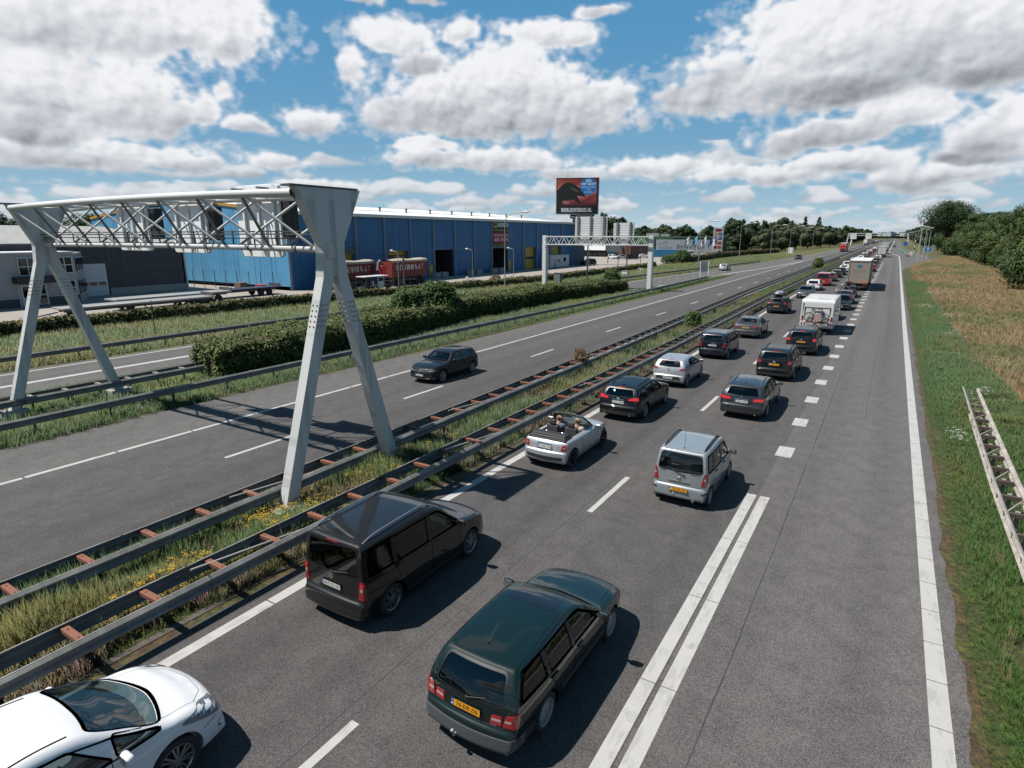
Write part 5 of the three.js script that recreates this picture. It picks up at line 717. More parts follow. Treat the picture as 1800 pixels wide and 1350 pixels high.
// ------------------------------------------------------------------ convertible
SPEC.mini = { L: 3.72, W: 1.69, H: 1.0, axles: [0.64, 3.11], wheel: 0.315, tyreW: 0.205, cowl: 1.25, roof0: 1.75, belt: 0.90, roofW: 0.90, r: 0.09, noSeats: true,
  profile: [[0, 0.27], [0.007, 0.42], [0.02, 0.56], [0.06, 0.68], [0.16, 0.78], [0.45, 0.88], [0.95, 0.945], [1.25, 0.965], [1.8, 0.955], [2.8, 0.965], [3.3, 0.965], [3.50, 0.945], [3.585, 0.85], [3.62, 0.70], [3.645, 0.62], [3.70, 0.60], [3.712, 0.52], [3.718, 0.42], [3.72, 0.27]],
  bow: [[0, 0.26], [0.7, 0.12], [1.25, 0.12], [1.8, 0], [3.0, 0], [3.5, -0.07], [3.72, -0.15]],
  open: [(zf) => { const s = new THREE.Shape(roundPoly([[-0.62, zf(1.45)], [0.62, zf(1.45)], [0.64, zf(2.98)], [-0.64, zf(2.98)]], 0.15).map((p) => new THREE.Vector2(p[0], -p[1]))); return new THREE.ExtrudeGeometry(s, { depth: 0.9, bevelEnabled: false }).rotateX(-PI / 2).translate(0, 0.6, 0); }],
  gaps: [[[1.32, 0.92], [1.30, 0.55], [1.36, 0.30], [2.42, 0.28], [2.52, 0.92]]], rearGaps: [[[-0.62, 0.88], [-0.58, 0.64], [0.58, 0.64], [0.62, 0.88]]], hoodGaps: [],
  tail: [{ poly: [[0.58, 0.66], [0.76, 0.68], [0.75, 0.86], [0.62, 0.86]], off: 0.014 }, { name: 'tail_light_lens', mat: 'lampClear', poly: [[0.64, 0.735], [0.71, 0.735], [0.71, 0.785], [0.65, 0.785]], off: 0.018 }], plateY: 0.745, brake: [[-0.28, 0.915], [0.28, 0.915], [0.28, 0.93], [-0.28, 0.93]], chromeRear: [[[-0.28, 0.83], [0.28, 0.83], [0.24, 0.855], [-0.24, 0.855]]],
  rearCladding: [[[-0.62, 0.36], [0.62, 0.36], [0.66, 0.46], [-0.66, 0.46]]], exhaust: [[0.045, 0.27], [-0.045, 0.27]], mirror: [1.42, 0.93], handles: [[2.33, 0.80]], cladding: [[[1.1, 0.22], [2.70, 0.22], [2.70, 0.29], [1.1, 0.29]]],
  extra: [(car, skin, zf) => {
    const A = (s) => v3(s * 0.66, 0.945, zf(1.34)), T = (s) => v3(s * 0.555, 1.375, zf(1.93)), row = (f, n = 8) => Array.from({ length: n + 1 }, (_, i) => f(-1 + (2 * i) / n));
    const bot = row((x) => v3(x * 0.66, 0.965 - 0.02 * x * x, zf(1.22) + 0.12 * x * x)), top = row((x) => v3(x * 0.555, 1.39 - 0.015 * x * x, zf(1.86) + 0.07 * x * x));
    part('windscreen_surround', [bar(A(1), T(1), 0.03), bar(A(-1), T(-1), 0.03), tube(top, 0.032, 16, 6), tube(bot, 0.022, 16, 6)], M.trim, car);
    const g = new THREE.PlaneGeometry(1, 1, 8, 1), p = g.attributes.position; for (let i = 0; i <= 8; i++) { const a = top[i], b = bot[i]; p.setXYZ(i, a.x, a.y, a.z); p.setXYZ(9 + i, b.x, b.y, b.z); } g.computeVertexNormals(); part('windscreen', g, M.glass, car);
    part('folded_roof', [rbox(1.30, 0.12, 0.44, 0.06, 0, 0.985, zf(3.2), 4), rbox(1.22, 0.09, 0.34, 0.045, 0, 1.045, zf(3.17), 4), rbox(1.36, 0.05, 0.54, 0.025, 0, 0.965, zf(3.22), 3)], M.black, car);
    part('cockpit_tub', [box(1.24, 0.04, 1.6, 0, 0.34, zf(2.2)), box(0.04, 0.5, 1.5, 0.63, 0.6, zf(2.2)), box(0.04, 0.5, 1.5, -0.63, 0.6, zf(2.2))], M.seat, car);
    seatMerged ??= merge(seatGeo());
    for (const x of [-0.35, 0.35]) { const m = part('seat', seatMerged, M.seat, car); m.position.set(x, 0.36, zf(2.05)); }
    part('rear_seat', [rbox(1.1, 0.2, 0.4, 0.06, 0, 0.5, zf(2.72)), rbox(1.1, 0.36, 0.14, 0.06, 0, 0.74, zf(2.92))], M.seat, car);
    for (const x of [-0.3, 0.3]) part('roll_hoop', new THREE.TorusGeometry(0.17, 0.022, 7, 18, PI).translate(x, 0.88, zf(2.93)), M.chrome, car);
    part('dashboard', rbox(1.26, 0.2, 0.4, 0.08, 0, 0.86, zf(1.45)), M.trim, car);
    part('steering_wheel', new THREE.TorusGeometry(0.18, 0.018, 6, 18).rotateX(-0.5).translate(-0.35, 0.88, zf(1.72)), M.trim, car);
    part('interior_mirror', rbox(0.2, 0.06, 0.02, 0.01, 0, 1.3, zf(1.86)), M.trim, car);
    for (const s of [-1, 1]) part('side_window', box(0.006, 0.2, 0.5, s * 0.66, 1.03, zf(1.75)), M.glass, car);
  }] };
// ------------------------------------------------------------------ caravan and lorries
function caravan(label, x, zRear, group) {
  const c = thing('caravan', label, 'caravan', x, 0, -zRear, 0, group), L = 5.9, W = 2.3, wm = new THREE.MeshPhysicalMaterial({ color: C(0.42, 0.42, 0.41), roughness: 0.35, clearcoat: 0.6, clearcoatRoughness: 0.1 });
  const prof = roundPoly([[0, 0.52], [0.02, 1.25], [-0.06, 2.42], [-0.16, 2.58], [-L + 0.7, 2.60], [-L + 0.25, 2.3], [-L + 0.02, 1.2], [-L, 0.52]], 0.12, 5);
  const g = extrude(prof.map((p) => [-p[0], p[1]]), W - 0.12, 0.06).rotateY(PI / 2).translate(-(W - 0.12) / 2, 0, 0);
  part('body', g, wm, c);
  part('rear_window', rbox(1.62, 0.62, 0.04, 0.02, 0, 1.68, 0.025).rotateX(-0.04).translate(0, 0, 0.04), M.glassDark, c);
  part('rear_window_frame', [box(1.8, 0.05, 0.05, 0, 2.03, 0.02), box(0.06, 0.8, 0.05, -0.87, 1.66, 0.045), box(0.06, 0.8, 0.05, 0.87, 1.66, 0.045)], M.trim, c);
  part('rear_panel', rbox(2.2, 0.42, 0.10, 0.05, 0, 0.80, 0.04), wm, c);
  for (const s of [-1, 1]) { part('tail_light', [rbox(0.10, 0.34, 0.05, 0.02, s * 1.02, 1.22, 0.085), rbox(0.09, 0.16, 0.05, 0.02, s * 1.03, 0.78, 0.09)], M.lamp, c); part('round_reflector', cyl(0.06, 0.06, 0.03, 0, 0, 0, 14).rotateX(PI / 2).translate(s * 0.82, 0.80, 0.10), M.lamp, c); part('corner_post', rbox(0.14, 1.9, 0.1, 0.05, s * 1.06, 1.5, 0.03), wm, c); }
  for (const s of [-1, 1]) { for (const [z, w] of [[-1.1, 1.0], [-2.7, 0.5], [-4.3, 1.1]]) part('side_window', rbox(0.03, 0.6, w, 0.012, s * (W / 2 + 0.01), 1.72, z), M.glassDark, c); part('side_skirt', box(0.04, 0.16, L - 0.6, s * (W / 2 - 0.02), 0.46, -L / 2), wm, c); }
  part('roof_hatch', [rbox(0.5, 0.08, 0.5, 0.03, -0.3, 2.645, -2.2), rbox(1.0, 0.03, 0.10, 0.012, 0.30, 2.62, -0.55)], wm, c);
  part('roof_rail', [bar(v3(-0.1, 2.66, -0.7), v3(0.7, 2.66, -0.7), 0.014), bar(v3(-1.05, 2.64, -0.6), v3(-1.05, 2.66, -4.6), 0.02), bar(v3(1.05, 2.64, -0.6), v3(1.05, 2.66, -4.6), 0.02)], M.galv, c);
  part('chassis', box(1.9, 0.14, L - 0.4, 0, 0.44, -L / 2), M.black, c);
  for (const s of [-1, 1]) addWheel(c, s * 1.0, -L * 0.52, 0.33, 0.2, 'spoke', 8, M.alloy);
  part('drawbar', [bar(v3(-0.7, 0.45, -L), v3(0, 0.45, -L - 1.2), 0.04), bar(v3(0.7, 0.45, -L), v3(0, 0.45, -L - 1.2), 0.04)], M.galvDark, c);
  part('number_plate', box(0.52, 0.12, 0.012, 0.0, 0.93, 0.10), plateMat('68-WR-KB', true), c);
  return c;
}
const stripeBoard = canvasTex(128, 128, (c) => { c.fillStyle = '#e8e8e4'; c.fillRect(0, 0, 128, 128); c.strokeStyle = '#b01018'; c.lineWidth = 17; for (let i = -2; i < 5; i++) { c.beginPath(); c.moveTo(i * 44 - 30, 140); c.lineTo(i * 44 + 130, -20); c.stroke(); } });
function lorryWheels(o, zs, r = 0.5) { for (const z of zs) for (const s of [-1, 1]) addWheel(o, s * 1.02, z, r, 0.34, 'spoke', 8, M.plasticRim); }
// rear of the load box at z = 0, extending to -z; rearMap: print on the doors
function lorry(label, o) {
  const t = thing('lorry', label, 'lorry', o.x, 0, -o.z, o.turn ?? 0, o.group), L = o.L ?? 13.6, W = 2.52, top = o.top ?? 4.02, fl = o.floor ?? 1.15, bodyM = std(o.box, 0.5, 0), roofM = std(C(0.42, 0.42, 0.42), 0.6);
  const wall = (name, w, h, d, x, y, z, m) => part(name, rbox(w, h, d, 0.02, x, y, z), m, t);
  wall('side_wall', 0.06, top - fl, L, W / 2 - 0.03, (top + fl) / 2, -L / 2, bodyM); wall('side_wall', 0.06, top - fl, L, -W / 2 + 0.03, (top + fl) / 2, -L / 2, bodyM);
  wall('front_wall', W - 0.12, top - fl, 0.06, 0, (top + fl) / 2, -L + 0.03, bodyM); wall('roof', W, 0.05, L, 0, top + 0.03, -L / 2, roofM); wall('load_floor', W, 0.16, L, 0, fl - 0.09, -L / 2, M.black);
  const dm = o.rearMap ? std(C(0.62, 0.62, 0.62), 0.5, 0, { map: o.rearMap }) : bodyM;
  if (o.rearMap) { const g = box(W - 0.14, top - fl - 0.1, 0.05, 0, (top + fl) / 2, -0.03), uv = g.attributes.uv; for (let i = 0; i < uv.count; i++) if (Math.floor(i / 4) !== 4) uv.setXY(i, 0.01, 0.5); part('rear_tarpaulin', g, dm, t); } else for (const s of [-1, 1]) wall('rear_door', W / 2 - 0.08, top - fl - 0.1, 0.05, s * (W / 4 - 0.02), (top + fl) / 2, -0.03, dm);
  part('rear_frame', [box(0.09, top - fl + 0.1, 0.1, W / 2 - 0.04, (top + fl) / 2, 0.0), box(0.09, top - fl + 0.1, 0.1, -W / 2 + 0.04, (top + fl) / 2, 0.0), box(W, 0.12, 0.1, 0, top, 0.0), box(W, 0.14, 0.1, 0, fl - 0.05, 0.0)], o.frame ?? M.galv, t);
  part('under_run_bar', [box(2.3, 0.12, 0.1, 0, 0.55, -0.1), box(0.1, 0.5, 0.1, 0.6, 0.8, -0.14), box(0.1, 0.5, 0.1, -0.6, 0.8, -0.14)], M.galvDark, t);
  for (const s of [-1, 1]) { part('tail_light', rbox(0.5, 0.14, 0.06, 0.02, s * 0.92, 0.80, 0.0), M.lamp, t); if (o.orange) part('marker_board', box(0.56, 0.20, 0.02, s * 0.80, fl + 0.13, 0.06), std(C(0.55, 0.13, 0.015), 0.5), t); part('mud_flap', box(0.5, 0.5, 0.03, s * 0.95, 0.45, -1.2), M.black, t); }
  lorryWheels(t, o.axles ?? [-1.9, -3.2, -4.5]); part('chassis', box(0.9, 0.25, L - 0.8, 0, 0.85, -L / 2), M.black, t);
  if (o.cab) {                                                // tractor in front
    const z0 = -L - 0.35, cm = paint(o.cab, 0.05), pr = roundPoly([[0, 0.95], [0, 3.15], [-0.5, 3.55], [-1.55, 3.5], [-1.95, 2.55], [-2.15, 1.7], [-2.2, 0.42], [-1.7, 0.40], [-1.6, 0.95]], 0.12, 4);
    part('cab', extrude(pr.map((p) => [-p[0], p[1]]), 2.34, 0.06).rotateY(PI / 2).translate(-1.17, 0, z0), cm, t);
    const zf = z0 - 2.06; part('windscreen', extrude(roundPoly([[-1.08, 1.75], [1.08, 1.75], [1.04, 2.55], [-1.04, 2.55]], 0.1), 0.03).rotateX(0.215).translate(0, 0.02, zf + 0.18 - 0.42), M.glassDark, t);
    part('grille', [rbox(1.5, 0.7, 0.08, 0.04, 0, 1.2, z0 - 2.24), rbox(2.3, 0.16, 0.1, 0.04, 0, 0.55, z0 - 2.24)], M.trim, t);
    for (const s of [-1, 1]) { part('headlight', rbox(0.42, 0.2, 0.08, 0.04, s * 0.92, 0.75, z0 - 2.25), M.headlamp, t); part('side_window', rbox(0.04, 0.7, 0.9, 0.02, s * 1.235, 2.15, z0 - 1.35), M.glassDark, t); part('mirror', rbox(0.2, 0.5, 0.12, 0.05, s * 1.42, 2.2, z0 - 1.95), M.trim, t); }
    part('sun_visor', rbox(2.2, 0.16, 0.2, 0.05, 0, 2.66, z0 - 2.02), M.trim, t);
    part('number_plate', box(0.52, 0.11, 0.012, 0, 0.5, z0 - 2.3), plateMat('BZ-TX-41', true), t);
    lorryWheels(t, [z0 + 0.7, z0 - 1.4]); part('tractor_frame', box(0.9, 0.25, 4, 0, 0.8, z0 - 0.6), M.black, t);
  }
  return t;
}

// ------------------------------------------------------------------ the traffic
const P = {
  black: Object.assign(paint(C(0.004, 0.0045, 0.0055), 0), { clearcoat: 0.6 }), darkBrown: paint(C(0.0075, 0.007, 0.007), 0), darkBlue: paint(C(0.004, 0.006, 0.014), 0), silver: paint(C(0.34, 0.35, 0.36), 0.55), silver2: paint(C(0.27, 0.29, 0.30), 0.55), pale: paint(C(0.33, 0.33, 0.34), 0.4),
  grey: paint(C(0.022, 0.024, 0.027), 0.4), grey2: paint(C(0.055, 0.058, 0.062), 0.5), green: paint(C(0.0013, 0.0075, 0.0064), 0.05), white: paint(C(0.50, 0.50, 0.505), 0), red: paint(C(0.22, 0.012, 0.014), 0.15), darkRed: paint(C(0.09, 0.008, 0.012), 0.3), blue: paint(C(0.02, 0.06, 0.16), 0.3),
};
const roofBox = (mat) => (car, skin, zf) => { const q = skin.at('T', 0, 0); part('roof_bars', [box(1.2, 0.03, 0.06, 0, q.p.y + 0.06, -0.3), box(1.2, 0.03, 0.06, 0, q.p.y + 0.06, 0.5)], M.trim, car); const b = thing('roof_box', car.userData.boxLabel ?? 'long roof box', 'roof box'); part('lid', new THREE.SphereGeometry(1, 24, 12).scale(0.42, 0.24, 1.0).translate(0, 0.2, 0), mat, b); part('base', rbox(0.8, 0.1, 1.9, 0.05, 0, 0.14, 0), M.trim, b); car.userData.box = [b, q.p.y + 0.06]; };
const V = {};
V.ford = place(buildCar('family_car', 'white family car at the bottom left corner with panoramic windscreen', SPEC.ford, { body: P.white, sideTint: 2, rimStyle: 'twin', spokes: 7, plate: 'K-RL 482' }), -8.42, 2.05);
V.volvo = place(buildCar('estate_car', 'dark green estate car with sunroof and yellow plate, nearest in the right lane', SPEC.volvo, { body: P.green, nl: true, plate: '74-DR-ZN', rimStyle: 'cover', spokes: 12, rimMat: M.plasticRim, bumperMat: std(C(0.05, 0.055, 0.06), 0.55), mirrorMat: P.green, badges: [[-0.50, 0.665, 'VOLVO', 0.034], [0.46, 0.635, 'V40', 0.04]] }), -4.46, 8.08);
V.caddy = place(buildCar('passenger_van', 'dark brown passenger van with silver roof rails beside the guardrail', SPEC.caddy, { body: P.darkBrown, rearTint: true, sideTint: 1, railMat: M.alloy, plate: 'W-IT CC 151', rimStyle: 'twin', spokes: 7, bumperMat: P.darkBrown, mirrorMat: P.darkBrown }), -8.52, 9.2);
V.mini = place(buildCar('convertible_car', 'silver convertible with its black roof folded down', SPEC.mini, { body: P.silver, plate: 'SL-MN 706', rimStyle: 'spoke', spokes: 5, rimMat: M.darkAlloy }), -8.88, 18.1);
V.wagonr = place(buildCar('small_car', 'tall boxy silver small car with black roof rails', SPEC.wagonr, { body: P.silver2, nl: true, plate: '72-GT-ZG', rimStyle: 'cover', spokes: 10, rimMat: M.plasticRim, mirrorMat: M.trim, handleMat: M.trim, badges: [[-0.48, 0.98, 'SUZUKI', 0.034], [0.44, 0.98, 'WAGON R+', 0.034]] }), -4.3, 17.5);
V.focus = place(buildCar('estate_car', 'black estate car with chrome window line and lit red tail lights', SPEC.estate, { body: P.black, chromeTrim: true, lit: true, plate: 'WST V990', spokes: 10, rearTint: false, railMat: P.black }), -8.83, 24.7);
V.clio = place(buildCar('hatchback', 'silver hatchback with black lower bumper behind the dark blue car', SPEC.clio, { body: P.silver, plate: 'AB-128-XD', handleMat: P.silver }), -8.86, 31.1);
V.verso = place(buildCar('people_carrier', 'dark blue people carrier with pale tail lights by the guardrail', SPEC.verso, { body: P.darkBlue, plate: '48-TKL-9' }), -8.78, 39.6);
V.sedan = place(buildCar('saloon_car', 'grey saloon car with yellow plate in the left lane', SPEC.sedan, { body: P.grey2, nl: true, plate: 'HX-914-V', chromeTrim: true }), -8.62, 49.0);
SPEC.suv.extra = [roofBox(P.silver2)];
V.suv = place(buildCar('suv', 'black suv carrying a silver roof box', SPEC.suv, { body: P.black, nl: true, plate: 'TG-306-R', rearTint: true, bumperMat: M.trim, sideTint: 1 }), -9.05, 65.4);
{ const [b, y] = V.suv.userData.box; b.position.set(V.suv.position.x - 0.15, y, V.suv.position.z + 0.1); tag(b, 'silver roof box on the black suv', 'roof box'); delete V.suv.userData.box; }
V.merc = place(buildCar('estate_car', 'dark grey estate car with lit brake lights, in front of the boxy silver car', SPEC.mercEstate, { body: P.grey, lit: true, plate: 'BM-K 990', spokes: 5, railMat: M.alloy, chromeTrim: true, rearTint: false }), -4.58, 27.7);
V.smax = place(buildCar('people_carrier', 'black people carrier with yellow plate in the right lane', SPEC.smax, { body: P.black, nl: true, plate: '33-TT-GX', rearTint: false }), -4.6, 35.7);
V.golf = place(buildCar('hatchback', 'black hatchback driving towards the camera on the left carriageway', SPEC.golf, { body: P.black, frontPlate: 'KL-MS 173', plate: 'KL-MS 173', rimStyle: 'twin', spokes: 5 }), -19.95, 25.3, PI);
V.van = place(buildCar('passenger_van', 'red van behind the white estate in the left lane', SPEC.van, { body: P.red, nl: true, plate: 'V-182-KP', category: 'van', rearTint: true, sideTint: 1, lit: true }), -8.6, 105.2);
// further cars of the queues
copyCar(V.smax, 'black people carrier with white plate and lit brake lights behind the caravan', -4.3, 44.0, { body: P.black, lit: true });
const q9 = copyCar(V.golf, 'grey hatchback with lit brake lights behind the suv', -8.6, 82.7, { body: P.grey2, lit: true, name: 'hatchback' });
copyCar(V.merc, 'white estate car between the grey hatchback and the red van', -8.95, 95.6, { body: P.white, lit: true });
copyCar(V.focus, 'grey estate car just ahead of the red van', -8.5, 115.6, { body: P.grey2, lit: true });
copyCar(V.clio, 'dark hatchback two ahead of the red van', -8.4, 126.0, { body: P.grey, lit: false });
copyCar(V.focus, 'black estate car three ahead of the red van', -8.4, 135.5, { body: P.black, lit: false });
copyCar(V.sedan, 'white saloon beside the tan lorry', -8.45, 147, { body: P.white });
copyCar(V.verso, 'white people carrier beside the tan lorry', -9.0, 164, { body: P.white });
copyCar(V.golf, 'dark hatchback towing the caravan', -4.4, 62.6, { body: P.grey, lit: false });
copyCar(V.golf, 'dark hatchback with a lit right brake light ahead of the caravan', -4.0, 71.6, { body: P.black, lit: true });
copyCar(V.sedan, 'dark saloon behind the car with bicycles', -4.1, 78.6, { body: P.grey, lit: true });
const q10 = copyCar(V.focus, 'black estate car with a roof box and bicycles on its tail', -4.2, 87.0, { body: P.black, lit: false });
copyCar(V.clio, 'dark hatchback half hidden ahead of the tan lorry', -3.7, 129.5, { body: P.black, lit: false });
copyCar(V.golf, 'red hatchback ahead of the tan lorry', -3.6, 150, { body: P.red, lit: true });
copyCar(V.verso, 'silver grey people carrier ahead of the red hatchback', -3.9, 172, { body: P.grey2 });
copyCar(V.verso, 'dark red people carrier behind the white box lorry', -4.0, 194, { body: P.darkRed });
{ const b = thing('roof_box', 'black roof box on the estate car with bicycles', 'roof box', -4.35, 1.47, -87.2); part('lid', new THREE.SphereGeometry(1, 24, 12).scale(0.42, 0.24, 1.0).translate(0, 0.2, 0), P.black, b); part('base', rbox(0.8, 0.1, 1.9, 0.05, 0, 0.14, 0), M.trim, b); }
// bicycles on the estate's tow rack and on the caravan
{ const r = thing('bicycle_rack', 'bicycle rack on the tow bar of the black estate car', 'rack', -4.2, 0, -84.4); part('carrier', [box(1.2, 0.05, 0.5, 0, 0.5, 0), bar(v3(0, 0.5, 0.1), v3(0, 1.2, 0.0), 0.02), box(1.2, 0.14, 0.05, 0, 0.55, 0.27)], M.galvDark, r); part('tail_light', [box(0.2, 0.12, 0.03, 0.5, 0.55, 0.30), box(0.2, 0.12, 0.03, -0.5, 0.55, 0.30)], M.lamp, r); }
bicycle('black bicycle on the rack of the black estate car, further from its tailgate', -4.15, 0.53, -84.25, 0, C(0.02, 0.02, 0.02)); bicycle('silver bicycle on the rack of the black estate car, nearer its tailgate', -4.25, 0.53, -84.5, PI, C(0.3, 0.3, 0.3));
const cvX = -4.42, cvZ = 51.6;
caravan('white caravan with two bicycles on its rear', cvX, cvZ);
bicycle('dark bicycle on the caravan rear, outer one', cvX + 0.02, 0.98, -cvZ + 0.40, 0, C(0.02, 0.02, 0.025)); bicycle('dark bicycle on the caravan rear, inner one', cvX - 0.05, 1.0, -cvZ + 0.22, PI, C(0.10, 0.10, 0.11));
{ const r = thing('bicycle_rack', 'bicycle rack bolted to the caravan rear', 'rack', cvX, 0, -cvZ); part('rails', [box(1.5, 0.04, 0.06, 0, 0.97, 0.24), box(1.5, 0.04, 0.06, 0, 0.95, 0.42), bar(v3(-0.3, 0.96, 0.45), v3(-0.3, 1.95, 0.1), 0.016), bar(v3(0.3, 0.96, 0.45), v3(0.3, 1.95, 0.1), 0.016), box(0.7, 0.05, 0.05, 0, 1.98, 0.14)], M.rust, r);
  const s = thing('warning_board', 'red and white striped warning board on the caravan bicycles', 'sign', cvX + 0.1, 1.32, -cvZ + 0.56); const g = box(0.5, 0.5, 0.015); part('board', g, std(C(0.55, 0.55, 0.55), 0.5, 0, { map: stripeBoard }), s); part('frame', [box(0.52, 0.02, 0.02, 0, 0.25, 0), box(0.52, 0.02, 0.02, 0, -0.25, 0)], M.galv, s); }
// lorries
const tarp = canvasTex(512, 512, (c) => { c.fillStyle = '#a3968a'; c.fillRect(0, 0, 512, 512); for (let i = 0; i < 60; i++) { c.fillStyle = `rgba(${90 + (i * 37) % 60},${85 + (i * 23) % 50},80,0.05)`; c.fillRect((i * 97) % 512, 0, 30, 512); } c.fillStyle = '#2b93b0'; c.beginPath(); c.ellipse(262, 118, 76, 38, 0, 0, 7); c.fill(); c.fillStyle = '#15191d'; c.font = 'italic bold 84px sans-serif'; c.textAlign = 'center'; c.fillText('lit', 262, 146); c.fillRect(190, 152, 180, 6); c.font = '25px sans-serif'; c.fillStyle = '#3c4046'; c.fillText('EXPRESS · CHARTER · TRANSPORT', 256, 222); c.fillText('TO & FROM, SCANDINAVIA AND', 256, 256); c.fillText('WESTERN EUROPE', 256, 290); c.textAlign = 'left'; c.fillText('www.lit-logistics.eu', 40, 360); });
lorry('tan tarpaulin lorry with two orange boards at its rear', { x: -3.75, z: 96.2, L: 13.6, box: C(0.20, 0.18, 0.155), rearMap: tarp, orange: true, cab: C(0.3, 0.3, 0.3) });
lorry('white box lorry in the right lane ahead of the red cars', { x: -3.7, z: 249, L: 9, box: C(0.36, 0.37, 0.38), cab: C(0.35, 0.35, 0.35), top: 3.7 });
lorry('lorry with a red cab driving towards the camera', { x: -20.4, z: 340, L: 13.6, box: C(0.25, 0.26, 0.27), cab: C(0.30, 0.025, 0.018), turn: PI });
lorry('white lorry driving towards the camera under the sign gantry', { x: -20.2, z: 575, L: 13.6, box: C(0.4, 0.4, 0.4), cab: C(0.42, 0.42, 0.42), turn: PI, top: 4.3 });
lorry('red and white lorry far along the right lane', { x: -3.9, z: 300, L: 8, box: C(0.40, 0.38, 0.38), cab: C(0.3, 0.03, 0.03), top: 3.9 });
caravan('white caravan far along the right lane', -4.2, 276);
lorry('white lorry at the end of the visible right lane', { x: -3.9, z: 352, L: 10, box: C(0.42, 0.42, 0.42), cab: C(0.4, 0.4, 0.4) });
copyCar(V.golf, 'silver blue car on the slip road driving towards the camera', -31.0, 138.5, { body: P.silver2, turn: PI });
copyCar(V.sedan, 'dark car at the start of the slip road driving towards the camera', -25.9, 217, { body: P.grey, turn: PI });
// cars far along the road: too small to show their parts
function plainCar(src) {
  const by = new Map(); src.updateMatrixWorld(true); const inv = src.matrixWorld.clone().invert();
  src.traverse((m) => { if (!m.isMesh) return; const k = /^(body|mirror|door_handle)$/.test(m.name) ? 'body' : /glass|window$|windscreen$/.test(m.name) ? 'windows' : /light/.test(m.name) ? 'lights' : /tyre|rim|disc/.test(m.name) ? 'wheels' : null; if (!k) return; if (!by.has(k)) by.set(k, []); by.get(k).push((m.geometry.index ? m.geometry.toNonIndexed() : m.geometry.clone()).applyMatrix4(new THREE.Matrix4().multiplyMatrices(inv, m.matrixWorld))); });
  return [...by].map(([k, l]) => [k, merge(l)]);
}
{
  const kinds = ['focus', 'golf', 'verso', 'sedan', 'clio', 'smax'].map((k) => [k, plainCar(V[k])]), words = { focus: 'estate car', golf: 'hatchback', verso: 'people carrier', sedan: 'saloon', clio: 'small hatchback', smax: 'people carrier' };
  const cols = [['dark', P.grey], ['black', P.black], ['white', P.white], ['silver', P.silver], ['grey', P.grey2], ['red', P.darkRed]];
  const far = (x, z, lane, turn) => { const i = Math.floor(rnd() * kinds.length), j = Math.floor(rnd() * cols.length), [cn, pm] = cols[j], t = thing('distant_car', `distant ${cn} car ${lane}`, 'car', x + rr(-0.3, 0.3), 0, -z, turn, `distant ${cn} cars ${lane}`);
    for (const [k, g] of kinds[i][1]) part(k, g, k === 'body' ? pm : k === 'windows' ? M.glassDark : k === 'lights' ? M.lamp : M.rubber, t); };
  reseed(31);
  for (let z = 180; z < 760; z += rr(9, 15)) far(-8.6, z, 'in the left queue lane', 0);
  for (let z = 212; z < 242; z += 14) far(-4.1, z, 'in the right lane before the white box lorry', 0);
  for (let z = 375; z < 760; z += rr(10, 17)) far(-4.1, z, 'at the far end of the right queue lane', 0);
  for (let z = 600; z < 900; z += rr(22, 50)) { far(-20.3, z, 'coming far off on the left carriageway', PI); far(-16.6, z + 9, 'coming far off on the left carriageway', PI); }
  for (let z = 470; z < 760; z += rr(30, 60)) far(-0.4, z, 'far off in the peak lane', 0);
}
// people that show
seatedPerson('person with short dark hair driving the silver convertible', -9.23, 0.50, -18.15, C(0.05, 0.06, 0.10), C(0.05, 0.026, 0.016), [[-0.16, 0.34, -0.40], [0.16, 0.34, -0.40]], false);
seatedPerson('person in a light top in the passenger seat of the silver convertible', -8.53, 0.50, -18.15, C(0.30, 0.27, 0.22), C(0.055, 0.035, 0.022), [[-0.12, 0.12, -0.28], [0.12, 0.12, -0.28]], false);
seatedPerson('person in a dark top driving the white family car', -8.80, 0.54, -1.75, C(0.02, 0.02, 0.025), C(0.03, 0.02, 0.015), [[-0.17, 0.40, -0.42], [0.17, 0.36, -0.42]], false);

// ------------------------------------------------------------------ guardrails: W-beam panels, spacers and posts
const wBeam = (() => {                                        // 4 m panel along -z, its waves facing +x, top at y = 0
  const pts = [[0, 0], [0.028, -0.012], [0.078, -0.05], [0.078, -0.095], [0.02, -0.140], [0.02, -0.170], [0.078, -0.215], [0.078, -0.26], [0.028, -0.298], [0, -0.31]], th = 0.006;
  const sh = new THREE.Shape([...pts, ...pts.slice().reverse().map((p) => [p[0] - th, p[1]])].map((p) => new THREE.Vector2(p[0], p[1])));
  const g = new THREE.ExtrudeGeometry(sh, { depth: 4.05, bevelEnabled: false }).translate(0, 0, -4.05), lip = box(0.035, 0.018, 4.05, -0.008, -0.004, -2.025);
  const m = merge([g, lip]), p = m.attributes.position, uv = m.attributes.uv; for (let i = 0; i < p.count; i++) uv.setXY(i, p.getZ(i), p.getY(i) + p.getX(i)); return m;
})();
const postGeo = merge([box(0.09, 0.72, 0.008, 0, -0.36, 0.03), box(0.09, 0.72, 0.008, 0, -0.36, -0.03), box(0.008, 0.72, 0.06, 0, -0.36, 0)]);
const spacerGeo = merge([box(0.74, 0.012, 0.13, 0, -0.02, 0), box(0.74, 0.07, 0.010, 0, -0.055, 0.06), box(0.74, 0.07, 0.010, 0, -0.055, -0.06), cyl(0.016, 0.016, 0.02, 0.2, -0.008, 0, 6), cyl(0.016, 0.016, 0.02, -0.2, -0.008, 0, 6)]);
const bracketGeo = merge([box(0.16, 0.06, 0.10, -0.08, -0.16, 0), box(0.16, 0.012, 0.10, -0.08, -0.02, 0)]);
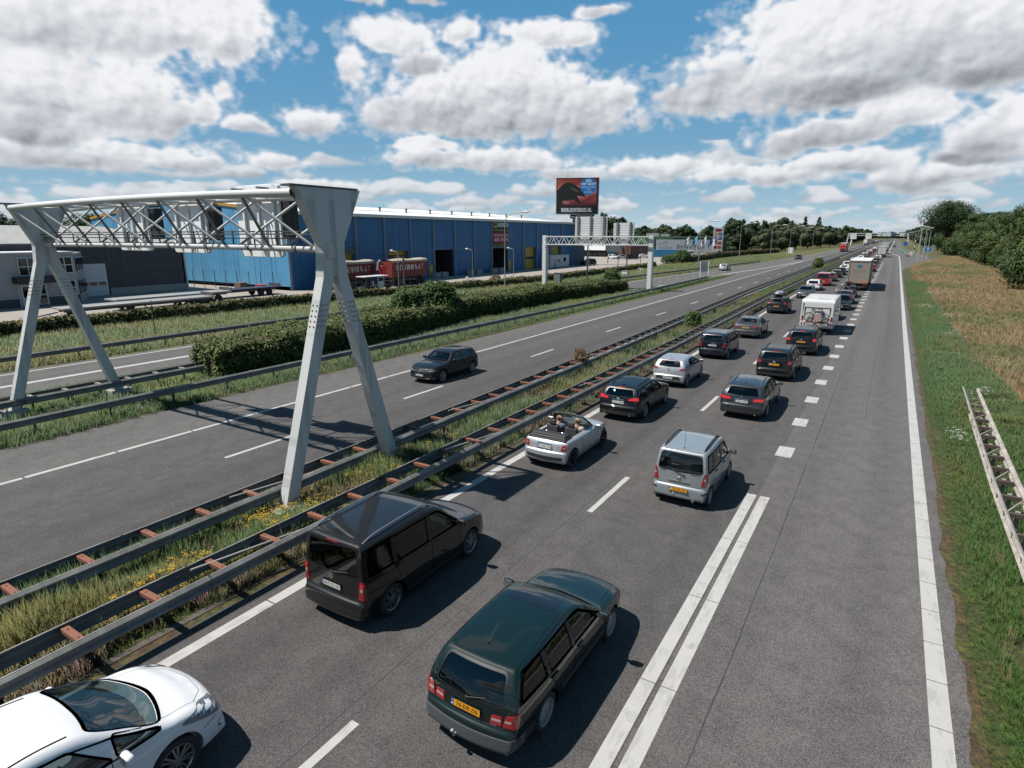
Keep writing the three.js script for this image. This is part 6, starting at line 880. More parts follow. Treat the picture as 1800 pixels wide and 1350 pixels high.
function guardrail(label, path, z0, z1, o = {}) {             // path: X by distance ahead; sides: offsets of the beams with the way they face
  const t = thing('guardrail', label, 'guardrail', 0, 0, 0, 0, o.group), top = o.top ?? 0.75, sides = o.sides ?? [[0.37, 1], [-0.37, -1]], near = o.near ?? 95, step = o.step ?? 1.336;
  const H = typeof top === 'function' ? top : () => top;
  for (let Z = z0; Z < z1; Z += 4) {
    const a = path(Z), b = path(Math.min(z1, Z + 4)), far = Z > near * 2, L = far ? 4 : 4;
    for (const [off, face] of sides) { const m = part('beam', wBeam, o.mat ?? M.rail, t); m.position.set(a + off, H(Z), -Z); m.rotation.set(Math.atan2(H(Z + 4) - H(Z), 4), Math.atan2(-(b - a), 4), 0, 'YXZ'); if (face < 0) { m.rotation.y += PI; m.rotation.x *= -1; m.position.set(b + off, H(Z + 4), -Z - 4); } }
  }
  const rest = { post: [], spacer: [] };
  let i = 0; for (let Z = z0 + 0.4; Z < Math.min(z1, o.detail ?? 230); Z += step, i++) {
    const X = path(Z), y = H(Z), put = (name, g, mat, x, yy) => { if (Z < near) { const m = part(name, g, mat, t); m.position.set(x, yy, -Z); m.rotation.y = rr(-0.02, 0.02); } else rest[name === 'post' ? 'post' : 'spacer'].push(g.clone().translate(x, yy, -Z)); };
    if (sides.length > 1) put('spacer', spacerGeo, o.spacerMat ?? (Z > 36 ? M.rustFar : M.rust), X, y - 0.03); else if (i % 3 === 0) put('spacer', bracketGeo, M.galv, X + sides[0][0], y);
    if (i % (o.postEvery ?? 1) === 0) put('post', postGeo, M.galvDark, X + (sides.length > 1 ? 0 : sides[0][0] - sides[0][1] * 0.12), y - 0.05);
  }
  for (const k of ['post', 'spacer']) if (rest[k].length) { const m = part(k + 's', rest[k], k === 'post' ? M.galvDark : M.rustFar, t); m.userData.kind = 'stuff'; }
  if (o.braces) for (const Z of o.braces) part('brace', bar(v3(path(Z) - 0.25, H(Z) - 0.06, -Z), v3(path(Z + 2.6) + 0.28, H(Z) - 0.08, -Z - 2.6), 0.028, 8), M.galv, t);
  return t;
}
reseed(17);
guardrail('median guardrail beside the queue of cars, with rusty spacers', poly1([[-11.26, -6], [-11.3, 40], [-11.7, 80], [-11.7, 600]]), -2, 420, { braces: [6.0, 14.4, 24.5, 34.2] });
guardrail('median guardrail beside the empty left carriageway, behind the yellow flowers', poly1([[-13.82, -6], [-13.82, 8], [-14.1, 40], [-14.9, 80], [-15.0, 600]]), -2, 420, { braces: [8.6, 18.1, 30.8] });
guardrail('single guardrail along the hard shoulder of the left carriageway below the hedge', poly1([[-26.95, -6], [-26.95, 20], [-26.7, 45], [-26.2, 80], [-26.4, 105]]), -2, 104, { sides: [[0, 1]], postEvery: 2 });
guardrail('guardrail between the hedge end and the near slip road', poly1([[-30.9, -6], [-30.6, 60]]), -2, 18, { spacerMat: M.galv });
guardrail('guardrail on the grass bank beyond the slip road', poly1([[-42.0, -6], [-42.1, 30], [-41.0, 60], [-37.9, 95], [-36.0, 120], [-31.6, 165], [-30.6, 180]]), -2, 178, { sides: [[0, 1]], postEvery: 2 });
// ladder-like guardrail end on the right verge: it slopes down into the grass
{
  const path = poly1([[3.42, 6], [3.48, 20], [3.95, 35.5]]), H = (Z) => lerp(0.72, 0.30, clamp((Z - 19) / 16));
  const t = thing('guardrail', 'pale guardrail end on the right grass verge, sloping into the ground', 'guardrail', 0, 0, 0), mat = std(C(0.33, 0.30, 0.27), 0.75, 0.1, { map: steelTex }), rungMat = std(C(0.05, 0.036, 0.03), 0.8);
  for (const s of [-1, 1]) for (let Z = 5; Z < 35; Z += 4) { const e = Math.min(35.6, Z + 4), k = (e - Z) / 4, a = v3(path(Z) + s * 0.30, H(Z), -Z), b = v3(path(e) + s * 0.30, H(e), -e); const m = part('beam', wBeam, mat, t); m.scale.z = k; m.position.copy(s > 0 ? b : a); m.rotation.set((s > 0 ? -1 : 1) * Math.atan2(b.y - a.y, e - Z), Math.atan2(-(b.x - a.x), e - Z) + (s > 0 ? PI : 0), 0, 'YXZ'); m.position.x += 0; if (s > 0) m.position.set(b.x, b.y, b.z); }
  let i = 0; for (let Z = 6.5; Z < 34.5; Z += 1.33, i++) { const x = path(Z), y = H(Z); const m = part('spacer', merge([box(0.6, 0.02, 0.10, 0, -0.10, 0), box(0.6, 0.10, 0.012, 0, -0.15, 0.045)]), rungMat, t); m.position.set(x, y, -Z); part('post', box(0.10, y + 0.1, 0.08, x, y / 2 - 0.12, -Z - 0.1), mat, t); if (i % 2) part('brace', bar(v3(x - 0.26, y - 0.13, -Z), v3(x + 0.24, y - 0.17, -Z - 1.2), 0.022), mat, t); }
}
// ------------------------------------------------------------------ sign gantry over the left carriageway
{
  const gp = M.greyPaint, wm = std(C(0.52, 0.525, 0.52), 0.45, 0, { map: dirtTex });
  const g = thing('sign_gantry', 'grey lattice sign gantry on two A-shaped portal legs over the left carriageway', 'gantry', 0, 0, -11.75);
  const frame = (X) => {                                      // silhouette in (ahead, height), extruded across the road
    const w = 0.30, ex = (pts, name) => part(name, extrude(pts, w, 0.012).rotateY(PI / 2).translate(X - w / 2, 0, 0), gp, g);
    ex([[-2.36, -0.2], [-1.98, -0.2], [-0.10, 6.0], [-0.03, 6.28], [0.06, 6.36], [0.06, 6.95], [-0.30, 6.95], [-0.36, 6.3]], 'leg');
    ex([[0.065, 6.36], [0.15, 6.28], [0.22, 6.0], [1.98, -0.2], [2.36, -0.2], [0.50, 6.3], [0.42, 6.95], [0.065, 6.95]], 'leg');
    ex([[-0.30, 6.955], [0.42, 6.955], [0.45, 7.22], [1.14, 8.62], [-1.0, 8.62], [-0.34, 7.22]], 'cap');
    part('inspection_hatch', rbox(0.02, 0.42, 0.34, 0.008, X + w / 2 + 0.02, 7.0, 0.05), gp, g);
    part('cap_lip', [box(w + 0.06, 0.05, 2.3, X, 8.645, 0.1)], M.galvDark, g);
    for (const s of [-1, 1]) { const b = []; for (let i = 0; i < 5; i++) for (let j = 0; j < 3; j++) { const y = 5.0 + i * 0.14, u = s > 0 ? 0.42 + (6.0 - y) * 0.291 + (j - 1) * 0.10 : -0.29 - (6.0 - y) * 0.312 + (j - 1) * 0.10; b.push(new THREE.SphereGeometry(0.026, 7, 5).translate(X + w / 2 + 0.014, y, -u), new THREE.SphereGeometry(0.026, 7, 5).translate(X - w / 2 - 0.014, y, -u)); } for (let i = 0; i < 5; i++) for (let k = 0; k < 2; k++) { const y = 5.0 + i * 0.14, u = (s > 0 ? 0.21 + (6.0 - y) * 0.284 : -0.47 - (6.0 - y) * 0.312); b.push(new THREE.SphereGeometry(0.026, 7, 5).translate(X + (k - 0.5) * 0.16, y, -u)); } part('splice_bolts', b, M.galv, g); part('base_plate', [rbox(0.56, 0.04, 0.66, 0.01, X, 0.30, s * 2.12), ...[-0.22, 0.22].flatMap((bx) => [-0.26, 0.26].map((bz) => cyl(0.03, 0.03, 0.12, X + bx, 0.36, s * 2.12 + bz, 7)))], M.galv, g); part('footing', rbox(0.8, 0.5, 0.95, 0.03, X, 0.05, s * 2.12), M.concrete, g); }
    part('leg_hatch', rbox(0.012, 0.5, 0.2, 0.005, X + w / 2 + 0.012, 1.25, -1.72), gp, g);
  };
  frame(-13.2); frame(-30.6);
  const X0 = -30.5, X1 = -13.3, n = 8, dx = (X1 - X0) / n, cam = (x) => 0.09 * (1 - ((x - (X0 + X1) / 2) / ((X1 - X0) / 2)) ** 2), za = 0.95, zb = -1.15, zc = -0.1, yT = 8.47, yB = 7.02, cb = (x) => 0.05 * (1 - ((x - (X0 + X1) / 2) / ((X1 - X0) / 2)) ** 2);
  const line = (z, y, c) => Array.from({ length: 17 }, (_, i) => { const x = lerp(X0, X1, i / 16); return v3(x, y + c(x), z); });
  part('top_chord', tube(line(za, yT, cam), 0.105, 40, 9), wm, g); part('top_chord', tube(line(zb, yT, cam), 0.09, 40, 9), wm, g); part('bottom_chord', tube(line(zc, yB, cb), 0.095, 40, 9), wm, g);
  for (let i = 0; i <= n; i++) {
    const x = X0 + i * dx, T = (z, xx) => v3(xx, yT + cam(xx), z), B = (xx) => v3(xx, yB + cb(xx), zc);
    part('cross_tube', bar(T(za, x), T(zb, x), 0.038), wm, g);
    if (i < n) {
      const xm = x + dx * 0.78, xn = x + dx;
      part('web_member', bar(T(za, x + 0.06), B(xm), 0.040), wm, g); part('web_post', beamBox(T(za, xn), B(xm + 0.12), 0.07, 0.05), std(C(0.13, 0.13, 0.125), 0.6), g);
      part('web_member', bar(T(zb, xn), B(x + dx * 0.1), 0.040), wm, g);
      part('top_brace', bar(T(za, x), T(zb, xn), 0.028), wm, g);
    }
    part('chord_clamp', cyl(0.115, 0.115, 0.06, 0, 0, 0, 12).rotateZ(PI / 2).translate(x + dx * 0.4, yB + cb(x + dx * 0.4), zc), M.galvDark, g);
  }
  part('walkway', [box(X1 - X0, 0.03, 0.5, (X0 + X1) / 2, yB + 0.30, -0.25), box(X1 - X0, 0.04, 0.04, (X0 + X1) / 2, yB + 0.42, 0.05), box(X1 - X0, 0.04, 0.04, (X0 + X1) / 2, yB + 0.50, -0.52)], M.galvDark, g);
  for (let i = 0; i < 16; i++) part('walkway_hanger', box(0.035, 0.5, 0.035, X0 + (i + 0.5) * dx / 2, yB + 0.25, -0.5), M.galvDark, g);
  // lane signals hung on it, seen from behind
  const sm = std(C(0.75, 0.76, 0.77), 0.5, 0, { map: dirtTex });
  [[-25.7, 2.25, 6.83, 8.75, 'left'], [-21.85, 2.15, 6.80, 8.72, 'middle'], [-17.85, 2.15, 6.72, 8.98, 'right']].forEach(([x, w, y0, y1, wh]) => {
    const s = thing('lane_signal', `grey back of the ${wh} lane signal hung in the sign gantry`, 'traffic signal', x, 0, -13.05);
    const sh = roundPoly([[-w / 2, y0], [w / 2, y0], [w / 2, y1], [-w / 2, y1]], 0.16, 5);
    part('back_panel', extrude(sh, 0.10, 0.012).translate(0, 0, -0.1), sm, s);
    for (const u of [-0.3, 0.05, 0.4]) part('rib', box(0.07, y1 - y0 - 0.5, 0.07, u * w, (y0 + y1) / 2, 0.06), sm, s);
    part('hood', [box(w * 0.86, 0.05, 0.5, 0, y1 - 0.25, -0.35), box(w * 0.86, 0.9, 0.10, 0, (y0 + y1) / 2, -0.16)], M.black, s);
    part('side_box', rbox(0.42, 1.15, 0.32, 0.03, w / 2 + 0.22, (y0 + y1) / 2 + 0.05, -0.22), M.trim, s);
    part('hanger', [box(0.06, 0.06, 0.5, -w * 0.3, y1 - 0.12, 0.2), box(0.06, 0.06, 0.5, w * 0.3, y1 - 0.12, 0.2)], M.galv, s);
  });
}
// ------------------------------------------------------------------ portal over the slip road with the backs of two direction signs
{
  const A = v3(-43.8, 0, -80), B = v3(-27.75, 0, -80.3), d = B.clone().sub(A), L = d.length(), t = thing('sign_portal', 'white lattice portal standing over the slip road', 'gantry', A.x, 0, A.z, Math.atan2(-d.z, d.x)), wm = M.whiteSteel;
  for (const x of [0, L]) { part('post', rbox(0.62, 7.4, 0.62, 0.03, x, 3.7, 0), wm, t); part('base_plate', box(0.9, 0.1, 0.9, x, 0.06, 0), M.concrete, t); }
  for (const z of [-0.5, 0.5]) { part('top_chord', box(L, 0.17, 0.15, L / 2, 7.25, z), wm, t); part('bottom_chord', box(L, 0.15, 0.15, L / 2, 6.15, z), wm, t); for (let i = 0; i < 9; i++) { const x = 0.6 + i * (L - 1.2) / 9, w = (L - 1.2) / 9; part('web_member', bar(v3(x, 6.02, z), v3(x + w / 2, 7.25, z), 0.05, 6), wm, t); part('web_member', bar(v3(x + w / 2, 7.25, z), v3(x + w, 6.02, z), 0.05, 6), wm, t); } }
  [[0.43, 4.9, 6.1, 10.0, 3, 'left, larger'], [0.735, 3.0, 6.1, 9.1, 2, 'right, smaller']].forEach(([f, w, y0, y1, np, wh]) => {
    const s = thing('direction_sign', `ribbed grey back of the ${wh} direction sign on the slip road portal`, 'road sign', A.x + d.x * f, 0, A.z + d.z * f, Math.atan2(-d.z, d.x)), n = Math.round((y1 - y0) / 0.32);
    for (let i = 0; i < n; i++) part('slat', box(w, (y1 - y0) / n - 0.035, 0.09, 0, y0 + (i + 0.5) * (y1 - y0) / n, -0.75), M.whiteSteel, s);
    part('backing', box(w - 0.05, y1 - y0, 0.04, 0, (y0 + y1) / 2, -0.83), M.galvDark, s);
    for (let i = 0; i < np; i++) part('sign_post', box(0.26, y1 - y0 + 0.2, 0.16, (np === 3 ? [-0.40, 0, 0.40][i] : [-0.30, 0.32][i]) * w, (y0 + y1) / 2, -0.62), std(C(0.10, 0.115, 0.13), 0.6), s);
  });
}
// ------------------------------------------------------------------ lamps, poles, small signs
function lamp(label, x, z, H, arm, dir, o = {}) {
  const t = thing('street_lamp', label, 'street lamp', x, 0, -z, dir, o.group), r = o.r ?? 0.09, m = o.mat ?? M.galv;
  part('pole', cyl(r * 0.62, r, H, 0, H / 2, 0, 10), m, t);
  if (arm) part('arm', tube([v3(0, H - 0.05, 0), v3(arm * 0.12, H + arm * 0.16, 0), v3(arm * 0.45, H + arm * 0.30, 0), v3(arm, H + arm * (o.rise ?? 0.36), 0)], r * 0.5, 12, 7), m, t);
  const hw = o.head ?? 1.25; part('lamp_head', new THREE.SphereGeometry(1, 16, 8).scale(hw / 2, 0.13, 0.22).translate(arm + hw * (arm ? 0.3 : 0), H + arm * (o.rise ?? 0.36) + 0.05, 0), std(C(0.44, 0.44, 0.44), 0.4), t);
  return t;
}
[[-46.5, 73.2, 'nearest, in front of the blue hall'], [-38, 143, 'by the flags'], [-34.4, 168.5, 'next beyond the fuel price board'], [-32.6, 205, 'third from the fuel price board'], [-30.6, 230, 'fourth from the fuel price board'], [-31.8, 268, 'fifth from the fuel price board'], [-31.4, 305, 'last before the sign gantry']].forEach(([x, z, w]) => lamp(`tall roadside lamp along the slip road, ${w}`, x, z, 9.4, 3.0, 0));
[[5.83, 209, 'nearest of the cluster'], [7.9, 235, 'behind the nearest'], [10.1, 263, 'right of the blue sign'], [8.6, 300, 'fourth'], [11.6, 330, 'fifth'], [16, 360, 'against the dark trees'], [23, 380, 'rightmost'], [10.5, 420, 'sixth'], [10.8, 500, 'seventh'], [10.4, 560, 'eighth'], [10.4, 640, 'ninth'], [10.4, 720, 'farthest']].forEach(([x, z, w]) => lamp(`tall lamp at the right junction, ${w}`, x, z, 9.9, 0, rr(-0.3, 0.3), { head: 1.7, mat: std(C(0.30, 0.33, 0.29), 0.6) }));
[[-58.4, 64.2, 'beside the red trailers'], [-56.1, 78.8, 'in front of the third blue bay'], [-54.24, 88.1, 'below the shop banner'], [-53.8, 99.5, 'by the white cabin'], [-52.5, 114.5, 'at the yard end']].forEach(([x, z, w]) => lamp(`low yard lamp with a bent arm ${w}`, x, z, 5.0, 0.9, PI, { r: 0.06, head: 0.55, rise: 0.35, mat: M.galv }));
function pole(label, x, z, h, r = 0.06, name = 'pole') { const t = thing(name, label, 'pole', x, 0, -z); part('shaft', cyl(r * 0.85, r, h, 0, h / 2, 0, 9), M.galvDark, t); part('cap', cyl(r * 1.1, r * 1.1, 0.06, 0, h, 0, 9), M.galv, t); return t; }
pole('thin pole on the grass bank in front of the yard hedge', -46.3, 24, 2.7, 0.035); pole('thick grey pole right of the portal post', -43.7, 94.7, 6.6, 0.13); pole('grey mast beside the parking area', -46.4, 119.7, 6.2, 0.13); pole('mast between the parked cars and the portal', -51.1, 126.6, 4.5, 0.08); pole('mast at the far parking edge', -51.2, 140.9, 5.2, 0.08); pole('pole standing on the yard among the parked cars', -66.2, 156.6, 5.6, 0.1); pole('twin pole behind the yard lamp at the red trailers', -57.9, 64.8, 4.3, 0.14); pole('pole rising from behind the red trailer beside the gantry leg', -66.5, 60.5, 6.6, 0.07);
{ const s = thing('marker_sign', 'small double marker post on the yellow grass before the blue hall', 'sign', -51.2, 0, -70.6); for (const x of [-0.2, 0.2]) part('post', box(0.08, 1.7, 0.08, x, 0.85, 0), M.whiteSteel, s); part('plate', [box(0.5, 0.5, 0.03, 0, 0.6, 0.06), box(0.5, 0.2, 0.03, 0, 1.6, 0.06)], M.whiteSteel, s);
  const c = thing('cabinet', 'grey green roadside cabinet beside the portal post', 'cabinet', -44.9, 0, -86.4); part('housing', rbox(1.1, 1.55, 0.7, 0.03, 0, 0.83, 0), std(C(0.10, 0.125, 0.12), 0.6), c); part('roof', box(1.2, 0.06, 0.8, 0, 1.63, 0), M.galvDark, c); part('door', box(0.48, 1.3, 0.02, 0.27, 0.82, 0.36), std(C(0.11, 0.135, 0.13), 0.6), c); part('door', box(0.48, 1.3, 0.02, -0.27, 0.82, 0.36), std(C(0.11, 0.135, 0.13), 0.6), c);
  const w = thing('cabinet', 'small white cabinet on the grass by the hoops', 'cabinet', -43.6, 0, -112); part('housing', rbox(1.2, 0.75, 0.8, 0.04, 0, 0.4, 0), M.whiteSteel, w); part('lid', box(1.3, 0.05, 0.9, 0, 0.8, 0), M.galv, w);
  for (const [i, wd] of ['left', 'right'].entries()) { const h = thing('hoop_barrier', `${wd} steel hoop on the grass behind the guardrail`, 'barrier', -41.2 + i * 0.8, 0, -113 + i); part('hoop', tube([v3(-0.25, 0, 0), v3(-0.25, 1.1, 0), v3(0, 1.35, 0), v3(0.25, 1.1, 0), v3(0.25, 0, 0)], 0.05, 20, 7), M.whiteSteel, h); }
  const h = thing('road_sign', 'back of a road sign on slanting white legs at the tip of the grass wedge', 'road sign', -27.7, 0, -108, 0.55); for (const x of [-0.75, 0.65]) part('leg', beamBox(v3(x, 0, 0.5), v3(x + 0.1, 3.1, 0), 0.10, 0.10), M.whiteSteel, h); part('panel', box(1.2, 1.75, 0.05, 0.05, 2.15, -0.12), std(C(0.26, 0.27, 0.28), 0.5), h); part('strut', [beamBox(v3(-0.7, 1.0, 0.33), v3(0.7, 1.0, 0.33), 0.06, 0.06), beamBox(v3(-0.65, 2.6, 0), v3(0.7, 2.6, 0), 0.06, 0.06)], M.whiteSteel, h);
  const m = thing('marker_post', 'short white marker post at the grass tip between the roads', 'post', -26.7, 0, -119); part('post', rbox(0.16, 0.85, 0.12, 0.03, 0, 0.42, 0), M.white, m); part('band', box(0.17, 0.12, 0.13, 0, 0.7, 0), M.trim, m);
  const b = thing('road_sign', 'round blue sign on a white post at the right junction', 'road sign', 9.3, 0, -243); part('post', cyl(0.07, 0.07, 2.6, 0, 1.3, 0, 10), M.white, b); part('disc', cyl(1.0, 1.0, 0.06, 0, 0, 0, 28).rotateX(PI / 2).translate(0, 3.0, 0.06), std(C(0.01, 0.08, 0.28), 0.4), b); part('rim', new THREE.TorusGeometry(1.0, 0.06, 6, 28).translate(0, 3.0, 0.06), M.white, b); part('arrow', extrude([[-0.12, 2.4], [0.12, 2.4], [0.12, 3.1], [0.38, 3.1], [0, 3.7], [-0.38, 3.1], [-0.12, 3.1]], 0.02).translate(0, 0, 0.10), M.white, b);
  const gsl = thing('road_sign', 'grey sign back on a pole beside the slip road lamps', 'road sign', -30.9, 0, -232); part('post', cyl(0.06, 0.06, 3.2, 0, 1.6, 0, 8), M.galv, gsl); part('panel', box(1.6, 2.0, 0.05, 0.4, 2.4, 0), M.whiteSteel, gsl);
  const rb = thing('crash_cushion', 'green crash barrier nose with red and white end at the exit split', 'barrier', 4.6, 0, -262); part('nose', rbox(0.9, 0.8, 0.7, 0.15, 0, 0.4, 0.3), std(C(0.3, 0.06, 0.05), 0.6), rb); part('rail', beamBox(v3(-0.6, 0.6, -2), v3(-2.2, 0.6, -130), 0.25, 0.35), std(C(0.05, 0.22, 0.10), 0.6), rb); part('marker', rbox(0.9, 1.6, 0.1, 0.2, 0.6, 1.0, -0.6), M.white, rb);
  const bs = thing('road_sign', 'small blue sign far off at the right road edge', 'road sign', 5.2, 0, -430); part('post', cyl(0.08, 0.08, 2.4, 0, 1.2, 0, 8), M.galv, bs); part('panel', box(2.2, 2.2, 0.06, 0, 2.6, 0), std(C(0.01, 0.07, 0.25), 0.5), bs);
  const yp = thing('marker_mast', 'yellow and white striped mast beside the exit road', 'pole', 7.6, 0, -330); for (let i = 0; i < 6; i++) part('band', cyl(0.2, 0.2, 1.1, 0, 0.55 + i * 1.1, 0, 8), i % 2 ? M.trim : std(C(0.4, 0.38, 0.2), 0.6), yp);
}
// far gantry across both carriageways
{
  const t = thing('sign_gantry', 'long white sign gantry across both carriageways in the distance', 'gantry', 0, 0, -552), m = M.white;
  part('beam', [box(40, 0.5, 1.2, -12.3, 9.0, 0), box(40, 0.4, 1.2, -12.3, 7.4, 0)], m, t); for (let i = 0; i < 16; i++) part('web_member', bar(v3(-32 + i * 2.5, 7.4, 0), v3(-30.75 + i * 2.5, 9, 0), 0.12, 6), m, t);
  for (const [x, l] of [[-31.8, 0.6], [-13.2, 0], [7.2, -0.4]]) part('leg', beamBox(v3(x - l * 2, 0, 0), v3(x, 9, 0), 0.9, 0.9), m, t); part('leg', beamBox(v3(-29.6, 0, 1), v3(-29.0, 9, 0), 0.8, 0.8), m, t);
  [[-28.5, 4.5, 'leftmost'], [-18.2, 4.2, 'above the white lorry'], [-10.8, 3, 'left of centre'], [-6.6, 2.6, 'centre'], [-2.2, 2.8, 'right of centre'], [3.6, 3.0, 'rightmost']].forEach(([x, w, wd]) => { const s = thing('direction_sign', `sign on the distant gantry, ${wd}`, 'road sign', x, 0, -551); part('panel', box(x > -8 && x < -5 ? 6.5 : w, x < -15 ? 4.6 : 2.8, 0.2, 0, x < -15 ? 7.0 : 8.2, 0), x < -11 ? M.whiteSteel : x < -5 || x > 3 ? M.white : std(C(0.02, 0.05, 0.12), 0.6), s); part('frame', [box(w + 0.1, 0.1, 0.1, 0, x < -15 ? 9.35 : 9.65, 0.1), box(0.1, 2, 0.1, 0, 8, 0.15)], M.galv, s); });
}

// ------------------------------------------------------------------ halls, offices, yard
const cladBump = dataTex(256, (u) => { const k = (u * 8) % 1 < 0.55 ? 255 : 0; return [k, k, k]; }, false, 1, 1);
const clad = (c, rough = 0.55, v = false) => { const m = std(c, rough, 0, { map: dirtTex, bumpMap: cladBump.clone(), bumpScale: 0.03 }); m.bumpMap.repeat.set(v ? 0.5 : 0.5, 0.5); m.bumpMap.needsUpdate = true; return m; };
const wallUV = (g, ax = 'z') => { const p = g.attributes.position, uv = g.attributes.uv; for (let i = 0; i < p.count; i++) uv.setXY(i, ax === 'z' ? p.getZ(i) : p.getX(i), p.getY(i)); return g; };
{
  const FX = -70.2, blue = clad(C(0.020, 0.115, 0.255)), blueLow = clad(C(0.020, 0.11, 0.24)), light = clad(C(0.080, 0.275, 0.47)), lightLow = clad(C(0.09, 0.29, 0.47)), roofM = std(C(0.62, 0.62, 0.61), 0.6, 0, { map: concreteTex }), yel = std(C(0.42, 0.26, 0.02), 0.55, 0, { map: dirtTex }), pil = std(C(0.16, 0.20, 0.27), 0.6), dark = std(C(0.02, 0.02, 0.022), 0.9);
  const b = thing('blue_hall', 'long blue warehouse hall with white roof and light blue gable', 'building', 0, 0, 0);
  const bays = []; for (let k = -1; k < 13; k++) bays.push(61.85 + 6.25 * k);
  bays.forEach((z0, k) => {
    const z1 = z0 + 6.25, a = z0 + 0.1, e = z1 - 0.1, w = e - a, zc = -(a + e) / 2, panel = (name, y0, y1, zz0, zz1, m) => part(name, wallUV(box(0.16, y1 - y0, zz1 - zz0, FX - 0.08, (y0 + y1) / 2, -(zz0 + zz1) / 2)), m, b);
    panel('wall_panel', 4.97, 10.3, a, e, blue);
    part('rail_strip', box(0.05, 0.06, w, FX + 0.02, 4.93, zc), pil, b);
    const door = { 1: [0.35, 5.9, 'y'], 3: [0.4, 5.7, 'y'], 5: [0.3, 5.5, 'o'], 8: [0.2, 5.9, 'o'], 10: [0.6, 5.9, 'y'], 12: [0.5, 5.8, 'y'] }[k];
    if (!door) panel('wall_panel', 0, 4.9, a, e, blueLow);
    else {
      const d0 = z0 + door[0], d1 = z0 + door[1]; panel('wall_panel', 0, 4.9, a, d0, blueLow); panel('wall_panel', 0, 4.9, d1, e, blueLow);
      if (door[2] === 'y') { const d = part('sectional_door', box(0.08, 4.86, d1 - d0 - 0.7, FX - 0.5, 2.43, -(d0 + d1) / 2), yel, b); for (let i = 1; i < 5; i++) part('door_joint', box(0.02, 0.03, d1 - d0 - 0.72, FX - 0.455, i * 0.97, -(d0 + d1) / 2), M.black, d); part('door_window', box(0.02, 0.5, d1 - d0 - 1.2, FX - 0.452, k === 3 ? 4.0 : 2.45, -(d0 + d1) / 2), M.glassDark, d); part('door_reveal', [box(0.6, 4.88, 0.34, FX - 0.3, 2.44, -d0 - 0.18), box(0.6, 4.88, 0.34, FX - 0.3, 2.44, -d1 + 0.18)], blueLow, b); }
      else { part('door_opening', [box(0.1, 4.9, d1 - d0, FX - 7, 2.45, -(d0 + d1) / 2), box(7, 4.9, 0.1, FX - 3.5, 2.45, -d0 + 0.06), box(7, 4.9, 0.1, FX - 3.5, 2.45, -d1 - 0.06), box(7, 0.1, d1 - d0, FX - 3.6, 4.86, -(d0 + d1) / 2), box(7, 0.02, d1 - d0, FX - 3.6, 0.005, -(d0 + d1) / 2)], dark, b); part('stored_crates', [box(1.6, 1.4, 1.8, FX - 3, 0.7, -d0 - 1.4), box(1.4, 2.2, 1.6, FX - 4.6, 1.1, -d0 - 3.2), bar(v3(FX - 2, 0, -d1 + 0.6), v3(FX - 2.4, 4.4, -d0 - 1.5), 0.06)], std(C(0.12, 0.09, 0.05), 0.8), b); }
    }
    part('pilaster', box(0.14, 10.3, 0.16, FX + 0.05, 5.15, -z0), pil, b);
    part('downpipe', cyl(0.06, 0.06, 10.2, FX + 0.14, 5.1, -z0 + 0.28, 7), M.galv, b);
  });
  part('pilaster', box(0.14, 10.3, 0.16, FX + 0.05, 5.15, -143.1), pil, b);
  for (const z of [85.8, 112.5]) part('side_door', [box(0.06, 2.25, 1.0, FX + 0.03, 1.15, -z)], yel, b);
  // gable wall, panels side by side up to the roof line
  const ridge = -96.5, yr = 13.1, ye = 10.3, L0 = -123, roofY = (x) => (x > ridge ? lerp(ye, yr, (FX - x) / (FX - ridge)) : lerp(ye, yr, (x - L0) / (ridge - L0)));
  for (let i = 0; i < 14; i++) { const x0 = lerp(FX, L0, i / 14), x1 = lerp(FX, L0, (i + 1) / 14); const g = extrude([[x1 + 0.02, 0], [x0 - 0.02, 0], [x0 - 0.02, roofY(x0) - 0.15], [x1 + 0.02, roofY(x1) - 0.15]], 0.16).translate(0, 0, -55.6); part('gable_panel', wallUV(g, 'x'), i % 5 === 2 ? lightLow : light, b); }
  part('plinth', box(L0 - FX, 0.5, 0.06, (L0 + FX) / 2, 0.25, -55.36), std(C(0.15, 0.12, 0.10), 0.9), b);
  const trim = (xa, xb) => extrude([[xa, roofY(xa) - 0.12], [xb, roofY(xb) - 0.12], [xb, roofY(xb) + 0.28], [xa, roofY(xa) + 0.28]], 0.12).translate(0, 0, -55.42);
  part('gable_trim', [trim(ridge, FX), trim(L0, ridge)], std(C(0.40, 0.20, 0.02), 0.5), b);
  const roof = part('roof', [beamBox(v3((FX + ridge) / 2, (ye + yr) / 2 + 0.15, -55.5), v3((FX + ridge) / 2, (ye + yr) / 2 + 0.15, -143.4), 0.1, 0.1)], roofM, b);
  const rp = (xa, ya, xb, yb) => { const g = new THREE.BufferGeometry(); const P = [[xa, ya, -55.5], [xb, yb, -55.5], [xb, yb, -143.4], [xa, ya, -143.4]]; g.setAttribute('position', new THREE.Float32BufferAttribute([...P, ...P.map((p) => [p[0], p[1] - 0.12, p[2]])].flat(), 3)); g.setIndex([0, 1, 2, 0, 2, 3, 4, 6, 5, 4, 7, 6, 0, 4, 1, 1, 4, 5, 1, 5, 2, 2, 5, 6, 2, 6, 3, 3, 6, 7, 3, 7, 0, 0, 7, 4]); const n = g.toNonIndexed(); n.computeVertexNormals(); return n; };
  part('roof_sheet', rp(FX + 0.3, ye + 0.12, ridge, yr + 0.12), roofM, b); part('roof_sheet', rp(ridge, yr + 0.121, L0 - 0.3, ye + 0.12), roofM, b);
  part('fascia', box(0.08, 0.45, 87.9, FX + 0.34, ye + 0.1, -99.45), roofM, b);
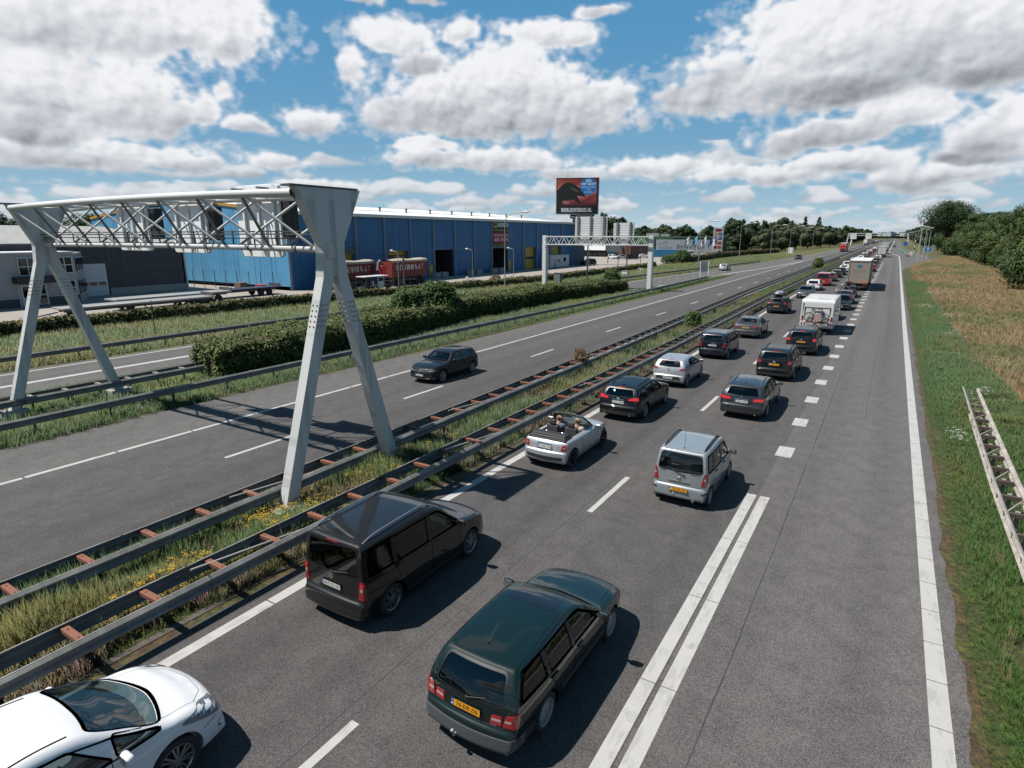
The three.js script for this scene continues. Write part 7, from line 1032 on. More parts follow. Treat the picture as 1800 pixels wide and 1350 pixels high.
  for (let i = 0; i < 11; i++) part('roof_vent', [cyl(0.16, 0.16, 0.8, -82, ye + 1.7, -64 - i * 7.3, 8), cyl(0.26, 0.2, 0.2, -82, ye + 2.1, -64 - i * 7.3, 8)], M.galvDark, b); part('roof_dome', new THREE.SphereGeometry(1, 16, 8, 0, 2 * PI, 0, PI / 2).scale(1.1, 0.6, 1.1).translate(-76, ye + 0.75, -66), roofM, b);
  part('far_gable', box(FX - L0, ye, 0.2, (FX + L0) / 2, ye / 2, -143.3), blueLow, b); part('rear_wall', box(0.2, ye, 87.6, L0, ye / 2, -99.4), blueLow, b);
  // banner above the shop opening
  const bt = canvasTex(256, 384, (c) => { c.fillStyle = '#14160f'; c.fillRect(0, 0, 256, 384); c.fillStyle = '#b7a84c'; c.fillRect(4, 6, 62, 88); c.fillStyle = '#14160f'; c.beginPath(); c.arc(34, 40, 20, 0, 7); c.fill(); c.fillStyle = '#d9dcd8'; c.beginPath(); c.roundRect(74, 14, 176, 62, 22); c.fill(); c.fillStyle = '#333'; c.font = 'bold 26px sans-serif'; c.fillText('B Shop', 92, 54); c.fillRect(184, 34, 44, 20); c.fillStyle = '#b7a84c'; c.font = 'bold 39px sans-serif'; c.textAlign = 'center'; c.fillText('AVANTISPORT.NL', 128, 144, 248); c.fillStyle = '#a8333a'; c.fillRect(2, 166, 252, 158); c.fillStyle = '#e2dcd6'; c.font = 'bold 40px sans-serif'; c.fillText('ALTIJD KORTING', 128, 222, 240); c.font = 'bold 70px sans-serif'; c.fillText('40-70%', 128, 300, 226); c.fillStyle = '#b7a84c'; c.font = 'bold 34px sans-serif'; c.fillText('2x 80 BLIJVEND', 128, 366, 246); });
  const bn = thing('shop_banner', 'tall banner on the blue hall offering 40-70% discount', 'banner', FX + 0.16, 0, -108.8); const bg = box(0.05, 4.9, 5.9, 0, 7.65, 0), uv = bg.attributes.uv; for (let i = 0; i < uv.count; i++) if (Math.floor(i / 4) !== 0) uv.setXY(i, 0.01, 0.99); part('print', bg, std(C(0.62, 0.62, 0.62), 0.6, 0, { map: bt }), bn); part('frame', [box(0.07, 0.08, 6.0, 0, 10.13, 0), box(0.07, 0.08, 6.0, 0, 5.17, 0)], M.galv, bn);
}
// concrete blocks and pallets along the hall, white cabin, fence
[[-69.6, 86.6, 'left of the dark opening'], [-69.5, 88.6, 'below the dark opening'], [-69.2, 96.6, 'first of the pair right of the dark opening'], [-69.1, 99.0, 'second of the pair right of the dark opening'], [-69.0, 104.4, 'left of the shop opening'], [-68.6, 106.6, 'right in front of the shop opening']].forEach(([x, z, w]) => { const t = thing('concrete_block', `pale concrete block on the yard, ${w}`, 'concrete block', x, 0, -z, rr(-0.2, 0.2)); part('block', rbox(0.9, 0.9, 1.7, 0.05, 0, 0.46, 0), M.concrete, t); part('stud', [cyl(0.12, 0.14, 0.1, 0, 0.94, 0.4, 8), cyl(0.12, 0.14, 0.1, 0, 0.94, -0.4, 8)], M.concrete, t); });
{ const t = thing('site_cabin', 'white site cabin in front of the last blue bay', 'cabin', -68.9, 0, -131); part('wall', [rbox(2.6, 2.7, 9.5, 0.05, 0, 1.4, 0)], M.white, t); part('roof', box(2.8, 0.12, 9.7, 0, 2.82, 0), M.whiteSteel, t); part('window', box(0.05, 1.1, 1.3, 1.31, 1.7, -2.4), M.glassDark, t); part('door', box(0.05, 2.0, 0.9, 1.31, 1.1, 2.6), M.galv, t); part('window', [box(0.05, 0.7, 0.5, 1.31, 1.5, 1.0), box(0.05, 0.7, 0.5, 1.31, 1.5, 0.2)], M.glassDark, t);
  const f = thing('wire_fence', 'dark wire fence in front of the light blue gable', 'fence', 0, 0, 0); const fx = (i) => v3(lerp(-94, -71.5, i / 10), 0, lerp(-51, -53.6, i / 10)); for (let i = 0; i <= 10; i++) { const p = fx(i); part('post', bar(p, p.clone().setY(2.6), 0.05, 6), M.galvDark, f); } part('wires', [0.2, 0.7, 1.2, 1.7, 2.2, 2.5].map((y) => bar(fx(0).setY(y), fx(10).setY(y), 0.008, 4)), M.galvDark, f);
  const r = thing('crate', 'red crate by the light blue gable', 'crate', -73.4, 0, -53); part('side', [rbox(1.3, 0.8, 0.9, 0.05, 0, 0.42, 0)], std(C(0.35, 0.04, 0.02), 0.6), r); part('lid', box(1.35, 0.06, 0.95, 0, 0.85, 0), std(C(0.3, 0.03, 0.02), 0.6), r);
  const k = thing('crate', 'brown wooden crate left of the red crate', 'crate', -77, 0, -52.4); part('side', [rbox(1.4, 1.0, 1.1, 0.03, 0, 0.55, 0)], std(C(0.10, 0.07, 0.05), 0.9), k); part('pallet', box(1.5, 0.12, 1.2, 0, 0.06, 0), M.concrete, k); }
// dark grey hall with office
{
  const b = thing('grey_hall', 'dark grey warehouse with white brick office and pale corrugated roof', 'building', 0, 0, 0), X = -84.4, gm = clad(C(0.034, 0.036, 0.044)), pale = std(C(0.30, 0.30, 0.29), 0.7, 0, { map: concreteTex, bumpMap: cladBump, bumpScale: 0.05 }), brickM = std(C(0.30, 0.29, 0.29), 0.85, 0, { map: dataTex(256, (u, v) => { const r = Math.floor(v * 16), o = (r % 2) * 0.5, fx = (u * 8 + o) % 1, fy = (v * 16) % 1, j = fx < 0.05 || fy < 0.12; const k = j ? 150 : 225 + 25 * hash2(Math.floor(u * 8 + o), r); return [k, k, k]; }, false, 0.6) }), base = std(C(0.05, 0.052, 0.06), 0.9), wf = M.white;
  const panel = (y0, y1, z0, z1) => part('wall_panel', wallUV(box(0.2, y1 - y0, z1 - z0, X - 0.1, (y0 + y1) / 2, -(z0 + z1) / 2)), gm, b);
  for (let z = 4; z < 49; z += 5) { const e = Math.min(49, z + 5); for (const [y0, y1] of [[0.9, 2.7], [2.73, 4.6], [4.63, 6.4]]) if (!(z >= 34 && z < 39 && y0 < 4)) panel(y0, y1, z + 0.02, e - 0.02); else { panel(y0, y1, z + 0.02, 35.5); panel(y0, y1, 38.85, e - 0.02); } }
  panel(4.0, 4.6, 35.5, 38.85);
  part('plinth', [box(0.24, 0.9, 9.9, X - 0.08, 0.45, -44.0), box(0.24, 0.9, 31, X - 0.08, 0.45, -20)], M.concrete, b); part('corner_trim', box(0.3, 6.6, 0.2, X + 0.02, 3.3, -49.1), M.white, b);
  const d = part('sectional_door', box(0.1, 3.95, 3.3, X - 0.05, 2.0, -37.18), M.white, b); for (let i = 0; i < 3; i++) part('door_window', box(0.03, 0.42, 0.85, X + 0.01, 1.52, -36.15 - i * 1.02), M.glassDark, d); for (let i = 1; i < 7; i++) part('door_joint', box(0.02, 0.02, 3.28, X + 0.004, i * 0.56, -37.18), M.galv, d);
  part('far_wall', wallUV(box(40, 6.4, 0.2, X - 20, 3.2, -48.9), 'x'), gm, b);
  const rf = (xa, ya, xb, yb) => { const g = new THREE.PlaneGeometry(1, 1), p = g.attributes.position; p.setXYZ(0, xa, ya, -3.8); p.setXYZ(1, xb, yb, -3.8); p.setXYZ(2, xa, ya, -49.2); p.setXYZ(3, xb, yb, -49.2); g.computeVertexNormals(); return uvXZ(g); };
  part('roof', rf(X - 22, 8.8, X + 0.3, 6.5), pale, b); part('roof', rf(X - 44, 6.5, X - 22, 8.8), pale, b); part('gutter', box(0.2, 0.2, 45, X + 0.2, 6.42, -26.5), M.galvDark, b);
  // office block of pale brick with an angled end bay
  const OX = -77.7; part('office_wall', wallUV(box(6.4, 4.65, 26, OX - 3.2, 0.9 + 2.325, -19.6)), brickM, b); part('office_base', box(6.5, 0.9, 26.1, OX - 3.2, 0.45, -19.6), base, b); part('office_roof', box(6.7, 0.15, 26.3, OX - 3.2, 5.62, -19.6), M.whiteSteel, b);
  part('end_bay', extrude([[OX - 6.4, 32.6], [OX, 32.6], [OX - 4.6, 35.4], [OX - 6.4, 35.4]], 5.5).rotateX(-PI / 2), brickM, b);
  { const a = v3(OX, 0, -32.65), e = v3(OX - 4.6, 0, -35.45), dir = e.clone().sub(a), n = v3(-dir.z, 0, dir.x).normalize(); if (n.x < 0) n.negate(); for (const [y0, y1] of [[0.95, 2.6], [3.5, 5.0]]) for (let i = 0; i < 3; i++) { const p = a.clone().addScaledVector(dir, 0.2 + i * 0.3).addScaledVector(n, 0.05), w = part('window', beamBox(p.clone().setY(y0), p.clone().setY(y1), 1.1, 0.06, n), M.glassDark, b); part('window_frame', [beamBox(p.clone().setY(y0 - 0.05).addScaledVector(n, 0.04), p.clone().setY(y0 + 0.05).addScaledVector(n, 0.04), 1.25, 0.1, n), beamBox(p.clone().setY(y1 - 0.05).addScaledVector(n, 0.04), p.clone().setY(y1 + 0.05).addScaledVector(n, 0.04), 1.25, 0.1, n)], wf, w); } }
  const win = (z, w, y0, y1, nz) => { const q = part('window', box(0.08, y1 - y0, w, OX + 0.02, (y0 + y1) / 2, -z), M.glassDark, b), fr = []; for (let i = 0; i <= nz; i++) fr.push(box(0.1, y1 - y0 + 0.1, 0.09, OX + 0.06, (y0 + y1) / 2, -z - w / 2 + (i * w) / nz)); for (const y of [y0, (y0 + y1) / 2, y1]) fr.push(box(0.1, 0.09, w + 0.1, OX + 0.065, y, -z)); part('window_frame', fr, wf, q); };
  win(31.6, 1.5, 0.95, 2.55, 2); win(31.6, 1.5, 3.4, 5.1, 2); win(28.2, 1.7, 3.3, 5.1, 2); win(29.05, 0.8, 0.2, 2.3, 1); 
  const od = part('entrance_door', box(0.1, 2.3, 1.1, OX + 0.03, 1.2, -27.7), wf, b); part('door_glass', box(0.04, 1.1, 0.7, OX + 0.085, 1.55, -27.7), M.glassDark, od); part('door_frame', [box(0.12, 2.5, 0.1, OX + 0.07, 1.25, -27.0), box(0.12, 2.5, 0.1, OX + 0.07, 1.25, -29.5)], wf, od);
  part('porch', rbox(1.4, 0.7, 3.6, 0.04, OX + 0.7, 2.85, -28.4), M.black, b);
}
// red tipper trailers with a stripped van before them
const letters = (txt) => canvasTex(512, 128, (c) => { c.fillStyle = '#6a1a18'; c.fillRect(0, 0, 512, 128); for (let i = 0; i < 9; i++) { c.fillStyle = 'rgba(30,5,5,0.25)'; c.fillRect(i * 58 + 2, 0, 4, 128); } c.fillStyle = '#cfc8c0'; c.font = 'bold 62px sans-serif'; c.textAlign = 'center'; txt.split('').forEach((ch, i) => c.fillText(ch, 70 + i * 53, 72)); });
[['left', -66.2, 58.6, 66.3, C(0.62, 0.60, 0.60)], ['right', -64.4, 68.2, 76.2, C(0.95, 0.92, 0.92)]].forEach(([w, x, z0, z1, tint], n) => {
  const t = thing('tipper_trailer', `red tipper trailer reading ROUWMAAT, the ${w} one in front of the blue hall`, 'trailer', x, 0, -(z0 + z1) / 2), L = z1 - z0, red = std(C(0.2, 0.03, 0.022), 0.55, 0, { map: dirtTex }), g = box(0.1, 2.35, L, 1.2, 2.45, 0), uv = g.attributes.uv; for (let i = 0; i < uv.count; i++) if (Math.floor(i / 4) !== 0) uv.setXY(i, 0.01, 0.01);
  part('lettered_side', g, std(tint, 0.5, 0, { map: letters('ROUWMAAT') }), t); part('side', box(0.1, 2.35, L, -1.2, 2.45, 0), red, t); part('end_wall', [box(2.3, 2.35, 0.1, 0, 2.45, L / 2 - 0.05), box(2.3, 2.35, 0.1, 0, 2.45, -L / 2 + 0.05), box(2.3, 0.1, L - 0.2, 0, 1.32, 0)], red, t);
  for (let i = 0; i <= 8; i++) part('rib', box(0.07, 2.3, 0.08, 1.27, 2.45, -L / 2 + 0.06 + (i * (L - 0.12)) / 8), std(C(0.10, 0.018, 0.015), 0.55), t);
  { const cv = new THREE.PlaneGeometry(2.6, L + 0.1, 6, 24).rotateX(-PI / 2), p = cv.attributes.position; for (let i = 0; i < p.count; i++) p.setY(i, 3.72 + 0.18 * Math.sin(p.getZ(i) * 1.3) * 0.4 + 0.2 * (1 - (p.getX(i) / 1.3) ** 2) + rr(-0.04, 0.04)); cv.computeVertexNormals(); part('tarpaulin', [cv, box(0.05, 0.3, L, 1.29, 3.6, 0)], std(C(0.24, 0.215, 0.165), 0.9), t); }
  part('chassis', [box(0.9, 0.25, L - 0.4, 0, 1.1, 0), box(2.3, 0.5, 0.15, 0, 1.0, -L / 2 + 1), box(0.1, 0.3, L * 0.5, 1.1, 0.85, 0.5)], M.galvDark, t); for (const z of n ? [-L / 2 + 1, -L / 2 + 2.3, L / 2 - 1.2] : [L / 2 - 1.2, L / 2 - 2.5, -L / 2 + 1.2]) for (const s of [-1, 1]) addWheel(t, s * 1.0, z, 0.5, 0.34, 'spoke', 8, M.darkAlloy);
});
{ const t = thing('loading_crane', 'bright red loading crane between the two red trailers', 'crane', -64.2, 0, -66.9), rm = std(C(0.42, 0.03, 0.025), 0.45); part('column', [rbox(0.9, 1.7, 0.9, 0.08, 0.2, 2.3, 0), rbox(0.6, 0.5, 1.3, 0.06, 0.5, 2.9, 0)], rm, t); part('boom', [beamBox(v3(0.2, 3.0, -0.3), v3(0.1, 3.75, 0.5), 0.4, 0.5), beamBox(v3(0.1, 3.7, 0.6), v3(0.2, 2.4, 0.9), 0.3, 0.4)], std(C(0.14, 0.10, 0.09), 0.7), t); part('lamp', [rbox(0.1, 0.16, 0.2, 0.03, 0.72, 2.75, 0.4), rbox(0.1, 0.16, 0.2, 0.03, 0.72, 2.0, -0.4)], M.lampClear, t);
  const v = thing('stripped_van', 'pale van body with open sides standing before the red trailers', 'van', -60.9, 0, -61.9), pm = std(C(0.30, 0.35, 0.36), 0.5, 0, { map: dirtTex }); part('roof', rbox(1.8, 0.12, 4.6, 0.06, 0, 1.95, 0.2), M.white, v); part('side_door', [box(0.06, 0.85, 1.25, 0.88, 0.85, -0.5), box(0.06, 0.12, 1.25, 0.88, 1.82, -0.5), box(0.06, 0.6, 0.14, 0.88, 1.5, 0.06), box(0.06, 0.6, 0.14, 0.88, 1.5, -1.06)], pm, v); part('window', box(0.03, 0.52, 1.0, 0.87, 1.52, -0.5), M.glass, v);
  part('pillar', [box(0.08, 1.5, 0.12, 0.86, 1.2, -2.0), box(0.08, 1.5, 0.12, 0.86, 1.2, 1.3), box(0.08, 1.5, 0.12, 0.86, 1.2, 2.3), box(0.08, 1.5, 0.12, -0.86, 1.2, -2.0), box(0.08, 1.5, 0.12, -0.86, 1.2, 2.3), box(0.08, 0.5, 1.0, 0.86, 0.7, -1.6)], M.trim, v); part('floor', box(1.7, 0.15, 5.2, 0, 0.45, 0), M.black, v); part('front_frame', [rbox(1.6, 0.7, 0.9, 0.1, 0, 0.8, -2.7), box(0.05, 1.2, 0.8, 0.6, 1.1, 1.9)], M.trim, v); part('seat', [rbox(0.5, 0.7, 0.2, 0.08, 0.3, 1.0, 0.6), rbox(0.5, 0.2, 0.5, 0.08, 0.3, 0.65, 0.4)], M.white, v); for (const z of [-1.9, 1.7]) for (const s of [-1, 1]) addWheel(v, s * 0.8, z, 0.32, 0.2, 'spoke', 8, M.darkAlloy); }
// flat trailers by the yard hedge
[['long grey flat trailer nearest the yard hedge', -61.6, 24, 37.8, 1.15], ['pale flat trailer behind the nearest one', -66.3, 30.5, 43, 1.1], ['low blue flat trailer farthest from the hedge', -68.6, 39, 51.5, 0.95]].forEach(([l, x, z0, z1, y], i) => { const t = thing('flat_trailer', l, 'trailer', x, 0, -(z0 + z1) / 2, -0.03), L = z1 - z0; part('deck', rbox(2.4, 0.16, L, 0.03, 0, y, 0), i === 2 ? std(C(0.008, 0.012, 0.035), 0.6) : M.galv, t); part('frame', [box(0.2, 0.28, L - 0.6, 0.5, y - 0.2, 0), box(0.2, 0.28, L - 0.6, -0.5, y - 0.2, 0), bar(v3(0, y - 0.3, L / 2), v3(0, 0.6, L / 2 + 1.6), 0.06)], M.galvDark, t); part('headboard', box(2.4, 0.5, 0.1, 0, y + 0.2, -L / 2 + 0.06), M.galvDark, t); for (const z of [L / 2 - 1.4, -L / 2 + 1.6, -L / 2 + 2.8]) for (const s of [-1, 1]) addWheel(t, s * 0.95, z, 0.42, 0.3, 'spoke', 8, M.darkAlloy); });
// billboard
{
  const t = thing('billboard', 'tall advertising billboard with a dark dinosaur on a red sky', 'billboard', -70.2, 0, -144.8, 0.455), tex = canvasTex(512, 416, (c, W, H) => {
    const g = c.createLinearGradient(0, 0, 0, 330); g.addColorStop(0, '#7c2a20'); g.addColorStop(0.45, '#d07a5c'); g.addColorStop(0.75, '#a8403c'); g.addColorStop(1, '#3a1216'); c.fillStyle = '#0a0b0d'; c.fillRect(0, 0, W, H); c.fillStyle = g; c.fillRect(10, 8, W - 30, 322);
    for (let i = 0; i < 40; i++) { c.fillStyle = i % 2 ? 'rgba(60,10,12,0.10)' : 'rgba(255,190,150,0.08)'; c.beginPath(); c.ellipse((i * 137) % W, 40 + ((i * 61) % 260), 90, 16, -0.4, 0, 7); c.fill(); }
    c.fillStyle = '#14140f'; c.beginPath(); c.moveTo(0, 330); c.lineTo(0, 150); c.bezierCurveTo(40, 120, 70, 60, 150, 50); c.bezierCurveTo(220, 60, 250, 110, 330, 140); c.bezierCurveTo(360, 170, 355, 215, 335, 225); c.lineTo(262, 205); c.bezierCurveTo(250, 230, 290, 260, 305, 290); c.bezierCurveTo(280, 300, 240, 280, 215, 250); c.bezierCurveTo(180, 260, 120, 250, 80, 300); c.lineTo(60, 330); c.fill();
    c.fillStyle = '#4a4438'; c.beginPath(); c.ellipse(225, 135, 70, 14, 0.45, 0, 7); c.fill(); c.fillStyle = '#d8cfb8'; for (let i = 0; i < 6; i++) { c.beginPath(); c.moveTo(262 + i * 12, 206 + i * 3); c.lineTo(267 + i * 12, 222 + i * 3); c.lineTo(272 + i * 12, 208 + i * 3); c.fill(); } c.fillStyle = '#a05a60'; c.beginPath(); c.ellipse(120, 282, 48, 20, 0.1, 0, 7); c.fill();
    c.fillStyle = '#08090b'; c.fillRect(0, 322, W, 94); c.fillStyle = '#1f74b8'; c.beginPath(); c.arc(392, 98, 100, 0, 7); c.fill(); c.fillStyle = '#f4f6f8'; c.textAlign = 'center'; c.font = 'bold 38px sans-serif'; c.fillText('MIS', 392, 48); c.fillText('HET NIET!', 392, 84, 178); c.font = '30px sans-serif'; c.fillStyle = '#cfe2f2'; c.fillText('NOG TE ZIEN', 392, 118, 172); c.fillText('T/M', 392, 146); c.fillText('30 AUG.', 392, 176); c.fillStyle = '#e4e4e6'; c.font = 'bold 66px sans-serif'; c.fillText('WORLDOFDINOS.NL', 250, 394, 380); });
  const g = box(10.5, 8.7, 0.3, 0, 17.1, 0.72), uv = g.attributes.uv; for (let i = 0; i < uv.count; i++) if (Math.floor(i / 4) !== 4) uv.setXY(i, 0.01, 0.02);
  part('poster', g, std(C(0.95, 0.95, 0.95), 0.5, 0, { map: tex }), t); part('case', rbox(10.9, 9.0, 1.2, 0.05, 0, 17.1, -0.05), M.whiteSteel, t); part('mast', rbox(3.3, 13, 1.2, 0.05, 0.6, 6.4, -0.1), std(C(0.075, 0.10, 0.125), 0.55), t);
  const nt = canvasTex(256, 40, (c) => { c.fillStyle = '#1c2024'; c.fillRect(0, 0, 256, 40); c.fillStyle = '#e6e6e6'; c.font = 'bold 30px sans-serif'; c.fillText('HIZKEMAAR', 62, 31); c.fillRect(8, 20, 40, 8); }); const ng = box(6.2, 0.95, 0.12, 1.4, 12.1, 0.55), u2 = ng.attributes.uv; for (let i = 0; i < u2.count; i++) if (Math.floor(i / 4) !== 4) u2.setXY(i, 0.01, 0.02); part('name_plate', ng, std(C(0.6, 0.6, 0.6), 0.5, 0, { map: nt }), t);
}
// shops and green hall beyond the parking area
{
  const s = thing('shop_building', 'low shop with a white fascia, dark glass front and grey wing', 'building', 0, 0, 0); const wall = (n, x0, x1, y0, y1, z, m, d = 0.4) => part(n, box(x1 - x0, y1 - y0, d, (x0 + x1) / 2, (y0 + y1) / 2, -z), m, s);
  wall('fascia', -98.5, -87.4, 2.3, 4.7, 204.4, std(C(0.8, 0.8, 0.8), 0.5), 0.5); part('shell', box(32, 4.4, 16, -94, 2.2, -214), std(C(0.12, 0.05, 0.04), 0.8), s); for (let i = 0; i < 6; i++) wall('window', -98.2 + i * 1.8, -96.6 + i * 1.8, 0.3, 2.2, 205.8, M.glassDark, 0.2); wall('brick_pier', -100, -98.6, 0, 4.4, 205.3, std(C(0.12, 0.03, 0.02), 0.85)); wall('grey_wing', -87.2, -81.6, 1.9, 4.5, 204.6, std(C(0.06, 0.07, 0.085), 0.6)); wall('entrance', -86.6, -84, 0, 2.0, 205.6, std(C(0.02, 0.20, 0.30), 0.4)); wall('brick_pier', -81.4, -78.2, 0, 4.6, 205.4, std(C(0.09, 0.03, 0.022), 0.85)); part('roof', box(32.6, 0.25, 16.6, -94, 4.55, -214), M.galvDark, s);
  const g = thing('green_hall', 'long green hall with a grey banner wall reading Praxis Tuin', 'building', 0, 0, 0), gm = clad(C(0.018, 0.085, 0.022)); for (let i = 0; i < 6; i++) part('wall_panel', box(7.9, 6.2, 0.4, -112 + i * 8, 3.1, -268 - i * 1.2), gm, g); part('roof', box(62, 0.8, 30, -93, 6.6, -287), std(C(0.02, 0.05, 0.03), 0.6), g); part('shell', box(60, 6.1, 28, -93, 3.05, -289), gm, g); part('door', box(6, 3.4, 0.2, -104, 1.7, -267.5), M.black, g); part('rooftop_unit', [box(6, 1.6, 3, -96, 7.7, -280), box(4, 1.2, 3, -90, 7.5, -280)], M.galv, g);
  const wt = canvasTex(512, 160, (c) => { c.fillStyle = '#8f979f'; c.fillRect(0, 0, 512, 160); c.fillStyle = '#5d6670'; for (let i = 0; i < 3; i++) { c.beginPath(); c.moveTo(20, 60 + i * 36); c.lineTo(100, 20 + i * 36); c.lineTo(100, 34 + i * 36); c.lineTo(20, 74 + i * 36); c.fill(); } c.fillStyle = '#20252c'; c.font = 'bold 62px sans-serif'; c.fillText('Drive Fun', 176, 112, 230); }); const bg = box(27, 5.4, 0.3, -76.5, 3.0, -266.5); part('banner_wall', bg, std(C(0.62, 0.62, 0.62), 0.6, 0, { map: wt }), g); g.userData.label = 'long green hall with a big grey banner wall';
  const p = thing('price_board', 'tall white fuel price board with red digits', 'sign', -57.6, 0, -242, 0.35), pt = canvasTex(128, 320, (c) => { c.fillStyle = '#dcdcda'; c.fillRect(0, 0, 128, 320); c.fillStyle = '#a81e28'; c.beginPath(); c.ellipse(64, 34, 48, 22, 0, 0, 7); c.fill(); c.fillStyle = '#e0a63a'; c.fillRect(12, 66, 52, 36); c.fillStyle = '#3a78b8'; c.fillRect(66, 66, 50, 36); c.fillStyle = '#27548c'; c.fillRect(10, 112, 108, 54); c.fillStyle = '#e8e8e8'; c.fillRect(20, 124, 84, 12); for (const y of [194, 254]) { c.fillStyle = '#8c1018'; c.fillRect(10, y, 108, 40); c.fillStyle = '#ff7a70'; c.font = 'bold 32px monospace'; c.fillText(y < 200 ? '1.559' : '1.289', 16, y + 31); } }); part('panel', box(3.6, 8.4, 0.4, 0, 6.0, 0), std(C(0.62, 0.62, 0.62), 0.5, 0, { map: pt }), p); for (const x of [-1.6, 1.6]) part('leg', box(0.4, 10.4, 0.45, x, 5.2, 0), M.white, p);
}
[['white', -64.6, 229], ['pale blue', -62.4, 231], ['white and blue', -61, 238], ['dark blue', -58.5, 238.5], ['red and white', -56.2, 236]].forEach(([w, x, z], i) => { const t = thing('flag', `${w} flag on a white pole at the parking area`, 'flag', x, 0, -z), g = new THREE.PlaneGeometry(2.6, 2.2, 12, 6), p = g.attributes.position; for (let k = 0; k < p.count; k++) { const u = (p.getX(k) + 1.3) / 2.6; p.setXYZ(k, -u * 1.8, p.getY(k) + 6.2 - u * (1.6 + 0.3 * i % 1), 0.3 * Math.sin(u * 7 + i)); } g.computeVertexNormals(); part('pole', cyl(0.06, 0.08, 7.6, 0, 3.8, 0, 8), M.white, t); const ft = canvasTex(64, 64, (c) => { c.fillStyle = ['#d8d8da', '#7fb2d8', '#d8dade', '#1d4a9a', '#dcd8da'][i]; c.fillRect(0, 0, 64, 64); c.fillStyle = ['#b03040', '#2a6ab0', '#3a5a9c', '#d0d8e8', '#c03040'][i]; c.fillRect(10, 22, 42, 10); c.fillStyle = '#223a6a'; c.fillRect(16, 36, 30, 8); }); part('cloth', g, new THREE.MeshPhysicalMaterial({ color: C(0.6, 0.6, 0.6), map: ft, roughness: 0.9, side: THREE.DoubleSide }), t); });
{ const ct = (l, x, z, L, h, m, turn = 0.5) => { const t = thing('container', l, 'container', x, 0, -z, turn); part('box', rbox(L, h, 2.4, 0.04, 0, h / 2 + 0.1, 0), m, t); part('corrugation', Array.from({ length: 12 }, (_, i) => box(0.12, h - 0.4, 0.06, -L / 2 + (i + 0.5) * L / 12, h / 2 + 0.1, 1.23)), m, t); part('lid', box(L + 0.05, 0.08, 2.45, 0, h + 0.12, 0), m, t); };
  ct('blue container on the parking area', -68.6, 214, 10.5, 2.4, std(C(0.03, 0.22, 0.38), 0.5)); ct('grey low container by the bushes', -53.9, 177, 6, 1.8, std(C(0.12, 0.11, 0.11), 0.7), 0.6); ct('pale grey container behind the blue one', -76, 236, 5, 3.4, std(C(0.30, 0.31, 0.32), 0.6), 0.3);
  copyCar(V.van, 'white delivery van at the right end of the blue container', -61.5, 219, { body: P.white, turn: -1.1, name: 'delivery_van', scale: [1.05, 1.15, 1.15], lit: false }); copyCar(V.van, 'white high van parked before the green hall', -88, 240, { body: P.white, turn: 2.9, name: 'delivery_van', scale: [1.1, 1.3, 1.1], lit: false }); copyCar(V.van, 'white van half hidden behind the blue container', -72, 226, { body: P.white, turn: -1.2, name: 'delivery_van', lit: false });
  copyCar(V.suv, 'black car driving on the yard near the billboard mast', -66.9, 145.5, { body: P.black, turn: 2.7, name: 'yard_car' });
  [['white', 'golf', -77.6, 188, P.white], ['silver', 'sedan', -74.6, 189, P.silver], ['black', 'suv', -70.6, 186.5, P.black], ['white small', 'clio', -71.2, 199.5, P.white]].forEach(([w, k, x, z, m]) => copyCar(V[k], `${w} car parked before the shop building`, x, z, { body: m, turn: -1.15, name: 'parked_car', lit: false })); [['pale', 'clio', -55.2, 201.5, P.pale], ['white and red', 'verso', -53.6, 208, P.white], ['black', 'golf', -52.6, 216, P.grey]].forEach(([w, k, x, z, m]) => copyCar(V[k], `${w} car parked behind the bushes below the flags`, x, z, { body: m, turn: -0.6, name: 'parked_car', lit: false })); }

// ------------------------------------------------------------------ plants
const leafMat = (c, t = 0.25) => new THREE.MeshPhysicalMaterial({ color: c, roughness: 0.75, vertexColors: true, side: THREE.DoubleSide, transmission: t, thickness: 0, specularIntensity: 0.35 });
const grassMat = (c) => new THREE.MeshPhysicalMaterial({ color: c, roughness: 0.8, side: THREE.DoubleSide, transmission: 0.2, thickness: 0, specularIntensity: 0.3 });
class Leaves {
  constructor() { this.p = []; this.n = []; this.c = []; this.i = []; }
  add(x, y, z, nx, ny, nz, s, k, el = 1.5) {                  // a folded leaf facing roughly along n
    const N = v3(nx + gauss() * 0.75, ny + gauss() * 0.75, nz + gauss() * 0.75).normalize(), a = v3(gauss(), gauss(), gauss()).cross(N).normalize(), b = new V3().crossVectors(N, a), o = this.p.length / 3, h = s * 0.5;
    const put = (u, w, f) => { this.p.push(x + a.x * u * el + b.x * w + N.x * f, y + a.y * u * el + b.y * w + N.y * f, z + a.z * u * el + b.z * w + N.z * f); const q = v3(nx * 1.4 + N.x, ny * 1.4 + N.y, nz * 1.4 + N.z).normalize(); this.n.push(q.x, q.y, q.z); this.c.push(k[0], k[1], k[2]); };
    put(-h, 0, 0); put(0, -h * 0.7, h * 0.2); put(h, 0, 0); put(0, h * 0.7, h * 0.2); this.i.push(o, o + 1, o + 2, o, o + 2, o + 3);
  }
  geo() { const g = new THREE.BufferGeometry(); g.setAttribute('position', new THREE.Float32BufferAttribute(this.p, 3)); g.setAttribute('normal', new THREE.Float32BufferAttribute(this.n, 3)); g.setAttribute('color', new THREE.Float32BufferAttribute(this.c, 3)); g.setIndex(this.i); return g; }
}
const bark = std(C(0.07, 0.055, 0.042), 0.95, 0, { map: concreteTex });
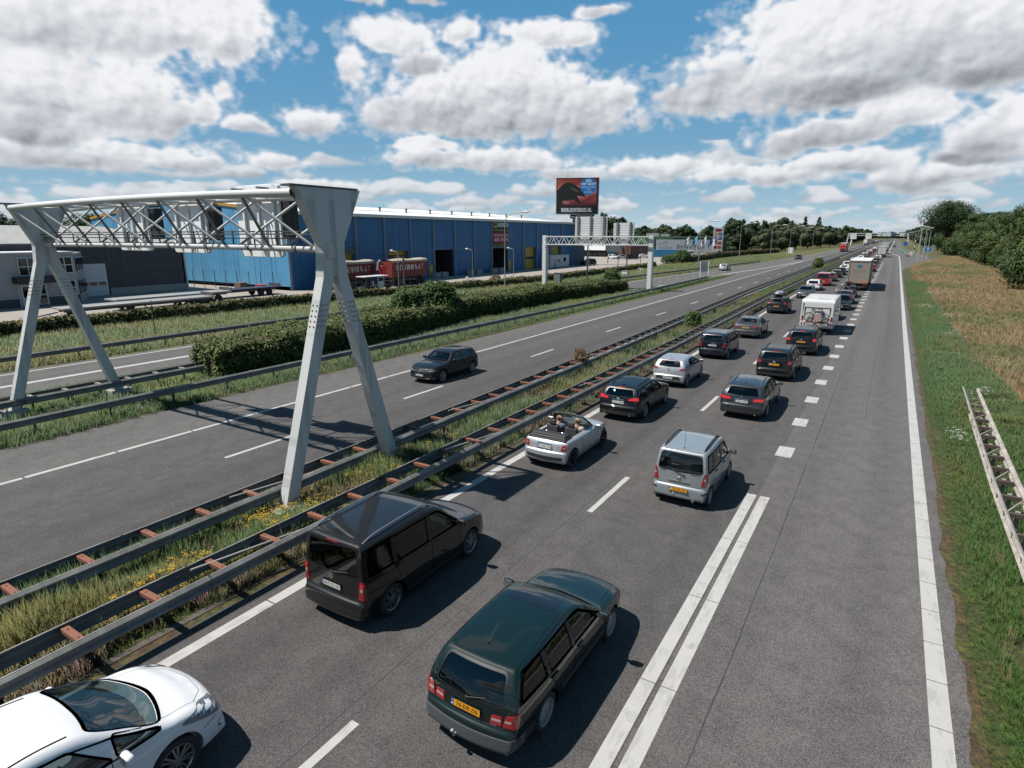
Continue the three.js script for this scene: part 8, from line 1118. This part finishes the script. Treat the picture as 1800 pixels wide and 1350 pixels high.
// a tree with its trunk at the origin: lobes of foliage on limbs
function makeTree(label, seed, o) {
  reseed(seed); const t = thing('tree', label, 'tree'), H = o.H, R = o.R, y0 = o.y0 ?? H * 0.16, lobes = [], L = new Leaves(), limbs = [];
  const n = o.lobes ?? 22; for (let i = 0; i < n; i++) { const f = Math.pow((i + rr(0.1, 0.9)) / n, 0.9), y = lerp(y0 + R * 0.2, H * 0.93, f), w = R * (o.prof ? o.prof(f) : Math.sqrt(Math.max(0.06, 1 - (2 * f - 0.85) ** 2 * 0.9))), a = rnd() * 2 * PI + i * 2.4, d = w * rr(0.35, 0.78), r = Math.max(0.7, w * rr(0.32, 0.52)); lobes.push([Math.cos(a) * d, y, Math.sin(a) * d, r]); }
  const nl = o.leaves ?? 7000, tot = lobes.reduce((s, l) => s + l[3] * l[3], 0);
  for (const [cx, cy, cz, r] of lobes) {
    const m = Math.round((nl * r * r) / tot), tone = rr(0.8, 1.22), warm = rr(0.9, 1.12);
    for (let k = 0; k < m; k++) { const u = rnd() * 2 - 1, th = rnd() * 2 * PI, s = Math.sqrt(1 - u * u), nx = s * Math.cos(th), ny = u, nz = s * Math.sin(th), q = r * Math.pow(rr(0.25, 1), 0.42) * (1 + 0.30 * (fbm(nx * 2.2 + cx, nz * 2.2 + ny * 2 + cy, 2) - 0.5) * 2); const v = tone * rr(0.72, 1.3); L.add(cx + nx * q, cy + ny * q * 0.82, cz + nz * q, nx, ny + 0.15, nz, o.leaf * rr(0.7, 1.3), [v * warm, v, v * 0.95], o.el ?? 1.4); }
    limbs.push(tube([v3(0, Math.max(0.5, cy * 0.35), 0), v3(cx * 0.35, cy * 0.68, cz * 0.35), v3(cx * 0.9, cy, cz * 0.9)], 0.035 + r * 0.02, 6, 5));
  }
  part('trunk', [new THREE.CylinderGeometry(o.tr * 0.45, o.tr, H * 0.6, 10, 4).translate(0, H * 0.3, 0), ...limbs], bark, t);
  part('crown', L.geo(), leafMat(o.col, 0.2), t); return t;
}
const putTree = (src, label, x, z, s, turn, group) => { const k = src.userData.used ? src.clone() : src; if (src.userData.used) { k.name = numbered('tree'); scene.add(k); k.userData = { ...src.userData }; } src.userData.used = true; k.position.set(x, 0, -z); k.scale.set(s[0], s[1], s[0]); k.rotation.y = turn; k.userData.label = label; if (group) k.userData.group = group; else delete k.userData.group; return k; };
{
  const col = C(0.040, 0.069, 0.021), dk = C(0.028, 0.050, 0.018), wil = C(0.072, 0.09, 0.048), yg = C(0.045, 0.070, 0.019);
  const T = { a: makeTree('t', 11, { H: 12.5, R: 5.2, y0: 0.2, tr: 0.28, leaf: 0.27, leaves: 21000, col, lobes: 40, prof: (f) => 1.02 - 0.55 * f * f }), b: makeTree('t', 23, { H: 12, R: 5.4, y0: 0.3, tr: 0.25, leaf: 0.28, leaves: 19000, col: yg, lobes: 36, prof: (f) => 1.0 - 0.6 * f * f }), big: makeTree('t', 37, { H: 19.5, R: 10.5, y0: 7, tr: 0.5, leaf: 0.36, leaves: 19000, col: dk, lobes: 44 }),
    d: makeTree('t', 41, { H: 13, R: 5.5, y0: 1, tr: 0.3, leaf: 0.5, leaves: 6500, col: dk }), w: makeTree('t', 53, { H: 13, R: 6.2, y0: 0.8, tr: 0.3, leaf: 0.5, leaves: 7000, col: wil, el: 2.2 }), p: makeTree('t', 67, { H: 15, R: 3.4, y0: 1, tr: 0.3, leaf: 0.5, leaves: 5000, col: dk, prof: (f) => 1.1 - 0.9 * f }) };
  // right edge of the meadow
  reseed(71);
  [[19.8, 112, 'b', 1.0, 'nearest tree at the right edge with yellow green leaves'], [21.6, 126, 'a', 1.0, 'dense tree beside the nearest one at the right edge'], [22.6, 140, 'b', 1.04, 'third tree of the right row'], [23.4, 154, 'a', 1.08, 'fourth tree of the right row, taller'], [23.8, 168, 'b', 0.95, 'fifth tree of the right row, lower'], [24.0, 182, 'a', 1.0, 'sixth tree of the right row'], [24.4, 197, 'b', 1.05, 'seventh tree of the right row'], [25, 213, 'a', 1.0, 'eighth tree of the right row'], [25.4, 230, 'a', 1.05, 'ninth tree of the right row'], [25.2, 248, 'b', 1.1, 'tenth tree of the right row'], [24.5, 268, 'a', 1.1, 'eleventh tree of the right row'], [23.2, 290, 'b', 1.1, 'twelfth tree of the right row by the lamps'], [21.0, 315, 'a', 1.15, 'tree behind the blue sign'], [19.5, 345, 'd', 1.1, 'tree behind the lamp cluster'], [18.5, 380, 'd', 1.05, 'dark tree beyond the lamp cluster'], [17, 420, 'w', 1.05, 'pale tree beyond the lamp cluster'], [16.5, 470, 'd', 1.1, 'tree before the right foot of the far gantry'], [16.5, 520, 'd', 1.15, 'tree beside the right foot of the far gantry']].forEach(([x, z, k, s, l]) => putTree(T[k], l, x, z, [s * rr(1.15, 1.25), s * (z < 122 ? 1.34 : z < 150 ? 1.22 : 1.12)], rnd() * 6));
  putTree(T.big, 'tallest broad tree rising above the right row', 17.2, 300, [0.98, 1.1], 1.2); putTree(T.big, 'broad tree top behind the tallest one', 33, 330, [0.85, 0.9], 3.0);
  [[31, 116], [33, 135], [34, 158], [35, 182], [36, 208], [36, 235], [37, 265], [36, 330], [33, 365]].forEach(([x, z], i) => putTree(T[i % 2 ? 'a' : 'b'], 'tree in the second row behind the right edge trees', x, z, [1.08, 1.02], rnd() * 6, 'second row of trees on the right'));
  // left: woods beyond the parking area and along the slip road
  reseed(73);
  putTree(T.p, 'dark tree right beside the fuel price board', -55.0, 262, [1.45, 0.92], 1);
  [[-51, 300, 'w', 0.85], [-47.5, 330, 'w', 0.95], [-53, 345, 'd', 1.05], [-45.5, 365, 'w', 1.0], [-42.5, 392, 'd', 0.85], [-46, 420, 'w', 1.15], [-40.5, 440, 'w', 1.1], [-45, 470, 'd', 1.2], [-38.5, 480, 'd', 0.9], [-37.5, 515, 'w', 0.9], [-41, 545, 'd', 1.1]].forEach(([x, z, k, s], i) => putTree(T[k], `${k === 'w' ? 'grey green willow' : 'dark green tree'} along the left roadside, the ${['first', 'second', 'third', 'fourth', 'fifth', 'sixth', 'seventh', 'eighth', 'ninth', 'tenth', 'eleventh'][i]} tree beyond the fuel price board`, x, z, [s, s], rnd() * 6));
  for (let i = 0; i < 26; i++) putTree(T[['d', 'w', 'd', 'a'][i % 4]], 'dark tree top in the wood behind the left roadside trees', -58 - rr(0, 26) + i * 0.4, 330 + i * 13, [1.2, rr(1.15, 1.5)], rnd() * 6, 'wood behind the left roadside trees');
  putTree(T.p, 'pointed conifer top above the left wood', -58, 500, [1.2, 1.45], 0); putTree(T.p, 'second pointed conifer top above the left wood', -53, 545, [1.2, 1.5], 2);
  for (let i = 0; i < 18; i++) putTree(T[['d', 'a', 'd', 'w'][i % 4]], 'tree on the skyline behind the green hall', -170 + i * 6.2, 330 + rr(0, 50) + i * 3, [1.25, i > 1 && i < 5 ? 1.5 : rr(0.85, 1.15)], rnd() * 6, 'trees behind the green hall');
  putTree(T.d, 'tree beside the billboard between the two direction signs', -104, 240, [1.1, 1.35], 1);
  for (let i = 0; i < 9; i++) putTree(T[i % 2 ? 'd' : 'a'], 'tree behind the grey hall at the left edge', -150 - rr(0, 12), 14 + i * 9, [1.2, rr(0.95, 1.12)], rnd() * 6, 'trees behind the grey hall');
  putTree(T.p, 'tree tip above the blue hall roof', -142, 128, [1.0, 1.12], 1); putTree(T.p, 'second tree tip above the blue hall roof', -143, 121, [1.0, 1.06], 2);
  // far woods: one mass on both sides
  reseed(79); const geo = [T.d.children[1].geometry, T.w.children[1].geometry]; const fw = new THREE.InstancedMesh(geo[0], T.d.children[1].material, 420); fw.name = 'far_woods'; const m4 = new THREE.Matrix4(), q = new THREE.Quaternion();
  for (let i = 0; i < 420; i++) { let x, z; const k = i % 6; if (i % 14 === 0) { x = rr(-60, 60); z = rr(1560, 1900); } else if (k < 2) { x = rr(-75, -36); z = rr(560, 1250); } else if (k < 3) { x = rr(17, 70); z = rr(540, 1250); } else if (k < 5) { x = rr(-520, -120); z = rr(420, 800); } else { x = rr(45, 160); z = rr(150, 700); } const s = rr(1.0, 1.4); q.setFromAxisAngle(v3(0, 1, 0), rnd() * 6); m4.compose(v3(x, -0.5, -z), q, v3(s * 1.2, s, s * 1.2)); fw.setMatrixAt(i, m4); fw.setColorAt(i, C(rr(0.85, 1.15), rr(0.9, 1.15), rr(0.85, 1.2))); }
  tag(fw, 'distant dark green woods on both sides of the road', 'woods'); fw.userData.kind = 'stuff'; scene.add(fw);
}
// sprig of leaves for hedges and shrubs
function sprig(seed, n, R, s) { reseed(seed); const L = new Leaves(); for (let i = 0; i < n; i++) { const a = rnd() * 6.28, u = rr(-0.2, 1), r = R * Math.sqrt(rnd()); L.add(Math.cos(a) * r, u * R, Math.sin(a) * r, Math.cos(a) * 0.5, 0.8, Math.sin(a) * 0.5, s * rr(0.7, 1.3), [1, 1, 1].map(() => rr(0.75, 1.25)), 1.5); } return L.geo(); }
function foliage(parent, name, geo, mat, spots) { const m = new THREE.InstancedMesh(geo, mat, spots.length); m.name = name; const M4 = new THREE.Matrix4(), e = new THREE.Euler(), q = new THREE.Quaternion(); spots.forEach((s, i) => { e.set(s.tx ?? 0, s.r ?? rnd() * 6.28, s.tz ?? 0); q.setFromEuler(e); M4.compose(v3(s.x, s.y, s.z), q, v3(s.s * (s.w ?? 1), s.s * (s.h ?? 1), s.s * (s.w ?? 1))); m.setMatrixAt(i, M4); m.setColorAt(i, s.c); }); m.castShadow = m.receiveShadow = true; m.userData.kind = 'stuff'; parent.add(m); return m; }
function hedge(label, path, z0, z1, wd, h, o) {                // path: X of the front face
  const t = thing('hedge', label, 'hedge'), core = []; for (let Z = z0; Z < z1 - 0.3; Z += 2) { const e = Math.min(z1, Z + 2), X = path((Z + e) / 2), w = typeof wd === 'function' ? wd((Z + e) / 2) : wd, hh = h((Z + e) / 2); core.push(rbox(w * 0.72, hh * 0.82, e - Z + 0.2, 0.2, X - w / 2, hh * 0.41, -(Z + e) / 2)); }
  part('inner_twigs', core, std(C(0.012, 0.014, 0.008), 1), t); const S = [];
  for (let i = 0; i < o.n; i++) { const u = rnd(), Z = lerp(z0, z1, o.bias ? 1 - Math.pow(1 - u, 1) * 1 : u) * 1, Zb = z0 + (z1 - z0) * Math.pow(u, o.bias ?? 1), X = path(Zb), w = typeof wd === 'function' ? wd(Zb) : wd, hh = h(Zb) * (0.68 + 0.46 * fbm(Zb * 0.55, 3 + X, 4)) * (rnd() < 0.03 ? 1.18 : 1), bulge = (fbm(Zb * 0.5, 9, 3) - 0.5) * 0.7; let x, y, tz = 0, tx = 0; const k = rnd();
    if (k < 0.45) { x = X + bulge * 0.6 - rr(-0.1, 0.25); y = hh * Math.pow(rnd(), 0.8); tz = -0.8; if (y > hh * 0.85) x -= 0.2; } else if (k < 0.85) { x = X - rr(0.05, 1) * w; y = hh * rr(0.88, 1.04); tx = rr(-0.3, 0.3); } else { x = X - w + rr(-0.1, 0.2); y = hh * rnd(); tz = 0.8; }
    let zz = Zb; if (Zb - z0 < 0.6 && k < 0.5) { zz = z0 - rr(-0.3, 0.15); x = X - rr(0, 1) * w; } const v = rr(0.65, 1.3) * (0.75 + 0.5 * fbm(Zb * 0.35, y * 1.2 + 5, 3)); S.push({ x, y, z: -zz, s: (o.s ?? 1) * rr(0.6, 1.35), tx, tz, c: C(v * (o.brown && rnd() < o.brown ? 1.7 : 1), v, v * 0.9) }); }
  foliage(t, 'foliage', o.geo, o.mat, S); return t;
}
{
  reseed(91); const sp = sprig(5, 9, 0.2, 0.13), sp2 = sprig(8, 8, 0.26, 0.16), hm = leafMat(C(0.074, 0.106, 0.032), 0.2), hy = leafMat(C(0.075, 0.085, 0.033), 0.15), bm = leafMat(C(0.055, 0.105, 0.030), 0.2);
  const hp = poly1([[-29.5, 18], [-30.2, 30], [-31.8, 45], [-32.2, 62], [-30.2, 80]]);
  hedge('big clipped hedge between the slip road and the left carriageway', hp, 18.5, 79, poly1([[2.1, 18], [4.2, 25], [3.8, 40], [3.0, 79]]), poly1([[1.6, 18], [1.75, 30], [1.75, 50], [1.5, 80]]), { n: 17000, bias: 1.35, geo: sp, mat: hm, brown: 0.04, s: 1.1 });
  const yp = poly1([[-56.0, 8], [-55.8, 27], [-54.2, 52], [-51.0, 68], [-48.4, 85], [-47.8, 105], [-48.0, 132], [-50, 150]]);
  hedge('low dark hedge along the edge of the paved yard', yp, 8, 148, 1.0, () => 0.85, { n: 9000, bias: 1.2, geo: sp2, mat: hy, brown: 0.06 });
  hedge('brownish hedge below the parked cars near the flags', poly1([[-48, 172], [-51, 215], [-48, 262], [-44, 300]]), 172, 300, 1.4, () => 1.4, { n: 4000, geo: sp2, mat: leafMat(C(0.07, 0.065, 0.035), 0.1), s: 1.4 });
  const bush = (l, x, z, r, h, n, mat, s = 1.2) => { const t = thing('bush', l, 'bush', x, 0, -z), S = [], st = []; for (let i = 0; i < n; i++) { const u = Math.pow(rnd(), 0.7), a = rnd() * 6.28, k = r * (0.55 + 0.5 * fbm(a * 1.3 + x, u * 3, 3)) * Math.sqrt(Math.max(0.1, 1 - (u - 0.3) ** 2 * 1.6)), q = Math.pow(rnd(), 0.3), v = rr(0.7, 1.35); S.push({ x: Math.cos(a) * k * q, y: h * u, z: Math.sin(a) * k * q, s: s * rr(0.8, 1.3), tx: gauss() * 0.5, tz: gauss() * 0.5, c: C(v, v, v * 0.9) }); } for (let i = 0; i < 7; i++) { const a = i * 0.9; st.push(bar(v3(0, 0, 0), v3(Math.cos(a) * r * 0.6, h * 0.8, Math.sin(a) * r * 0.6), 0.02, 5)); } part('stems', st, bark, t); foliage(t, 'foliage', sp, mat, S); };
  bush('bright green bush growing out of the big hedge, left one', -33.2, 37.5, 1.9, 3.0, 900, bm); bush('bright green bush growing out of the big hedge, right one', -33.4, 41.5, 2.4, 3.3, 1300, bm); bush('bush behind the hedge next to the portal post', -33.2, 80, 1.5, 2.6, 500, bm); bush('dark bush beside the grey container', -50.6, 172, 3.2, 3.2, 700, bm, 1.6); bush('shrub on the bank left of the grey container', -52.5, 166, 2.2, 2.0, 400, bm, 1.5);
  bush('small bush in the median far along the road', -14.0, 152, 1.4, 2.4, 400, hm, 1.3); bush('bush in the median behind the left guardrail', -12.8, 48, 0.75, 1.5, 260, bm, 0.8); bush('reddish stalky shrub in the median guardrail', -13.9, 29.5, 0.5, 1.3, 160, leafMat(C(0.12, 0.085, 0.05), 0.1), 0.6); bush('pale bushes by the yellow grass', -52.5, 80, 1.1, 1.2, 160, leafMat(C(0.14, 0.11, 0.07), 0.1), 1.1);
}
// grasses and weeds
function tuft(seed, n, spread, bend, w) { reseed(seed); const p = [], idx = [], nn = []; for (let i = 0; i < n; i++) { const a = rnd() * 6.28, r = spread * Math.sqrt(rnd()), x = Math.cos(a) * r, z = Math.sin(a) * r, d = rnd() * 6.28, h = rr(0.55, 1), b = bend * rr(0.3, 1.2), dx = Math.cos(d), dz = Math.sin(d), o = p.length / 3, wx = -dz * w, wz = dx * w; p.push(x - wx, 0, z - wz, x + wx, 0, z + wz, x + dx * b * 0.35 - wx * 0.7, h * 0.6, z + dz * b * 0.35 - wz * 0.7, x + dx * b * 0.35 + wx * 0.7, h * 0.6, z + dz * b * 0.35 + wz * 0.7, x + dx * b, h, z + dz * b); for (let k = 0; k < 5; k++) nn.push(dx * 0.25, 0.95, dz * 0.25); idx.push(o, o + 1, o + 2, o + 1, o + 3, o + 2, o + 2, o + 3, o + 4); } const g = new THREE.BufferGeometry(); g.setAttribute('position', new THREE.Float32BufferAttribute(p, 3)); g.setAttribute('normal', new THREE.Float32BufferAttribute(nn, 3)); g.setIndex(idx); return g; }
const flower = (seed, n, r, up) => { reseed(seed); const gs = []; for (let i = 0; i < n; i++) { const a = rnd() * 6.28, q = r * Math.sqrt(rnd()); gs.push(new THREE.IcosahedronGeometry(r * 0.22, 0).scale(1, 0.5, 1).translate(Math.cos(a) * q, up + rr(-0.03, 0.03), Math.sin(a) * q)); } return merge(gs); };
{
  const scatter = (name, label, cat, geo, mat, n, fn) => { const S = []; let tries = 0; while (S.length < n && tries++ < n * 6) { const s = fn(); if (s) S.push(s); } const m = foliage(scene, name, geo, mat, S); m.name = numbered(name); return tag(m, label, cat); };
  const g1 = tuft(1, 9, 0.09, 0.35, 0.012), g2 = tuft(2, 10, 0.16, 0.5, 0.011), g3 = tuft(3, 8, 0.16, 0.28, 0.010), g4 = tuft(4, 9, 0.14, 0.5, 0.02);
  const zNear = (a, b, k) => a + (b - a) * Math.pow(rnd(), k);
  reseed(101);
  const vedge = (Z) => VEDGE(Z) + 1.4;
  scatter('grass', 'short bright green grass on the right verge beside the peak lane', 'grass', g1, grassMat(C(0.056, 0.105, 0.024)), 120000, () => { const Z = zNear(5.5, 120, 2.3), X = 2.07 + Math.pow(rnd(), 1.1) * (Z < 26 ? 8.5 : vedge(Z) - 2.5); const n = fbm(X * 0.9, Z * 0.7, 4), edge = clamp((X - 2.0) * 1.4, 0.35, 1); if (n < 0.30) return null; const dry = sstep(0.5, 0.72, fbm(X * 0.6 + 30, Z * 0.3, 3)); return { x: X + (X < 2.3 ? gauss() * 0.12 : 0), y: -0.01, z: -Z, s: rr(0.12, 0.28) * (0.7 + 0.7 * n) * edge * (Z > 30 ? 1.4 : 1), w: 1.5, c: C(lerp(rr(0.7, 1.15), 1.5, dry), lerp(rr(0.8, 1.2), 1.05, dry), rr(0.6, 1.1)) }; });
  scatter('verge_weeds', 'thin brown seed heads and tall weeds standing in the right verge', 'weeds', g3, grassMat(C(0.15, 0.125, 0.06)), 2600, () => { const Z = zNear(7, 90, 1.7), X = rr(2.5, Math.min(8.5, vedge(Z) + 0.5)); if (fbm(X * 0.7 + 21, Z * 0.35, 3) < 0.47) return null; return { x: X, y: -0.01, z: -Z, s: rr(0.28, 0.6), w: 0.7, c: C(rr(0.6, 1.2), rr(0.7, 1.2), rr(0.5, 1)) }; });
  scatter('dry_grass', 'tall straw coloured grass of the meadow on the right', 'grass', g3, grassMat(C(0.195, 0.142, 0.062)), 100000, () => { const Z = zNear(24, 250, 1.9), X = VEDGE(Z) + (fbm(Z * 0.12, 4, 3) - 0.5) * 1.6 - 0.2 + Math.abs(gauss()) * 0.3 + Math.pow(rnd(), 1.0) * 22; if (Z > 172 && X < 4 + (Z - 172) * 0.125) return null; const n = fbm(X * 0.16, Z * 0.08, 4); const gr = sstep(0.46, 0.62, n); return { x: X, y: -0.03, z: -Z, s: rr(0.22, 0.5) * lerp(1, 0.75, gr), w: 1.2 + Z * 0.004, c: C(lerp(rr(0.8, 1.2), rr(0.35, 0.5), gr), lerp(rr(0.8, 1.15), rr(0.65, 0.85), gr), lerp(rr(0.75, 1.1), 0.4, gr)) }; });
  scatter('weeds', 'mixed green weeds and grass in the median between the guardrails', 'weeds', g2, grassMat(C(0.072, 0.10, 0.028)), 62000, () => { const Z = zNear(1.2, 190, 2.2), X = rr(-14.7, -10.98), n = fbm(X * 1.1, Z * 0.55, 4), dry = sstep(0.48, 0.7, fbm(X * 0.8 + 9, Z * 0.35, 3)); if (n < 0.36 && rnd() < 0.75) return null;  const front = X > -11.5 || X < -14.1 ? 0.5 : 1; return { x: X, y: -0.01, z: -Z, s: rr(0.2, 0.68) * (0.5 + n) * front, w: 1.2, c: C(lerp(rr(0.55, 1.05), rr(1.1, 1.7), dry), lerp(rr(0.7, 1.2), rr(0.8, 1.15), dry), rr(0.6, 1.2)) }; });
  scatter('dry_stalks', 'brown and pale dry stalks and litter in the median', 'weeds', g4, grassMat(C(0.16, 0.125, 0.085)), 16000, () => { const Z = zNear(1.2, 90, 2.0), X = rr(-14.6, -10.95); if (fbm(X * 0.9 + 3, Z * 0.4 + 8, 3) < 0.47) return null; return { x: X, y: 0, z: -Z, s: rr(0.08, 0.5), c: C(rr(0.6, 1.2), rr(0.6, 1.1), rr(0.6, 1.1)) }; });
  scatter('grass', 'green grass strip between the hard shoulder and the hedge', 'grass', g2, grassMat(C(0.062, 0.105, 0.028)), 22000, () => { const Z = zNear(5, 118, 1.6), X = -26.0 - Math.pow(rnd(), 1.15) * (Z < 17 ? 8.2 : Z < 88 ? 5.2 : 2.2); if (X < -28.5 && Z > 95 && X < -26.5 - (122 - Z) * 0.1) return null; if (X < -26 - Math.max(0, 122 - Z) * 0.11 && Z > 60) return null; const n = fbm(X * 0.7, Z * 0.4, 3), dry = sstep(0.5, 0.7, fbm(X * 0.4 + 2, Z * 0.2, 3)) * (X < -28 ? 1 : 0.2); return { x: X + (X > -26.2 ? gauss() * 0.2 : 0), y: -0.01, z: -Z, s: rr(0.18, 0.42) * (0.5 + n), w: 1.4, c: C(lerp(rr(0.6, 1.1), 1.7, dry), lerp(rr(0.7, 1.2), 1.2, dry), rr(0.7, 1.2)) }; });
  scatter('grass', 'yellowish green grass bank between the slip road and the yard hedge', 'grass', g2, grassMat(C(0.105, 0.125, 0.038)), 30000, () => { const Z = zNear(6, 250, 1.7), a = Z < 24 ? -41.2 : Z < 95 ? lerp(-41.2, -36.8, (Z - 24) / 71) : Z < 180 ? lerp(-36.8, -31.8, (Z - 95) / 85) : -31, b = Z < 52 ? -55 : Z < 85 ? lerp(-55, -48.6, (Z - 52) / 33) : -48, X = lerp(a, b, rnd()), n = fbm(X * 0.35, Z * 0.14, 4), dry = sstep(0.42, 0.66, n); return { x: X, y: -0.02, z: -Z, s: rr(0.25, 0.5), w: 1.6 + Z * 0.006, c: C(lerp(rr(0.55, 0.85), rr(1.0, 1.35), dry), lerp(rr(0.8, 1.1), rr(0.85, 1.1), dry), rr(0.6, 1.1)) }; });
  // flowers
  const yf = std(C(0.42, 0.27, 0.012), 0.8), wf = std(C(0.42, 0.42, 0.38), 0.8);
  scatter('yellow_flowers', 'yellow ragwort flowers in the median near the gantry legs', 'flowers', flower(6, 7, 0.09, 0.0), yf, 900, () => { const Z = rr(3.5, 17), X = rr(-13.3, -11.7), n = fbm(X * 1.6 + 7, Z * 0.8, 3); if (n < 0.53) return null; return { x: X, y: rr(0.22, 0.5), z: -Z, s: rr(0.35, 1.0), c: C(1, rr(0.8, 1.1), 1) }; });
  scatter('small_flowers', 'tiny pale and yellow flowers sprinkled in the median weeds', 'flowers', flower(9, 3, 0.045, 0.0), std(C(0.36, 0.34, 0.18), 0.8), 2600, () => { const Z = zNear(2, 80, 1.6), X = rr(-14.2, -11.1); return { x: X, y: rr(0.1, 0.42), z: -Z, s: rr(0.4, 1.0), c: C(1, rr(0.8, 1.05), rr(0.5, 1.6)) }; });
  scatter('white_flowers', 'white umbel flowers in loose clumps on the right verge and meadow', 'flowers', flower(12, 8, 0.1, 0.0), wf, 420, () => { const cs = [[2.85, 26.5, 0.5], [4.4, 35, 0.6], [6.2, 44, 1], [4.4, 55, 1.2], [5.0, 68, 1.4], [3.6, 76, 1.2], [9, 60, 4], [5.2, 95, 2.5], [12, 90, 6]], c = cs[Math.floor(rnd() * cs.length)], f = Math.max(0.7, c[1] / 60); return { x: c[0] + gauss() * c[2] * 0.7, y: rr(0.18, 0.5), z: -c[1] - gauss() * c[2] * 1.2, s: rr(0.35, 0.8) * f, c: C(1, 1, 1) }; });
  scatter('small_flowers', 'yellow dots of flowers on the right verge', 'flowers', flower(14, 3, 0.05, 0.0), yf, 160, () => { const Z = rr(18, 70), X = rr(3, 9); if (fbm(X * 0.5, Z * 0.3, 3) < 0.5) return null; return { x: X, y: rr(0.1, 0.35), z: -Z, s: rr(0.5, 1.1), c: C(1, 1, 1) }; });
  scatter('white_flowers', 'small white flowers along the left shoulder and yard hedge', 'flowers', flower(15, 4, 0.06, 0.0), wf, 500, () => { const k = rnd(); return k < 0.5 ? { x: rr(-30, -26.2), y: rr(0.1, 0.3), z: -zNear(7, 60, 1.5), s: rr(0.4, 1), c: C(1, 1, 1) } : { x: rr(-52, -43), y: rr(0.2, 0.5), z: -rr(40, 140), s: rr(0.6, 1.6), c: C(1, 1, 1) }; });
  // dirt and dead grass creeping over the asphalt edges
  scatter('edge_litter', 'dry litter and crumbs along the asphalt edges', 'litter', tuft(7, 7, 0.10, 0.9, 0.018), grassMat(C(0.10, 0.085, 0.06)), 9000, () => { const k = rnd(), Z = zNear(1, 110, 2); const X = k < 0.45 ? 2.08 + Math.abs(gauss()) * -0.22 : k < 0.8 ? -10.92 + gauss() * 0.08 : -26.05 + gauss() * 0.15; return { x: X, y: -0.004, z: -Z, s: rr(0.02, 0.07), w: 1.3, c: C(rr(0.6, 1.3), rr(0.6, 1.2), rr(0.6, 1.1)) }; });
}

renderer.render(scene, camera);
